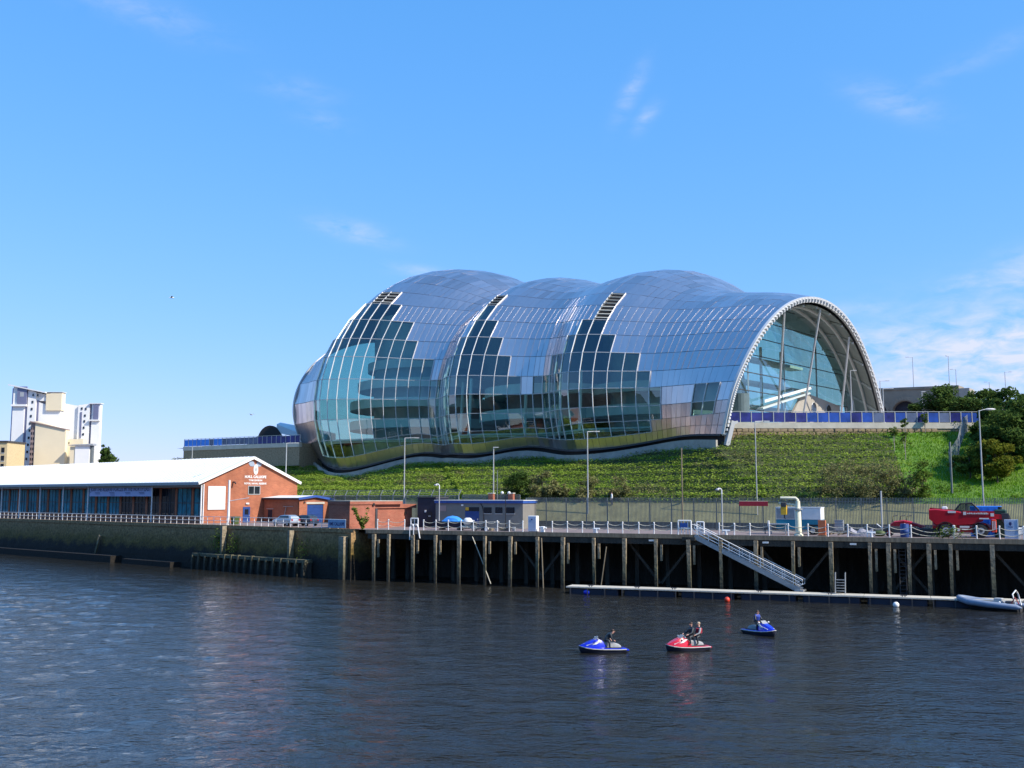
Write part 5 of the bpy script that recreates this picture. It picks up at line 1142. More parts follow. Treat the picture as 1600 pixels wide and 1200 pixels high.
# teal and white trailer cabin
tr_ = RJ('trailer_cabin', 'teal and white towed site cabin on wheels behind the pillar crane', 'trailer', 1213, 4.5, 6.01, R_(-3))
tl = sR(1284, 4.5) - sR(1213, 4.5)
MB().bbox(0, tl, 0, 2.0, .55, 1.55, .03).build('lower_body', 'teal', tr_); MB().bbox(0.002, tl - .002, 0.002, 1.998, 1.56, 2.75, .03).build('upper_body', 'white_paint', tr_)
MB().box(tl * .46, tl * .58, -.02, -.001, 1.56, 2.72).build('side_stripe', 'teal', tr_); MB().box(.05, tl * .42, -.015, -.001, 1.62, 2.68).build('shade_panel', 'grey_cloth', tr_)  # the grey panel paints shade onto the left part of the white side
MB().box(-.03, tl + .03, -.03, 2.03, 2.76, 2.84).build('roof', 'white_roof', tr_)
for y in (.1, 1.7):
    w2 = MB().loft([[(tl * .82 + .42 * math.cos(a), y + q_, .42 + .42 * math.sin(a)) for a in np.linspace(0, 6.283, 19)[:-1]] for q_ in (-.25, .0)], True).build('wheel', 'tyre', tr_); MB().loft([[(tl * .82 + .25 * math.cos(a), y + q_, .42 + .25 * math.sin(a)) for a in np.linspace(0, 6.283, 13)[:-1]] for q_ in (-.29, -.24)], True).build('rim', 'lamp_grey', w2)
MB().box(tl * .68, tl * .96, -.06, -.001, .9, 1.05).build('mudguard', 'black', tr_); MB().beam((0, 1, .5), (-1.5, 1, .5), .12, .12).build('drawbar', 'dark_grey', tr_); MB().tube([(-1.4, 1, .5), (-1.4, 1, 0)], .06, 6).build('jockey_leg', 'dark_grey', tr_)
# stack of orange bricks on a pallet: courses built one by one
bs = RJ('brick_pallet', 'square stack of orange red bricks on the jetty edge right of the trailer', 'brick stack', 1285, 1.2)
mat('new_brick', (0.55, 0.16, 0.07), 0.85, 0, 0.12, 3)
for k in range(9): MB().box(-.35 + .01 * (k % 2), .35 + .01 * (k % 2), -.3, .3, .1 + k * .165, .255 + k * .165).build('brick_course', 'new_brick', bs)
MB().box(-.4, .4, -.35, .35, 0, .1).build('pallet', 'timber', bs)
# crates, scrap, tarpaulin
cr2 = RJ('metal_crate', 'grey mesh metal crate standing on timber scraps behind the chains', 'crate', 1312, 2.2)
for k in range(7): MB().beam((-1.2 + .35 * k, random.uniform(-.5, .3), .12 + .08 * (k % 3)), (-.5 + .35 * k, random.uniform(-.4, .5), .35), .16, .14).build('timber_scrap', 'timber', cr2)
MB().bbox(-.42, .42, -.35, .35, .55, 1.6, .03).build('box', 'galv', cr2)
for z in (.62, .95, 1.28, 1.55): MB().box(-.45, .45, -.38, -.351, z, z + .06).build('slat', 'lamp_grey', cr2)
tp_ = RJ('tarpaulin_bundle', 'lumpy grey tarpaulin bundle on the jetty between crate and flagpole', 'bundle', 1346, 2.4)
mat('tarp_grey', (0.30, 0.29, 0.32), 0.7, 0, 0.2, 3, 0.8, 4); rg = []
for i, x in enumerate(np.linspace(-1.25, 1.1, 9)):
    h = .5 + .35 * math.sin(i * .9 + .5) ** 2 + random.uniform(-.08, .08); rg.append([(x, -.55 + random.uniform(-.1, .1), 0), (x, -.5, h * .6), (x, -.1, h), (x, .4, h * .8), (x, .6, 0)])
MB().loft(rg, True).build('sheet', 'tarp_grey', tp_, smooth=True); MB().sphere((1.7, .2, .3), (.6, .4, .32), 9, 6).build('net_heap', 'bin_green', tp_, smooth=True)
# red tractor-like machine
tk = RJ('red_tractor', 'small red open machine with black deck behind the chains', 'tractor', 1412, 4.0)
MB().bbox(-1.9, 1.2, -.6, .6, .35, .95, .08).build('black_deck', 'dark_grey', tk)
MB().loft([[(x, -w_, 1.0), (x, -w_, h - .1), (x, -w_ * .6, h), (x, w_ * .6, h), (x, w_, h - .1), (x, w_, 1.0)] for x, w_, h in ((-1.2, .35, 1.25), (-.8, .45, 1.5), (.1, .5, 1.62), (.7, .45, 1.5), (1.3, .3, 1.3), (2.0, .25, 1.05))], True).build('bonnet', 'red_paint', tk, smooth=False)
for x in (-1.3, .9):
    for y in (-.65, .65):
        w2 = MB().loft([[(x + .38 * math.cos(a), y + q_, .38 + .38 * math.sin(a)) for a in np.linspace(0, 6.283, 17)[:-1]] for q_ in (-.13, .13)], True).build('wheel', 'tyre', tk); MB().loft([[(x + .2 * math.cos(a), y + q_, .38 + .2 * math.sin(a)) for a in np.linspace(0, 6.283, 13)[:-1]] for q_ in (-.16, .16)], True).build('rim', 'red_paint', w2)
for x in (-1.0, -.3, .3): MB().tube([(x, -.2, 1.4), (x + .1, -.2, 2.0), (x + .5, -.1, 2.05)], .05, 6).build('lever', 'dark_grey', tk)
MB().tube([(1.2, -.3, 1.2), (1.8, -.35, .8), (2.2, -.3, .2)], .11, 7).build('chute', 'red_cloth', tk); MB().tube([(-1.9, 0, .7), (-2.5, 0, 1.2)], .06, 6).build('handle_bar', 'white_paint', tk)
br_ = RJ('blue_barrel', 'dark blue plastic barrel standing on the jetty in front of the red machine', 'barrel', 1414, 1.3)
MB().loft([[(r * math.cos(a), r * math.sin(a), z) for a in np.linspace(0, 6.283, 17)[:-1]] for r, z in ((.38, 0), (.42, .1), (.42, .5), (.44, .54), (.44, .6), (.42, .64), (.42, 1.15), (.38, 1.25), (.38, 1.3))], True).build('drum', 'blue_door', br_, smooth=True); MB().tube([(0, .15, 1.29), (0, .15, 1.34)], .06, 8).build('bung', 'white_paint', br_)
# red telehandler
th = RJ('telehandler', 'large red telescopic handler parked on the jetty with its boom lowered to the right', 'telehandler', 1508, 3.6, 6.01, R_(4))
th['label'] = 'large red telescopic handler with lowered boom parked behind the chains'
MB().loft([[(x, -.75, zb_), (x, -.8, (zb_ + zt) / 2), (x, -.7, zt), (x, .7, zt), (x, .8, (zb_ + zt) / 2), (x, .75, zb_)] for x, zb_, zt in ((-2.9, .7, 1.55), (-2.7, .5, 1.75), (-.6, .5, 1.75), (.6, .5, 1.5), (1.9, .55, 1.35), (2.4, .65, 1.2))], True).build('chassis', 'red_paint', th)
MB().loft([[(x, -1.1, zb_), (x, -1.13, zt - .1), (x, -1.0, zt), (x, -.45, zt), (x, -.45, zb_)] for x, zb_, zt in ((-3.2, 1.75, 2.7), (-2.6, 1.25, 2.75), (-1.0, 1.2, 2.6), (.6, 1.3, 2.3), (1.6, 1.6, 2.1))], True).build('side_body', 'red_paint', th)
bm_ = MB().beam((-3.1, .15, 2.55), (2.4, -.05, 2.05), .5, .62).build('boom', 'red_paint', th); MB().beam((2.2, -.05, 2.06), (3.4, -.07, 1.98), .4, .46).build('boom_extension', 'red_paint', bm_)
MB().loft([[(3.3, -.3, 2.3), (3.3, .2, 2.3), (3.3, .2, 1.6), (3.3, -.3, 1.6)], [(3.9, -.35, 2.35), (3.9, .25, 2.35), (3.9, .25, .9), (3.9, -.35, .9)], [(4.1, -.3, 1.8), (4.1, .2, 1.8), (4.1, .2, .8), (4.1, -.3, .8)]], True).build('fork_carriage', 'dark_grey', th)
cab_ = MB()
cpts = [(-.95, 1.9), (-.75, 2.7), (-.3, 3.25), (.7, 3.3), (1.25, 2.7), (1.35, 2.0)]
for y in (-.95, -.2):
    for a, b2 in zip(cpts[:-1], cpts[1:]): cab_.tube([(a[0], y, a[1]), (b2[0], y, b2[1])], .07, 6)
for a in cpts: cab_.tube([(a[0], -.95, a[1]), (a[0], -.2, a[1])], .05, 6)
cab_.tube([(.15, -.95, 1.9), (.15, -.95, 3.27)], .05, 6); cab_ = cab_.build('cab_frame', 'black', th)
glass_mat('cab_glass', (.55, .62, .62), .12)
for y in (-.96, -.19): MB().add([(x, y, z) for x, z in cpts], [tuple(range(6))]).build('cab_window', 'cab_glass', cab_)
MB().bbox(-.5, .1, -.85, -.35, 1.9, 2.6, .08).build('seat', 'black', th)
mat('exhaust_white', (.7, .7, .7), .5)
MB().bbox(-2.0, -1.5, -.9, -.5, 2.72, 2.98, .08).build('air_filter', 'exhaust_white', th)
for x in (-1.75, 1.35):
    for y in (-1.0, 1.0):
        w2 = MB().loft([[(x + r * math.cos(a), y + q_, .68 + r * math.sin(a)) for a in np.linspace(0, 6.283, 25)[:-1]] for r, q_ in ((.52, -.24), (.66, -.2), (.68, 0), (.66, .2), (.52, .24))], True).build('wheel', 'tyre', th, smooth=True)
        MB().loft([[(x + r * math.cos(a), y + q_, .68 + r * math.sin(a)) for a in np.linspace(0, 6.283, 19)[:-1]] for r, q_ in ((.30, -.26), (.27, -.12), (.27, .12), (.30, .26))], True).build('rim', 'lamp_grey', w2)
        MB().loft([[(x + .16 * math.cos(a), y + q_, .68 + .16 * math.sin(a)) for a in np.linspace(0, 6.283, 13)[:-1]] for q_ in (-.29, .29)], True).build('hub', 'dark_grey', w2)
    MB().loft([[(x + r * math.cos(a), q_, .68 + r * math.sin(a)) for r, q_ in ((.78, -1.25), (.78, -.78), (.84, -.78), (.84, -1.25))] for a in np.linspace(.3, 2.85, 12)], True).build('mudguard', 'black', th)
MB().bbox(2.3, 2.75, -1.0, -.3, .55, 1.75, .06).build('stabiliser', 'orange_red', th)
for k in range(3): MB().box(2.36 + .13 * k, 2.42 + .13 * k, -1.02, -1.001, .8, 1.6).build('stabiliser_mark', 'seat_white', th)
# decals: pale plates and marks whose lettering cannot be read in the picture
for x0, x1, z0, z1, m_ in ((-.15, .12, 2.18, 2.48, 'seat_white'), (2.25, 2.55, 2.05, 2.35, 'seat_white')): MB().box(x0, x1, -1.18, -1.15, z0, z1).build('decal', m_, th)
for x0, x1, z0, z1 in ((-1.5, -.8, 2.36, 2.56), (1.25, 2.1, 1.78, 1.9), (-.5, .35, .95, 1.12), (-.5, .3, .78, .86), (-1.05, -.5, .62, .8)): MB().box(x0, x1, -1.16, -1.13, z0, z1).build('decal', 'seat_white', th)
mb = MB(); xx = .2
for k in range(13): w2 = random.choice((.08, .11, .13)); mb.box(xx, xx + w2, -1.175, -1.15, 2.24 + random.uniform(-.0, .03), 2.42 - random.uniform(0, .06)); xx += w2 + .035
mb.build('boom_lettering', 'seat_white', th)
MB().box(-.2, 2.6, -1.14, -.6, 2.05, 2.55).build('boom_cover', 'red_paint', th)
mat('bright_blue', (0.03, 0.22, 0.75), 0.5)
bx = RJ('blue_container', 'tall bright blue container standing behind the telehandler boom', 'container', 1552, 6.0); MB().bbox(-2.0, .9, 0, 1.2, 0, 3.0, .05).build('body', 'bright_blue', bx)
for x in (-1.5, -.9, -.3, .3): MB().box(x, x + .1, -.05, -.001, .2, 2.8).build('rib', 'bright_blue', bx)
gb = RJ('green_tank', 'dark green tank between the blue container and the white board', 'tank', 1565, 4.2); mat('dark_green', (0.01, 0.045, 0.03), .5); MB().bbox(-.55, .55, 0, 1.0, 0, 2.7, .12).build('body', 'dark_green', gb); MB().tube([(0, .5, 2.68), (0, .5, 2.95)], .18, 8).build('cap', 'black', gb)
wbd = RJ('white_board', 'pale board with a small dark emblem facing the river right of the telehandler', 'board', 1570.5, .7); wv = sR(1591, .7) - sR(1570.5, .7)
MB().bbox(0, wv, 0, .3, .05, 1.8, .02).build('panel', 'cabinet_shade_blue', wbd); MB().box(wv + .001, wv + .08, -.02, .32, 0, 1.85).build('edge', 'white_paint', wbd)  # front coloured as if in shade, edge left white as the sunlit side
em = MB(); em.ext([(0, .18), (.12, .1), (.1, -.1), (0, -.2), (-.1, -.1), (-.12, .1)], lambda u, v, e: (wv * .45 + u, e, 1.42 + v), -.02, -.002); em.box(wv * .45 - .2, wv * .45 + .2, -.02, -.002, 1.1, 1.16); em.build('emblem', 'ink_navy', wbd)
ws = RJ('white_locker', 'low white locker at the right edge on the jetty', 'locker', 1598, .9); MB().bbox(-.4, 1.2, 0, .6, .45, 1.05, .05).build('box', 'white_paint', ws); MB().box(-.3, -.15, .1, .5, 0, .45).build('leg', 'white_paint', ws); MB().box(.95, 1.1, .1, .5, 0, .45).build('leg', 'white_paint', ws)
wd = RJ('jetty_weed', 'green weed tuft growing on the jetty edge before the telehandler wheel', 'weed', 1482, .25); pts = rng.normal(0, 1, (260, 3)) * np.array([.75, .2, .35]) + np.array([0, 0, .45]); leaves('foliage', pts, .12, 'leaf_mid', wd); MB().tube([(0, 0, 0), (.1, 0, .5)], .02, 5).build('stem', 'bark', wd)
tbl = RJ('low_tank', 'long dark low tank on the jetty left of the telehandler', 'tank', 1446, 3.0); MB().bbox(-1.3, 1.3, -.5, .5, .1, .85, .1).build('body', 'black', tbl); MB().box(-1.2, 1.2, -.4, .4, 0, .1).build('skid', 'dark_grey', tbl)
ob = RJ('site_hut', 'small pale utility box with open flap left of the trailer', 'box', 1205, 4.2); MB().bbox(-.2, 1.6, 0, .6, 1.0, 1.12, .02).build('top', 'lamp_grey', ob); MB().box(-.1, 0, .1, .5, 0, 1.0).build('leg', 'lamp_grey', ob); MB().box(1.4, 1.5, .1, .5, 0, 1.0).build('leg', 'lamp_grey', ob); MB().bbox(-.35, -.2, 0, .6, .8, 1.4, .02).build('flap', 'white_paint', ob)
# ------------------------------------------------------------------ terrace right of the hall
def terrace(name, label, A, B, z, nb, pcol, wall_h, stone, seedcols, glass=True):
    d = B - A; ang = math.atan2(d.y, d.x); Ln = math.hypot(d.x, d.y)
    w_ = T(name + '_wall', label[0], 'wall', (A.x, A.y, z), ang)
    MB().box(0, Ln, 0, .6, -wall_h, -.85).build('stone_face', stone, w_); MB().box(-.05, Ln, -.12, .75, -.848, 0).build('capping', 'pale_concrete', w_)
    f = T(name + '_fence', label[1], 'fence', (A.x, A.y, z), ang)
    for k in range(nb + 1):
        x = Ln * k / nb; MB().box(x - .05, x + .05, .1, .2, 0, 1.55).build('post', 'lamp_grey', f)
        if k < nb:
            p = MB().box(x + .07, x + Ln / nb - .07, .14, .17, .08, 1.42).build('panel', seedcols[k % len(seedcols)] if not callable(seedcols) else seedcols(k), f)
    MB().box(0, Ln, .1, .2, 1.55, 1.62).build('top_rail', 'lamp_grey', f)
    return w_, f
mat('hoard_blue', (0.02, 0.07, 0.34), 0.35, 0, 0.35, 0.6); mat('hoard_navy', (0.025, 0.03, 0.17), 0.3, 0, 0.5, 0.6); mat('hoard_violet', (0.04, 0.045, 0.22), 0.3, 0, 0.4, 0.6); mat('hoard_grey', (0.10, 0.13, 0.22), 0.3, 0, 0.3, 0.6)
A, B = pz(1140, 661, 145.8), pz(1537, 659, 146.6); zt = 20.55
terrace('terrace', ('rough stone terrace wall with pale capping right of the concert hall', 'blue panelled fence along the stone terrace right of the concert hall'), A, B, 20.45, 23, None, 3.4, 'stone',
        lambda k: ['hoard_navy', 'hoard_navy', 'hoard_violet', 'hoard_navy', 'hoard_violet', 'hoard_navy', 'hoard_violet', 'hoard_blue', 'hoard_blue', 'hoard_blue', 'hoard_blue', 'hoard_navy', 'hoard_blue', 'hoard_grey', 'hoard_navy', 'hoard_blue', 'hoard_grey', 'hoard_navy', 'hoard_blue', 'hoard_grey', 'hoard_navy', 'hoard_blue', 'hoard_blue'][k % 23])
# stones of the terrace wall that can be told apart
tw = bpy.data.objects['terrace_wall']; mat('rubble', (0.27, 0.20, 0.12), .9, 0, .3, 2, .5, island=.3)
Lw = (B - A).length; x = .05; k = 0
sm = [MB().bbox(-.42 - .05 * i, .42 + .05 * i, -.16, .05, -.22, .22, .07) for i in range(3)]
proto = [m_.build('stone', 'rubble', tw) for m_ in sm]
cnt = 0
for row in range(4):
    x = .3 + .25 * (row % 2)
    while x < min(Lw - .4, 30) and cnt < 290:
        o = proto[cnt % 3] if cnt < 3 else proto[cnt % 3].copy()
        if cnt >= 3: COL.objects.link(o)
        o.location = (x, random.uniform(-.06, .02), -1.12 - row * .47); o.rotation_euler = (0, random.uniform(-.08, .08), 0); s_ = random.uniform(.75, 1.1); o.scale = (s_, 1, random.uniform(.8, 1.05)); x += s_ * .98; cnt += 1
# plateau behind the terrace and beside the hall
def slab(name, pts, m): me = bpy.data.meshes.new(name); me.from_pydata([tuple(p) for p in pts], [], [tuple(range(len(pts)))]); me.materials.append(MATS[m]); return link(name, me, None, 'structure')
slab('pavement_upper', [(A.x, A.y + .3, 20.35), (B.x, B.y + .3, 20.35), (120, 160, 20.3), (190, 300, 20.3), (-40, 300, 20.3), (-73, 223, 20.3), (-41, 206, 20.3), (0, 190, 20.28)], 'tarmac')
bt_ = T('concrete_buttress', 'short leaning concrete buttress at the foot of the arch', 'buttress', tuple(hxy(-.6, -1.2, 17.5))); MB().beam((0, 0, -.5), (1.0, .3, 3.0), .7, .6).build('block', 'lamp_grey', bt_); MB().beam((.3, .2, 2.4), (1.7, .6, 2.9), .5, .35).build('bracket', 'lamp_grey', bt_)
# left terrace with stage
A2, B2 = pz(287, 700, 219), pz(468, 694, 201)
terrace('upper_terrace', ('long stone wall of the upper terrace left of the concert hall', 'blue and grey panelled fence on the upper terrace left of the concert hall'), A2, B2, 20.45, 26, None, 4.5, 'stone',
        lambda k: 'bright_blue' if k < 9 and k != 6 else ('hoard_grey' if k < 17 else 'hoard_navy'))

uw = bpy.data.objects['upper_terrace_wall']; Lw2 = math.hypot((B2 - A2).x, (B2 - A2).y); MB().box(Lw2 - .6, Lw2, .6, 16, -5.5, -.1).build('return_wall', 'stone', uw)
P_ = pz(421, 690, 226); sgt = T('festival_stage', 'dark arched festival stage with white tent roof left of the concert hall', 'stage', (P_.x, P_.y, 20.4), R_(-12))
ar = [(3.0 * math.cos(a), 3.9 * math.sin(a) + 1.2) for a in np.linspace(0, math.pi, 17)]
arch_o = [(-3.0, 0)] + [(x, z) for x, z in reversed(ar)] + [(3.0, 0)]
MB().loft([[(x, 0, z) for x, z in arch_o], [(x, .6, z) for x, z in arch_o]], True).build('arched_backdrop', 'black', sgt)
MB().loft([[(3.0 + 4.2 * t, 0.2, 4.8 - 1.6 * t), (3.0 + 4.2 * t, 2.0, 5.6 - .8 * t), (3.0 + 4.2 * t, 6, 4.9 - .6 * t), (3.0 + 4.2 * t, 6, 3.4 - .5 * t), (3.0 + 4.2 * t, 0.2, 3.2 - .9 * t)] for t in (-.35, 0, .5, 1.5, 2.4)], True).build('tent_roof', 'white_roof', sgt)
MB().loft([[(-3, .2, 0), (-3, .2, 2.7), (-3, 3, 2.7), (-3, 3, 0)], [(-5.4, .2, 0), (-5.4, .2, 1.9), (-5.4, 3, 1.9), (-5.4, 3, 0)]], True).build('side_wing', 'dark_grey', sgt)
for x in (4.5, 6.0, 7.5, 9, 10.5): MB().box(x - .1, x + .1, .3, .5, 0, 2.2).build('tent_leg', 'white_paint', sgt)
MB().box(3.2, 11, .6, 5, 0, 1.5).build('barrier', 'navy', sgt)
for x, z0 in ((-4.6, 0), (-4.0, 0)): MB().tube([(x, .1, z0), (x + .5, .1, z0 + 2)], .06, 6).build('scaffold_pole', 'galv', sgt)
# ------------------------------------------------------------------ viaduct and far lamps on the right
YV = 240; p0, p1 = pz(1330, 645, YV), pz(1500, 645, YV - 14); d = p1 - p0; vd = T('brick_viaduct', 'brown stone viaduct with round arches behind the right side of the hall', 'viaduct', (p0.x, p0.y, 20), math.atan2(d.y, d.x)); Lv = math.hypot(d.x, d.y)
zt0, zt1 = pz(1385, 613, YV).z - 20, pz(1490, 606, YV - 13).z - 20
def vx(px): return solve(lambda s: Vector((p0.x, p0.y, 24)) + Vector((d.x, d.y, 0)).normalized() * s, px, -5, 60)
mb = MB(); edges = []; ops = [(vx(1357), vx(1387)), (vx(1396), vx(1434)), (vx(1445), vx(1481))]; prev = 0.0
def topz(x): return zt0 + (zt1 - zt0) * (x - vx(1385)) / (vx(1490) - vx(1385))
for a, b in ops:
    mb.loft([[(prev, 0, -1), (a, 0, -1), (a, 0, topz(a)), (prev, 0, topz(prev))], [(prev, 5, -1), (a, 5, -1), (a, 5, topz(a)), (prev, 5, topz(prev))]], True)
    nseg = 14; r = (b - a) / 2; zc = pz(1415, 627, YV - 6).z - 20 - r * .95
    for k in range(nseg):
        q0, q1 = math.pi - math.pi * k / nseg, math.pi - math.pi * (k + 1) / nseg; xa, xb = a + r + r * math.cos(q0), a + r + r * math.cos(q1); za, zb2 = zc + r * .95 * math.sin(q0), zc + r * .95 * math.sin(q1)
        mb.loft([[(xa, 0, za), (xb, 0, zb2), (xb, 0, topz(xb)), (xa, 0, topz(xa))], [(xa, 5, za), (xb, 5, zb2), (xb, 5, topz(xb)), (xa, 5, topz(xa))]], True)
    prev = b
mb.loft([[(prev, 0, -1), (Lv, 0, -1), (Lv, 0, topz(Lv)), (prev, 0, topz(prev))], [(prev, 5, -1), (Lv, 5, -1), (Lv, 5, topz(Lv)), (prev, 5, topz(prev))]], True)
mb.build('wall', 'viaduct', vd)
MB().loft([[(0, -.25, topz(0) + .002), (Lv, -.25, topz(Lv) + .002), (Lv, -.25, topz(Lv) + .5), (0, -.25, topz(0) + .5)], [(0, 5.2, topz(0) + .002), (Lv, 5.2, topz(Lv) + .002), (Lv, 5.2, topz(Lv) + .5), (0, 5.2, topz(0) + .5)]], True).build('parapet', 'viaduct', vd)
MB().box(Lv + .01, Lv + 2.2, -.1, 5, -1, topz(Lv) - .2).build('pale_end_pier', 'beige_wall', vd)
for a, b in ops:
    MB().box(a + .1, b - .1, 1.6, 1.9, -1, pz(1415, 626, YV - 6).z - 20).build('arch_infill', 'navy', vd)
    r = (b - a) / 2; vsr = MB()
    for k in range(16):
        q_ = math.pi * (k + .5) / 16; q2 = math.pi * .47 / 16; P4 = [(a + r + rr_ * math.cos(q), zc + rr_ * .95 * math.sin(q)) for rr_, q in ((r + .02, q_ - q2), (r + .95, q_ - q2), (r + .95, q_ + q2), (r + .02, q_ + q2))]
        MB().loft([[(x, -.12, z) for x, z in P4], [(x, .3, z) for x, z in P4]], True).build('arch_stone', 'viaduct', vd)
for i, (lb4, px, pyt, py0, Y_, ax, hd) in enumerate((('tall street lamp above the middle of the viaduct', 1428, 558, 612, 260, -1.2, 'flat'), ('tall twin headed mast at the right end of the viaduct', 1484, 556, 610, 255, -.4, 'hook'), ('street lamp just right of the viaduct mast', 1495, 577, 612, 270, -1.0, 'flat'), ('distant street lamp over the trees left of the far right', 1547, 597, 625, 280, -.8, 'flat'), ('distant street lamp over the trees at the far right', 1572, 581, 620, 262, 1.2, 'flat'), ('street lamp just right of the far foot of the arch', 1377, 595, 648, 215, 1.4, 'flat'), ('lower street lamp beside the far foot of the arch', 1381, 607, 648, 205, 1.6, 'flat'), ('pale column lamp on the terrace before the viaduct arches', 1442, 612, 650, 190, 0.1, 'flat'), ('slim lamp standing under the arch of the concert hall', 1331, 579, 648, 170, .5, 'flat'))):
    p = pz(px, py0, Y_); lamp(lb4, Vector((p.x, p.y, p.z - 1.5)), pz(px, pyt, Y_).z, arm=(ax, 0), head=hd, r=.10)
lamp('small street lamp at the left end of the upper terrace', Vector((*pz(300, 720, 214).xy, 17)), pz(300, 698, 214).z, arm=(1.4, 0), r=.09)
# ------------------------------------------------------------------ apartment tower far left
YT = 350; tw0 = pz(18, 700, YT); ta = T('apartment_tower', 'white and cream apartment tower with slit windows at the far left', 'building', (tw0.x, tw0.y, 6), 0.0)
mat('tower_white', (.86, .85, .82), .7, 0, .03, .2); mat('tower_side_shade', (.36, .37, .52), .7, 0, .05, .2); mat('tower_cream', (.80, .69, .48), .8, 0, .04, .2); mat('tower_brown', (.30, .22, .20), .8)  # side tone is the white wall with shade put into its colour
sc_ = YT / 1600.0
def X_(px): return pz(px, 680, YT).x - tw0.x
def Z_(py, px=80): return pz(px, py, YT).z - 6
def blk(name, px0, px1, ptop, y0, y1, m, parent=ta, pr=None, z0=0):
    xa, xb = X_(px0), X_(px1); za, zb_ = (Z_(ptop), Z_(ptop if pr is None else pr))
    return MB().loft([[(xa, y0, z0), (xb, y0, z0), (xb, y0, zb_), (xa, y0, za)], [(xa, y1, z0), (xb, y1, z0), (xb, y1, zb_), (xa, y1, za)]], True).build(name, m, parent)
blk('front_shaft', 17.5, 36, 604, 0, 14, 'tower_white', pr=606); blk('side_shaft', 12.5, 17.4, 606, 1.5, 14, 'tower_side_shade', pr=605)
blk('slit_bay', 36.05, 40, 607, .4, 14, 'tower_glass', pr=608); blk('window_shaft', 40.05, 53, 607, 0.2, 14, 'tower_white', pr=613); blk('second_slit_bay', 53.05, 56, 625, .8, 14, 'tower_glass'); blk('second_shaft_top', 53.06, 68, 613, 1.0, 14, 'tower_white', pr=616, z0=Z_(626)); blk('middle_shaft', 56.05, 90, 628, 1.2, 5, 'tower_white', pr=640)
blk('roof_slab', 10.5, 70, 600.5, -.8, 14.5, 'tower_white', pr=613, z0=Z_(604)) if False else None
MB().loft([[(X_(10.5), -1, Z_(602.5)), (X_(69), -1, Z_(614.5)), (X_(69), -1, Z_(612.8)), (X_(10.5), -1, Z_(600.6))], [(X_(10.5), 14, Z_(602.5)), (X_(69), 14, Z_(614.5)), (X_(69), 14, Z_(612.8)), (X_(10.5), 14, Z_(600.6))]], True).build('roof_plate', 'white_roof', ta)
cw = MB().box(X_(24.5), X_(39.5), -.5, -.01, Z_(631.5), Z_(604)).build('corner_glazing', 'tower_glass', ta); MB().box(X_(29), X_(35), -.55, -.51, Z_(620), Z_(613)).build('pane', 'lamp_grey', cw)
MB().box(X_(16), X_(40), -.8, -.02, Z_(635), Z_(632)).build('balcony_band', 'tower_white', ta)
blk('cream_penthouse', 68.1, 92.5, 615, .5, 3.5, 'tower_cream', pr=613, z0=Z_(641)); MB().box(X_(67), X_(94), .3, 3.7, Z_(612.9) + .05, Z_(612)).build('penthouse_roof', 'white_roof', ta)
blk('white_wing', 90.05, 116, 629, 3, 6, 'tower_white', pr=633); blk('far_shaft', 116.05, 134, 632, 2.2, 5, 'tower_white', pr=630); blk('far_slit_bay', 134.05, 138, 631, 3.0, 5, 'tower_glass'); blk('far_corner_shaft', 138.05, 151.5, 631, 2, 3.6, 'tower_white')
MB().box(X_(134), X_(153), 1.5, 4, Z_(630.3), Z_(629)).build('far_roof_plate', 'white_roof', ta)
cw = MB().box(X_(141), X_(149), 1.6, 1.99, Z_(655), Z_(631.5)).build('corner_glazing', 'tower_glass', ta); MB().box(X_(134), X_(152), 1.3, 1.98, Z_(657), Z_(655.2)).build('balcony_band', 'tower_white', ta)
MB().box(X_(120), X_(122.5), 2.0, 2.19, Z_(684), Z_(643)).build('slit_window', 'tower_glass', ta)
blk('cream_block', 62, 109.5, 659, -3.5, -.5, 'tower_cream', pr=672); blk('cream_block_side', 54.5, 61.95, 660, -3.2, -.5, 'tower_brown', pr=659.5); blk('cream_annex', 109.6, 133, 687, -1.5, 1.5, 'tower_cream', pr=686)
MB().loft([[(X_(53.5), -3.9, Z_(660.5)), (X_(110), -3.9, Z_(672.6)), (X_(110), -3.9, Z_(671.4)), (X_(53.5), -3.9, Z_(659))], [(X_(53.5), -.4, Z_(660.5)), (X_(110), -.4, Z_(672.6)), (X_(110), -.4, Z_(671.4)), (X_(53.5), -.4, Z_(659))]], True).build('cream_block_roof', 'tower_brown', ta)
blk('entrance_block', 130, 152, 698, -6, -4, 'tower_white', pr=696); blk('entrance_side', 152.1, 155.5, 697, -5.5, -4, 'fence_grey'); blk('entrance_canopy', 120, 158, 696.5, -6.6, -3.6, 'lamp_grey', pr=694.5, z0=Z_(697.5)); blk('entrance_cream', 122, 129.9, 699, -5.8, -4, 'tower_cream')
sw = [(48.5, 617), (55.5, 617.5), (48, 628), (47.3, 639), (46.6, 650), (45.8, 661.5), (45.3, 672.5), (44.6, 684), (44, 695), (43.4, 706), (42.6, 717)]
for px, py in sw: MB().box(X_(px - 1.3), X_(px + 1.3), .05, .19, Z_(py + 1.9), Z_(py - 1.9)).build('window', 'window_dark', ta)
for px, py in ((122, 637.5), (128.3, 638), (127.5, 648.5), (126.8, 657.5), (126.3, 667.5), (125.8, 678)): MB().box(X_(px - 1.2), X_(px + 1.2), 2.02, 2.18, Z_(py + 1.8), Z_(py - 1.8)).build('window', 'window_dark', ta)
for py in (619, 630): MB().box(X_(67), X_(69.5), .8, .99, Z_(py + 1.6), Z_(py - 1.6)).build('window', 'window_dark', ta)
for k in range(8):
    for px in (55.6, 58.6): MB().box(X_(px), X_(px + 1.5), -3.26, -3.2, Z_(672 + k * 8), Z_(668 + k * 8)).build('window', 'window_dark', ta)
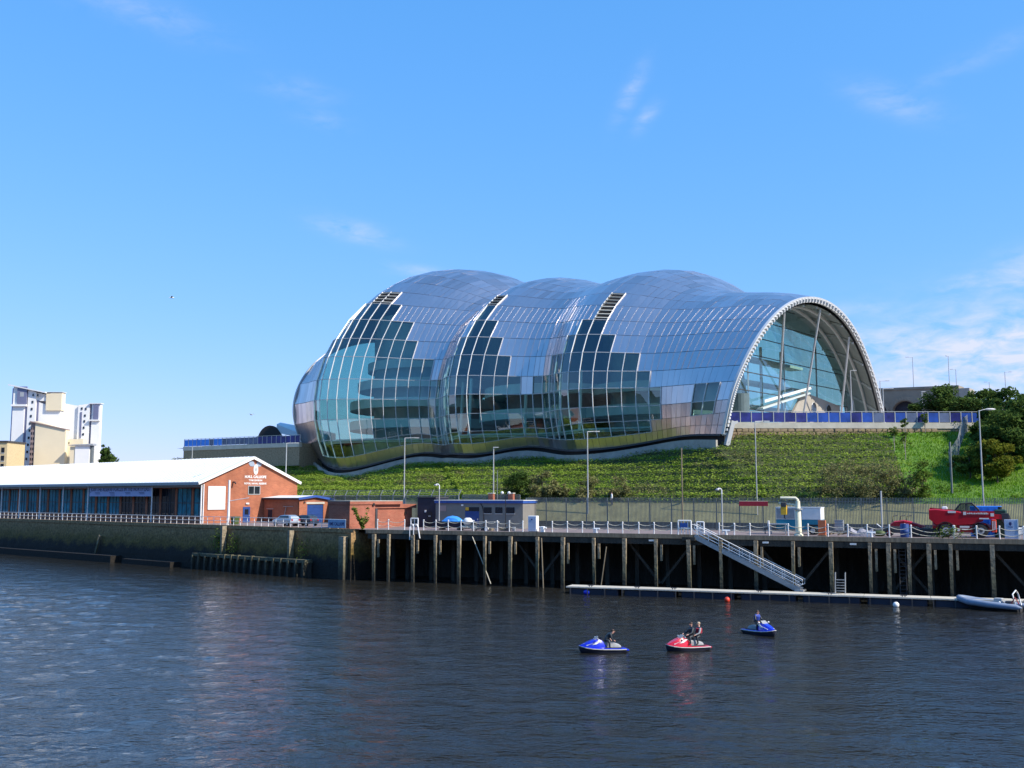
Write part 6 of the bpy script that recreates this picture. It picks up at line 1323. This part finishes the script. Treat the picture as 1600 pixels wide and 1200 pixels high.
for k in range(9): MB().box(X_(14), X_(15.5), 1.45, 1.49, Z_(654 + k * 9), Z_(651 + k * 9)).build('window', 'window_dark', ta)
MB().box(X_(110.5), X_(112), -1.56, -1.501, Z_(694), Z_(691)).build('window', 'window_dark', ta)
py_ = T('yellow_block', 'corner of a yellow block of flats at the left picture edge', 'building', (pz(-14, 700, 330).x, 330, 6)); yw = 5.2
mat('yellow_wall', (.58, .46, .26), .8); hz = pz(0, 691, 330).z - 6
MB().box(0, yw, 0, 12, 0, hz).build('wall', 'yellow_wall', py_); MB().box(-.3, yw + .3, -.4, 12.3, hz + .002, hz + .5).build('roof', 'dark_grey', py_)
for k in range(5):
    for x in (.9, 3.4): w2 = MB().box(x, x + 1.0, -.1, -.001, hz - 3.4 - k * 2.6, hz - 1.7 - k * 2.6).build('window', 'window_dark', py_); MB().box(x - .1, x + 1.1, -.16, -.002, hz - 3.55 - k * 2.6, hz - 3.42 - k * 2.6).build('sill', 'white_paint', w2)
# ------------------------------------------------------------------ trees and shrubs
def tree(name, label, base, h, lobes, n_, size, lm, trunk=.18, bark='bark', cat='tree', group=None, clumps=26):
    t = T(name, label, cat, tuple(base), 0, group); P = []
    ch = MB(); ch.tube([(0, 0, -.3), (.05, .02, h * .3), (-.03, .05, h * .6)], trunk, 8, r1=trunk * .5)
    tot = sum(l[3] * l[4] * l[5] for l in lobes)
    for (cx, cy, cz, rx, ry, rz) in lobes:
        k = max(4, int(clumps * rx * ry * rz / tot)); m = int(n_ * rx * ry * rz / tot)
        cen = rand_dirs(k) * (0.45 + 0.55 * rng.random((k, 1)) ** .5) * np.array([rx, ry, rz]) * .86 + np.array([cx, cy, cz])
        rad = (.22 + .22 * rng.random(k)) * (rx * ry * rz) ** (1 / 3) * 1.15
        idx = rng.integers(0, k, m); dv_ = rand_dirs(m) * (rng.random((m, 1)) ** .45) * rad[idx][:, None]; P.append(cen[idx] + dv_ * np.array([1.15, 1.15, .8]))
        for c in cen[:6]: ch.tube([(0, 0, h * .25), tuple((np.array([0, 0, h * .35]) + c) / 2), tuple(c)], trunk * .35, 5, r1=trunk * .12)
    ch.build('trunk', bark, t, smooth=True)
    P = np.concatenate(P); P = P[P[:, 2] > -.1]
    leaves('crown', P, size, lm, t)
    return t
def at_hill(px, py): return hill_px(px, py)
# right-hand trees behind the terrace fence and on the bank
def tree_px(label, px, pyb, pyt, Y_, wpx, lm, n_, size=.28, name='broadleaf_tree', trunk=.2, base_z=None, grp=None, lob=None):
    b = pz(px, pyb, Y_)
    if base_z: b = hill_px(px, pyb); Y_ = b.y
    h = pz(px, pyt, Y_).z - b.z; w_ = wpx / 1600 * Y_ / 2
    lobes = lob(w_, h) if lob else [(0, 0, h * .55, w_ * .8, w_ * .8, h * .42), (-w_ * .45, .3, h * .42, w_ * .55, w_ * .6, h * .34), (w_ * .45, -.2, h * .5, w_ * .55, w_ * .6, h * .36), (0, -.3, h * .25, w_ * .7, w_ * .6, h * .25)]
    return tree(name, label, b, h, lobes, n_, size, lm, trunk, group=grp)
gt = 'trees on the right hand bank'
tree_px('loose dark green tree overlapping the viaduct arches', 1480, 664, 602, 172, 100, 'leaf_dark', 8000, .3, grp=gt)
tree_px('low rounded green tree right of the viaduct end', 1524, 668, 600, 166, 90, 'leaf_dark', 7000, .3, grp=gt)
tree_px('tall pointed dark tree on the right behind the blue fence end', 1564, 690, 596, 156, 84, 'leaf_dark', 8000, .28, base_z=1, grp=gt)
tree_px('large mixed green tree cut by the right picture edge', 1606, 715, 598, 148, 120, 'leaf_dark', 11000, .28, base_z=1, grp=gt)
tree_px('lower dark evergreen mass under the right edge tree', 1590, 733, 640, 138, 110, 'leaf_dark', 10000, .25, base_z=1, grp=gt)
tree_px('yellow green round bush at the foot of the right lamp', 1553, 756, 680, 132, 72, 'leaf_yellow', 6500, .2, 'round_bush', .1, base_z=1, grp=gt)
tree_px('brownish green shrub beside the mesh fence on the bank', 1514, 750, 690, 134, 60, 'leaf_mid', 4500, .2, 'shrub', .1, base_z=1, grp=gt)
tree_px('dark bush at the end of the blue terrace fence', 1550, 700, 645, 143, 46, 'leaf_dark', 3200, .22, 'shrub', .1, base_z=1, grp=gt)
tree_px('dark conical tree right of the apartment tower', 167, 728, 694, 320, 26, 'leaf_dark', 1600, .5, 'conical_tree', .2, lob=lambda w_, h: [(0, 0, h * .35, w_, w_, h * .38), (-w_ * .3, 0, h * .65, w_ * .6, w_ * .6, h * .32), (-w_ * .45, 0, h * .82, w_ * .3, w_ * .3, h * .2)])
# shrubs along the foot of the bank, in front of the hedges
gs_ = 'shrubs along the foot of the bank'
for lb5, px, pyt, w_, lm, n_ in (('dark green rounded shrub behind the right end of the grey cabin', 806, 728, 60, 'leaf_dark', 5200), ('pale olive shrub right of the dark rounded shrub', 848, 730, 58, 'leaf_brown', 3800), ('small olive shrub between the pale and the brown shrubs', 878, 752, 30, 'leaf_brown', 1800), ('brown twiggy shrub around the foot of the middle street lamp', 917, 734, 48, 'leaf_brown', 2800), ('low brown shrub right of the middle street lamp', 968, 742, 38, 'leaf_brown', 2000),
                           ('broad brown green shrub left of the white flagpole', 1318, 706, 92, 'leaf_brown', 3000), ('brown green shrub behind the white flagpole', 1374, 714, 78, 'leaf_brown', 2500), ('slim brown shrub right of the white flagpole', 1416, 722, 62, 'leaf_brown', 1800), ('small young green shrub on the lawn left of the mesh fence', 1444, 712, 34, 'leaf_mid', 1500)):
    Yb = LR(sR(px, 25.5), 25.5, 9).y; b = LR(sR(px, 25.3), 25.3, 9.0); h = zpx(b, pyt) - 9.0; ww = w_ / 1600 * Yb / 2
    tree('shrub', lb5, b, h, [(0, 0, h * .5, ww * .8, ww * .7, h * .5), (-ww * .4, 0, h * .35, ww * .6, ww * .6, h * .35), (ww * .45, 0, h * .4, ww * .55, ww * .6, h * .38)], n_, .15, lm, .07, 'bark', 'shrub', gs_)
for lb5, px, py, hh in (('young sapling with pale trunk near the left edge of the lawn', 1402, 704, 3.2), ('young sapling with pale trunk highest on the lawn', 1475, 672, 3.0), ('young sapling with tall pale trunk low on the lawn', 1410, 718, 3.4), ('young sapling with pale trunk in the upper middle of the lawn', 1445, 677, 2.6), ('young sapling on the lawn between hedge and terrace', 1418, 687, 2.8)):
    b = hill_px(px, py); tree('sapling', lb5, b, hh, [(0, 0, hh * .85, .55, .5, .8)], 420, .13, 'leaf_mid', .06, 'pale_bark', 'sapling', 'young saplings on the lawn', clumps=10)
b = hill_px(1425, 668); tree('yellow_shrub', 'small yellow flowering shrub at the foot of the terrace wall', b, 1.2, [(0, 0, .6, .9, .6, .6)], 700, .13, 'leaf_yellow', .04, 'bark', 'shrub')
for lb5, px, py, w_, hh in (('green creeper bush against the left part of the terrace wall', 1212, 676, 1.6, 1.5), ('broad green bush against the middle of the terrace wall', 1262, 674, 3.4, 1.8), ('leafy green bush against the terrace wall under the far arch foot', 1320, 674, 2.6, 1.6), ('low green bush at the right part of the terrace wall', 1500, 668, 3.0, 1.6)):
    b = hill_px(px, py); tree('wall_bush', lb5, b, hh, [(0, 0, hh * .45, w_, .8, hh * .55)], int(900 * w_), .15, 'leaf_mid', .05, 'bark', 'bush', 'bushes along the terrace wall')
# mesh fence climbing the bank on the right
pts4 = [hill_px(x, y) for x, y in ((1484, 772), (1487, 735), (1492, 712), (1502, 695), (1512, 680), (1519, 668))]
mf = T('mesh_fence', 'wire mesh fence climbing the grassy bank on the right', 'fence', tuple(pts4[0]))
for i, p in enumerate(pts4):
    q_ = p - pts4[0]; MB().tube([tuple(q_), tuple(q_ + Vector((0, 0, 2.6 if i else 6.2)))], .07 if i else .12, 6).build('post', 'fence_grey', mf)
    if i < len(pts4) - 1:
        q2 = pts4[i + 1] - pts4[0]; mb = MB(); nw = 22
        for k in range(nw): t = (k + .5) / nw; c = q_.lerp(q2, t); mb.beam(c, c + Vector((0, 0, 2.4)), .02, .02)
        for k in range(12): z = .2 + .2 * k; mb.beam(q_ + Vector((0, 0, z)), q2 + Vector((0, 0, z)), .018, .018)
        mb.build('mesh_panel', 'galv', mf, kind='stuff')
# ------------------------------------------------------------------ people (one skinned body each)
BON = [('pelvis', 'spine', 'top'), ('spine', 'chest', 'top'), ('chest', 'neck', 'top'), ('neck', 'head', 'skin'), ('head', 'crown', 'skin')]
for s in 'LR':
    BON += [('chest', 'sho' + s, 'top'), ('sho' + s, 'elb' + s, 'sleeve'), ('elb' + s, 'wri' + s, 'sleeve'), ('wri' + s, 'han' + s, 'skin'), ('pelvis', 'hip' + s, 'legs'), ('hip' + s, 'kne' + s, 'legs'), ('kne' + s, 'ank' + s, 'legs'), ('ank' + s, 'toe' + s, 'feet')]
RAD = {'pelvis': .155, 'spine': .14, 'chest': .165, 'neck': .06, 'head': .098, 'crown': .075, 'sho': .08, 'elb': .055, 'wri': .038, 'han': .036, 'hip': .11, 'kne': .072, 'ank': .048, 'toe': .045}
def person(label, loc, rz, J, mats, hair='hair', vest=None, name='person'):
    t = T(name, label, 'person', loc, rz); names = list(J); bones = list(BON)
    for s in 'LR':
        h = Vector(J['han' + s]); w_ = Vector(J['wri' + s]); d = (h - w_).normalized(); sd = d.cross(Vector((0, 0, 1))).normalized(); dn = Vector((0, 0, -1))
        for k in range(4): J['f%d%s' % (k, s)] = tuple(h + d * (.085 - .008 * abs(k - 1.5)) + sd * (.022 * (k - 1.5)) * 1.3 + dn * .03); bones.append(('han' + s, 'f%d%s' % (k, s), 'skin'))
        J['th' + s] = tuple(w_ + d * .05 + sd * (.07 if s == 'R' else -.07) + dn * .02); bones.append(('wri' + s, 'th' + s, 'skin'))
    names = list(J); idx = {n_: i for i, n_ in enumerate(names)}
    bm = bmesh.new(); lay = bm.verts.layers.skin.verify(); vs_ = [bm.verts.new(J[n_]) for n_ in names]
    for a, b, _ in bones: bm.edges.new((vs_[idx[a]], vs_[idx[b]]))
    for n_, v in zip(names, vs_):
        r = RAD.get(n_, RAD.get(n_[:3], .011)); r *= 1.18 if r > .03 else 1; v[lay].radius = (r, r)
    vs_[idx['pelvis']][lay].use_root = True
    me = bpy.data.meshes.new('tmp'); bm.to_mesh(me); bm.free(); o = bpy.data.objects.new('tmp', me); COL.objects.link(o)
    o.modifiers.new('s', 'SKIN').use_smooth_shade = True; o.modifiers.new('d', 'SUBSURF').levels = 1
    dg = bpy.context.evaluated_depsgraph_get(); body = bpy.data.meshes.new_from_object(o.evaluated_get(dg)); bpy.data.objects.remove(o)
    keys = ['top', 'sleeve', 'legs', 'feet', 'skin']; body.materials.clear()
    for k in keys: body.materials.append(MATS[mats[k]])
    seg = [(Vector(J[a]), Vector(J[b]), keys.index(g)) for a, b, g in bones]
    for p in body.polygons:
        c = p.center; best = min(seg, key=lambda s: (c - (s[0] + (s[1] - s[0]) * max(0, min(1, (c - s[0]).dot(s[1] - s[0]) / max(1e-6, (s[1] - s[0]).length_squared))))).length); p.material_index = best[2]; p.use_smooth = True
    link('body', body, t)
    hc = Vector(J['head']); cw_ = Vector(J['crown']); up = (cw_ - hc).normalized(); f = Vector(J.get('_face', (1, 0, 0))) if False else FACE.get(label, Vector((1, 0, 0))); f = (f - up * f.dot(up)).normalized(); sd = up.cross(f)
    mid = hc.lerp(cw_, .35)
    hr = MB(); hr.sphere((0, 0, 0), (.118, .112, .10), 12, 8); hr.v = [tuple(mid + up * (.035 + v[2]) - f * (.03 - v[0]) + sd * v[1]) for v in hr.v]; hr.build('hair', hair, t, smooth=True)
    hd_ = MB(); hd_.beam(mid + f * .09, mid + f * .125 - up * .03, .03, .03); hd_.build('nose', 'skin', t)
    for k in (-1, 1):
        e = MB().sphere(tuple(mid + f * .095 + sd * .035 * k + up * .005), .014, 6, 4).build('eye', 'black', t); MB().sphere(tuple(mid + sd * .10 * k - up * .02), (.025, .02, .035), 6, 4).build('ear', 'skin', t)
    m_ = MB(); m_.beam(mid + f * .094 - up * .06 + sd * .025, mid + f * .094 - up * .06 - sd * .025, .012, .012); m_.build('mouth', 'red_cloth', t)
    if vest:
        ch, sp_, nk = Vector(J['chest']), Vector(J['spine']), Vector(J['neck']); ax = (ch - sp_).normalized(); sy = (Vector(J['shoL']) - Vector(J['shoR'])).normalized(); fx = sy.cross(ax).normalized()
        rg = [[c + (sy * math.cos(a) * .25 * k + fx * math.sin(a) * .205 * k) for a in np.linspace(0, 6.283, 17)[:-1]] for c, k in ((sp_ - ax * .05, .92), (sp_.lerp(ch, .5), 1.0), (ch + ax * .04, 1.02), (ch.lerp(nk, .55), .62))]
        MB().loft(rg, False).build('life_vest', vest, t, smooth=True)
    return t
FACE = {}
def seated(lean=.1, seat=.78, hands=((.48, .26, .98), (.48, -.26, .98)), knee=.42, foot=-.05, face=None):
    z = seat + .12; sx = -math.sin(lean)
    J = {'pelvis': (0, 0, z), 'spine': (sx * -.16 if False else math.sin(lean) * .2, 0, z + .22 * math.cos(lean)), 'chest': (math.sin(lean) * .42, 0, z + .42 * math.cos(lean)), 'neck': (math.sin(lean) * .60, 0, z + .58 * math.cos(lean)), 'head': (math.sin(lean) * .66 + .02, 0, z + .71 * math.cos(lean)), 'crown': (math.sin(lean) * .68 + .02, 0, z + .83 * math.cos(lean))}
    for s, sg in (('L', 1), ('R', -1)):
        c = Vector(J['chest']); h = Vector(hands[0 if sg > 0 else 1]); sh = c + Vector((0, .19 * sg, .06)); el = sh.lerp(h, .5) + Vector((-.06, .07 * sg, -.1))
        J['sho' + s] = tuple(sh); J['elb' + s] = tuple(el); J['wri' + s] = tuple(h); J['han' + s] = tuple(h + (h - el).normalized() * .07)
        J['hip' + s] = (.02, .12 * sg, z - .03); J['kne' + s] = (knee, .27 * sg, z - .06); J['ank' + s] = (knee + foot, .34 * sg, z - .46); J['toe' + s] = (knee + foot + .16, .35 * sg, z - .52)
    return J
# ------------------------------------------------------------------ jet skis
def ski(label, loc, rz, deck, Ls=1.0):
    t = T('jet_ski', label, 'jet ski', loc, rz, 'jet skis on the river')
    S = [(-1.50, .50, .30, .00, .34), (-1.0, .56, .30, -.12, .36), (0, .58, .32, -.2, .38), (.7, .52, .36, -.18, .44), (1.15, .38, .42, -.08, .50), (1.42, .18, .48, .12, .54), (1.52, .03, .52, .36, .55)]
    hull = [[(x, -w_, zb), (x, -w_ * .85, zb * .5 + zk * .5), (x, 0, zk), (x, w_ * .85, zb * .5 + zk * .5), (x, w_, zb)] for x, w_, zb, zk, zd in S]
    MB().loft(hull, True).build('hull', 'navy', t, smooth=True)
    MB().loft([[(x, -w_ - .03, zb), (x, -w_ - .03, zb + .045), (x, w_ + .03, zb + .045), (x, w_ + .03, zb)] for x, w_, zb, zk, zd in S], True).build('rub_rail', 'seat_white', t)
    dk = [[(x, -w_, zb + .05), (x, -w_ * .9, zd + .02), (x, 0, zd + .03), (x, w_ * .9, zd + .02), (x, w_, zb + .05)] for x, w_, zb, zk, zd in S]
    MB().loft(dk, True).build('deck', deck, t, smooth=True)
    hood = [(-.25, .20, .62), (.05, .30, .86), (.3, .36, .95), (.55, .40, .92), (.85, .40, .82), (1.15, .30, .70), (1.40, .12, .58)]
    MB().loft([[(x, -w_, .38), (x, -w_ * .95, .38 + (h - .38) * .55), (x, -w_ * .5, h), (x, w_ * .5, h), (x, w_ * .95, .38 + (h - .38) * .55), (x, w_, .38)] for x, w_, h in hood], True).build('hood', deck, t, smooth=True)
    for sg in (-1, 1):
        MB().add([(1.1, sg * .30, .56), (.45, sg * .395, .66), (.1, sg * .32, .84), (.3, sg * .34, .86), (.6, sg * .40, .74), (1.1, sg * .31, .60)] + [(1.1, sg * .33, .56), (.45, sg * .425, .66), (.1, sg * .35, .84), (.3, sg * .37, .86), (.6, sg * .43, .74), (1.1, sg * .34, .60)], [(0, 1, 2, 3, 4, 5), (11, 10, 9, 8, 7, 6), (0, 6, 7, 1), (1, 7, 8, 2), (2, 8, 9, 3), (3, 9, 10, 4), (4, 10, 11, 5), (5, 11, 6, 0)]).build('side_flash', 'white_paint', t)
        MB().sphere((.38, sg * .46, .98), (.06, .1, .07), 8, 6).build('mirror', 'lamp_grey', t, smooth=True)
        MB().box(-1.2, -.1, sg * .33 - .1, sg * .33 + .1, .40, .43).build('foot_mat', 'dark_grey', t)
    MB().loft([[(x, -w_, .36), (x, -w_ * .95, h - .08), (x, -w_ * .55, h), (x, w_ * .55, h), (x, w_ * .95, h - .08), (x, w_, .36)] for x, w_, h in ((-1.22, .08, .50), (-1.08, .16, .60), (-.75, .19, .70), (-.4, .19, .73), (-.1, .18, .76), (.08, .15, .82))], True).build('seat', 'grey_cloth', t, smooth=True)
    MB().add([(.52, -.26, .92), (.52, .26, .92), (.28, .22, 1.10), (.28, -.22, 1.10), (.55, -.26, .92), (.55, .26, .92), (.31, .22, 1.11), (.31, -.22, 1.11)], [(0, 1, 2, 3), (7, 6, 5, 4), (0, 4, 5, 1), (2, 6, 7, 3), (0, 3, 7, 4), (1, 5, 6, 2)]).build('windscreen', 'grey_cloth', t)
    hb_ = MB(); hb_.tube([(.22, 0, .85), (.08, 0, 1.02)], .06, 6); hb_.tube([(.0, .38, 1.0), (.1, .1, 1.04), (.1, -.1, 1.04), (.0, -.38, 1.0)], .025, 6); hb_.build('handlebar', 'black', t)
    MB().bbox(-1.70, -1.48, -.34, .34, .22, .31, .03).build('boarding_platform', deck, t)
    return t
wet = dict(top='wetsuit', sleeve='wetsuit', legs='wetsuit', feet='black', skin='skin')
p = gp(941, 1019, 0); s1 = ski('blue jet ski nearest the left, its rider twisting round to look back', (p.x, p.y, -0.10), math.pi + R_(6), 'ski_blue')
k1 = 'person in dark wetsuit on the left blue jet ski leaning and looking to the right'
J = seated(.80, .76, ((.34, .25, .88), (.52, -.16, .84)), .20, .02); FACE[k1] = Vector((1, -.25, -.1))
person(k1, (p.x + .22, p.y, -.08), R_(4), J, wet)
p = gp(1073, 1016, 0); a2 = math.pi + R_(20); ski('red jet ski with white trim carrying two riders', (p.x, p.y, -0.10), a2, 'ski_red')
f2 = Vector((math.cos(a2), math.sin(a2), 0))
k2 = 'front rider on the red jet ski in dark wetsuit looking left'
FACE[k2] = Vector((1, .35, 0)); q_ = Vector((p.x, p.y, 0)) - f2 * .42
person(k2, (q_.x, q_.y, --0.02), a2, seated(.10, .78, ((.46, .28, 1.02), (.46, -.28, 1.02)), .36), wet, vest='wetsuit')
k3 = 'rear rider on the red jet ski in grey sleeves with red and dark life vest'
FACE[k3] = Vector((1, .3, 0)); q_ = Vector((p.x, p.y, 0)) - f2 * .95
person(k3, (q_.x, q_.y, -0.02), a2, seated(.05, .80, ((.40, .22, 1.0), (.40, -.22, 1.0)), .34), dict(top='wetsuit', sleeve='grey_cloth', legs='wetsuit', feet='black', skin='skin'), 'hair_fair', 'red_cloth')
p = gp(1188, 991, 0); a3 = R_(-60); ski('far blue jet ski pointing to the right', (p.x, p.y, -0.10), a3, 'ski_blue')
f3 = Vector((math.cos(a3), math.sin(a3), 0)); k4 = 'rider in blue and black jacket on the far jet ski, arms forward'
FACE[k4] = Vector((1, .2, 0)); q_ = Vector((p.x, p.y, 0)) - f3 * .35
person(k4, (q_.x, q_.y, -0.06), a3, seated(.16, .78, ((.48, .28, 1.0), (.48, -.28, 1.0)), .38), dict(top='blue_cloth', sleeve='wetsuit', legs='wetsuit', feet='black', skin='skin'), 'hair', 'blue_cloth')
# people standing far off
def standing():
    J = {'pelvis': (0, 0, .95), 'spine': (0, 0, 1.15), 'chest': (0, 0, 1.36), 'neck': (0, 0, 1.53), 'head': (.02, 0, 1.64), 'crown': (.02, 0, 1.75)}
    for s, sg in (('L', 1), ('R', -1)):
        J['sho' + s] = (0, .19 * sg, 1.43); J['elb' + s] = (-.02, .24 * sg, 1.16); J['wri' + s] = (.10, .24 * sg, .94); J['han' + s] = (.13, .24 * sg, .87)
        J['hip' + s] = (0, .1 * sg, .9); J['kne' + s] = (.03 + .05 * sg, .11 * sg, .5); J['ank' + s] = (-.02 + .05 * sg, .11 * sg, .08); J['toe' + s] = (.12 + .05 * sg, .12 * sg, .04)
    return J
whitet = dict(top='white_paint', sleeve='white_paint', legs='navy', feet='black', skin='skin')
for lb6, px, yy in (('left of two people in white tops behind the terrace fence', 1454, 152), ('right of two people in white tops behind the terrace fence', 1460.5, 151)):
    g = pz(px, 655, yy); person(lb6, (g.x, g.y, 20.42), R_(200), standing(), whitet)
g = LR(sR(956, 23.8, 9), 23.8, 6.01); person('person in white top walking on the verge behind the palisade fence', (g.x, g.y, 8.75), R_(180), standing(), whitet)
for lb6, px in (('person on the upper terrace behind the first blue fence panels', 309), ('person on the upper terrace behind the right end of the bright blue panels', 331), ('person on the upper terrace right of the bright blue panels', 343)):
    g = pz(px, 690, 222); person(lb6, (g.x, g.y, 20.45), R_(180), standing(), dict(top='wetsuit', sleeve='wetsuit', legs='navy', feet='black', skin='skin'))
# gulls in flight
for lb7, px, py, Y_, rz in (('gull gliding in the open sky left of the concert hall', 268, 465, 120, .3), ('gull flying low above the festival stage', 393, 648, 150, 2.6)):
    g = pz(px, py, Y_); b = T('flying_gull', lb7, 'gull', tuple(g), rz); MB().loft([[(x, r * math.cos(a), r * math.sin(a)) for a in np.linspace(0, 6.283, 9)[:-1]] for x, r in ((-.28, .02), (-.1, .075), (.1, .08), (.24, .045), (.32, .01))], True).build('body', 'white_paint', b, smooth=True)
    for sg in (-1, 1): MB().loft([[(.12, sg * .05, .03), (-.08, sg * .05, .03), (-.08, sg * .05, .05), (.12, sg * .05, .05)], [(.14, sg * .35, .14), (-.03, sg * .35, .14), (-.03, sg * .35, .15), (.14, sg * .35, .15)], [(.0, sg * .72, .06), (-.04, sg * .72, .06), (-.04, sg * .72, .065), (0, sg * .72, .065)]], True).build('wing', 'lamp_grey', b)
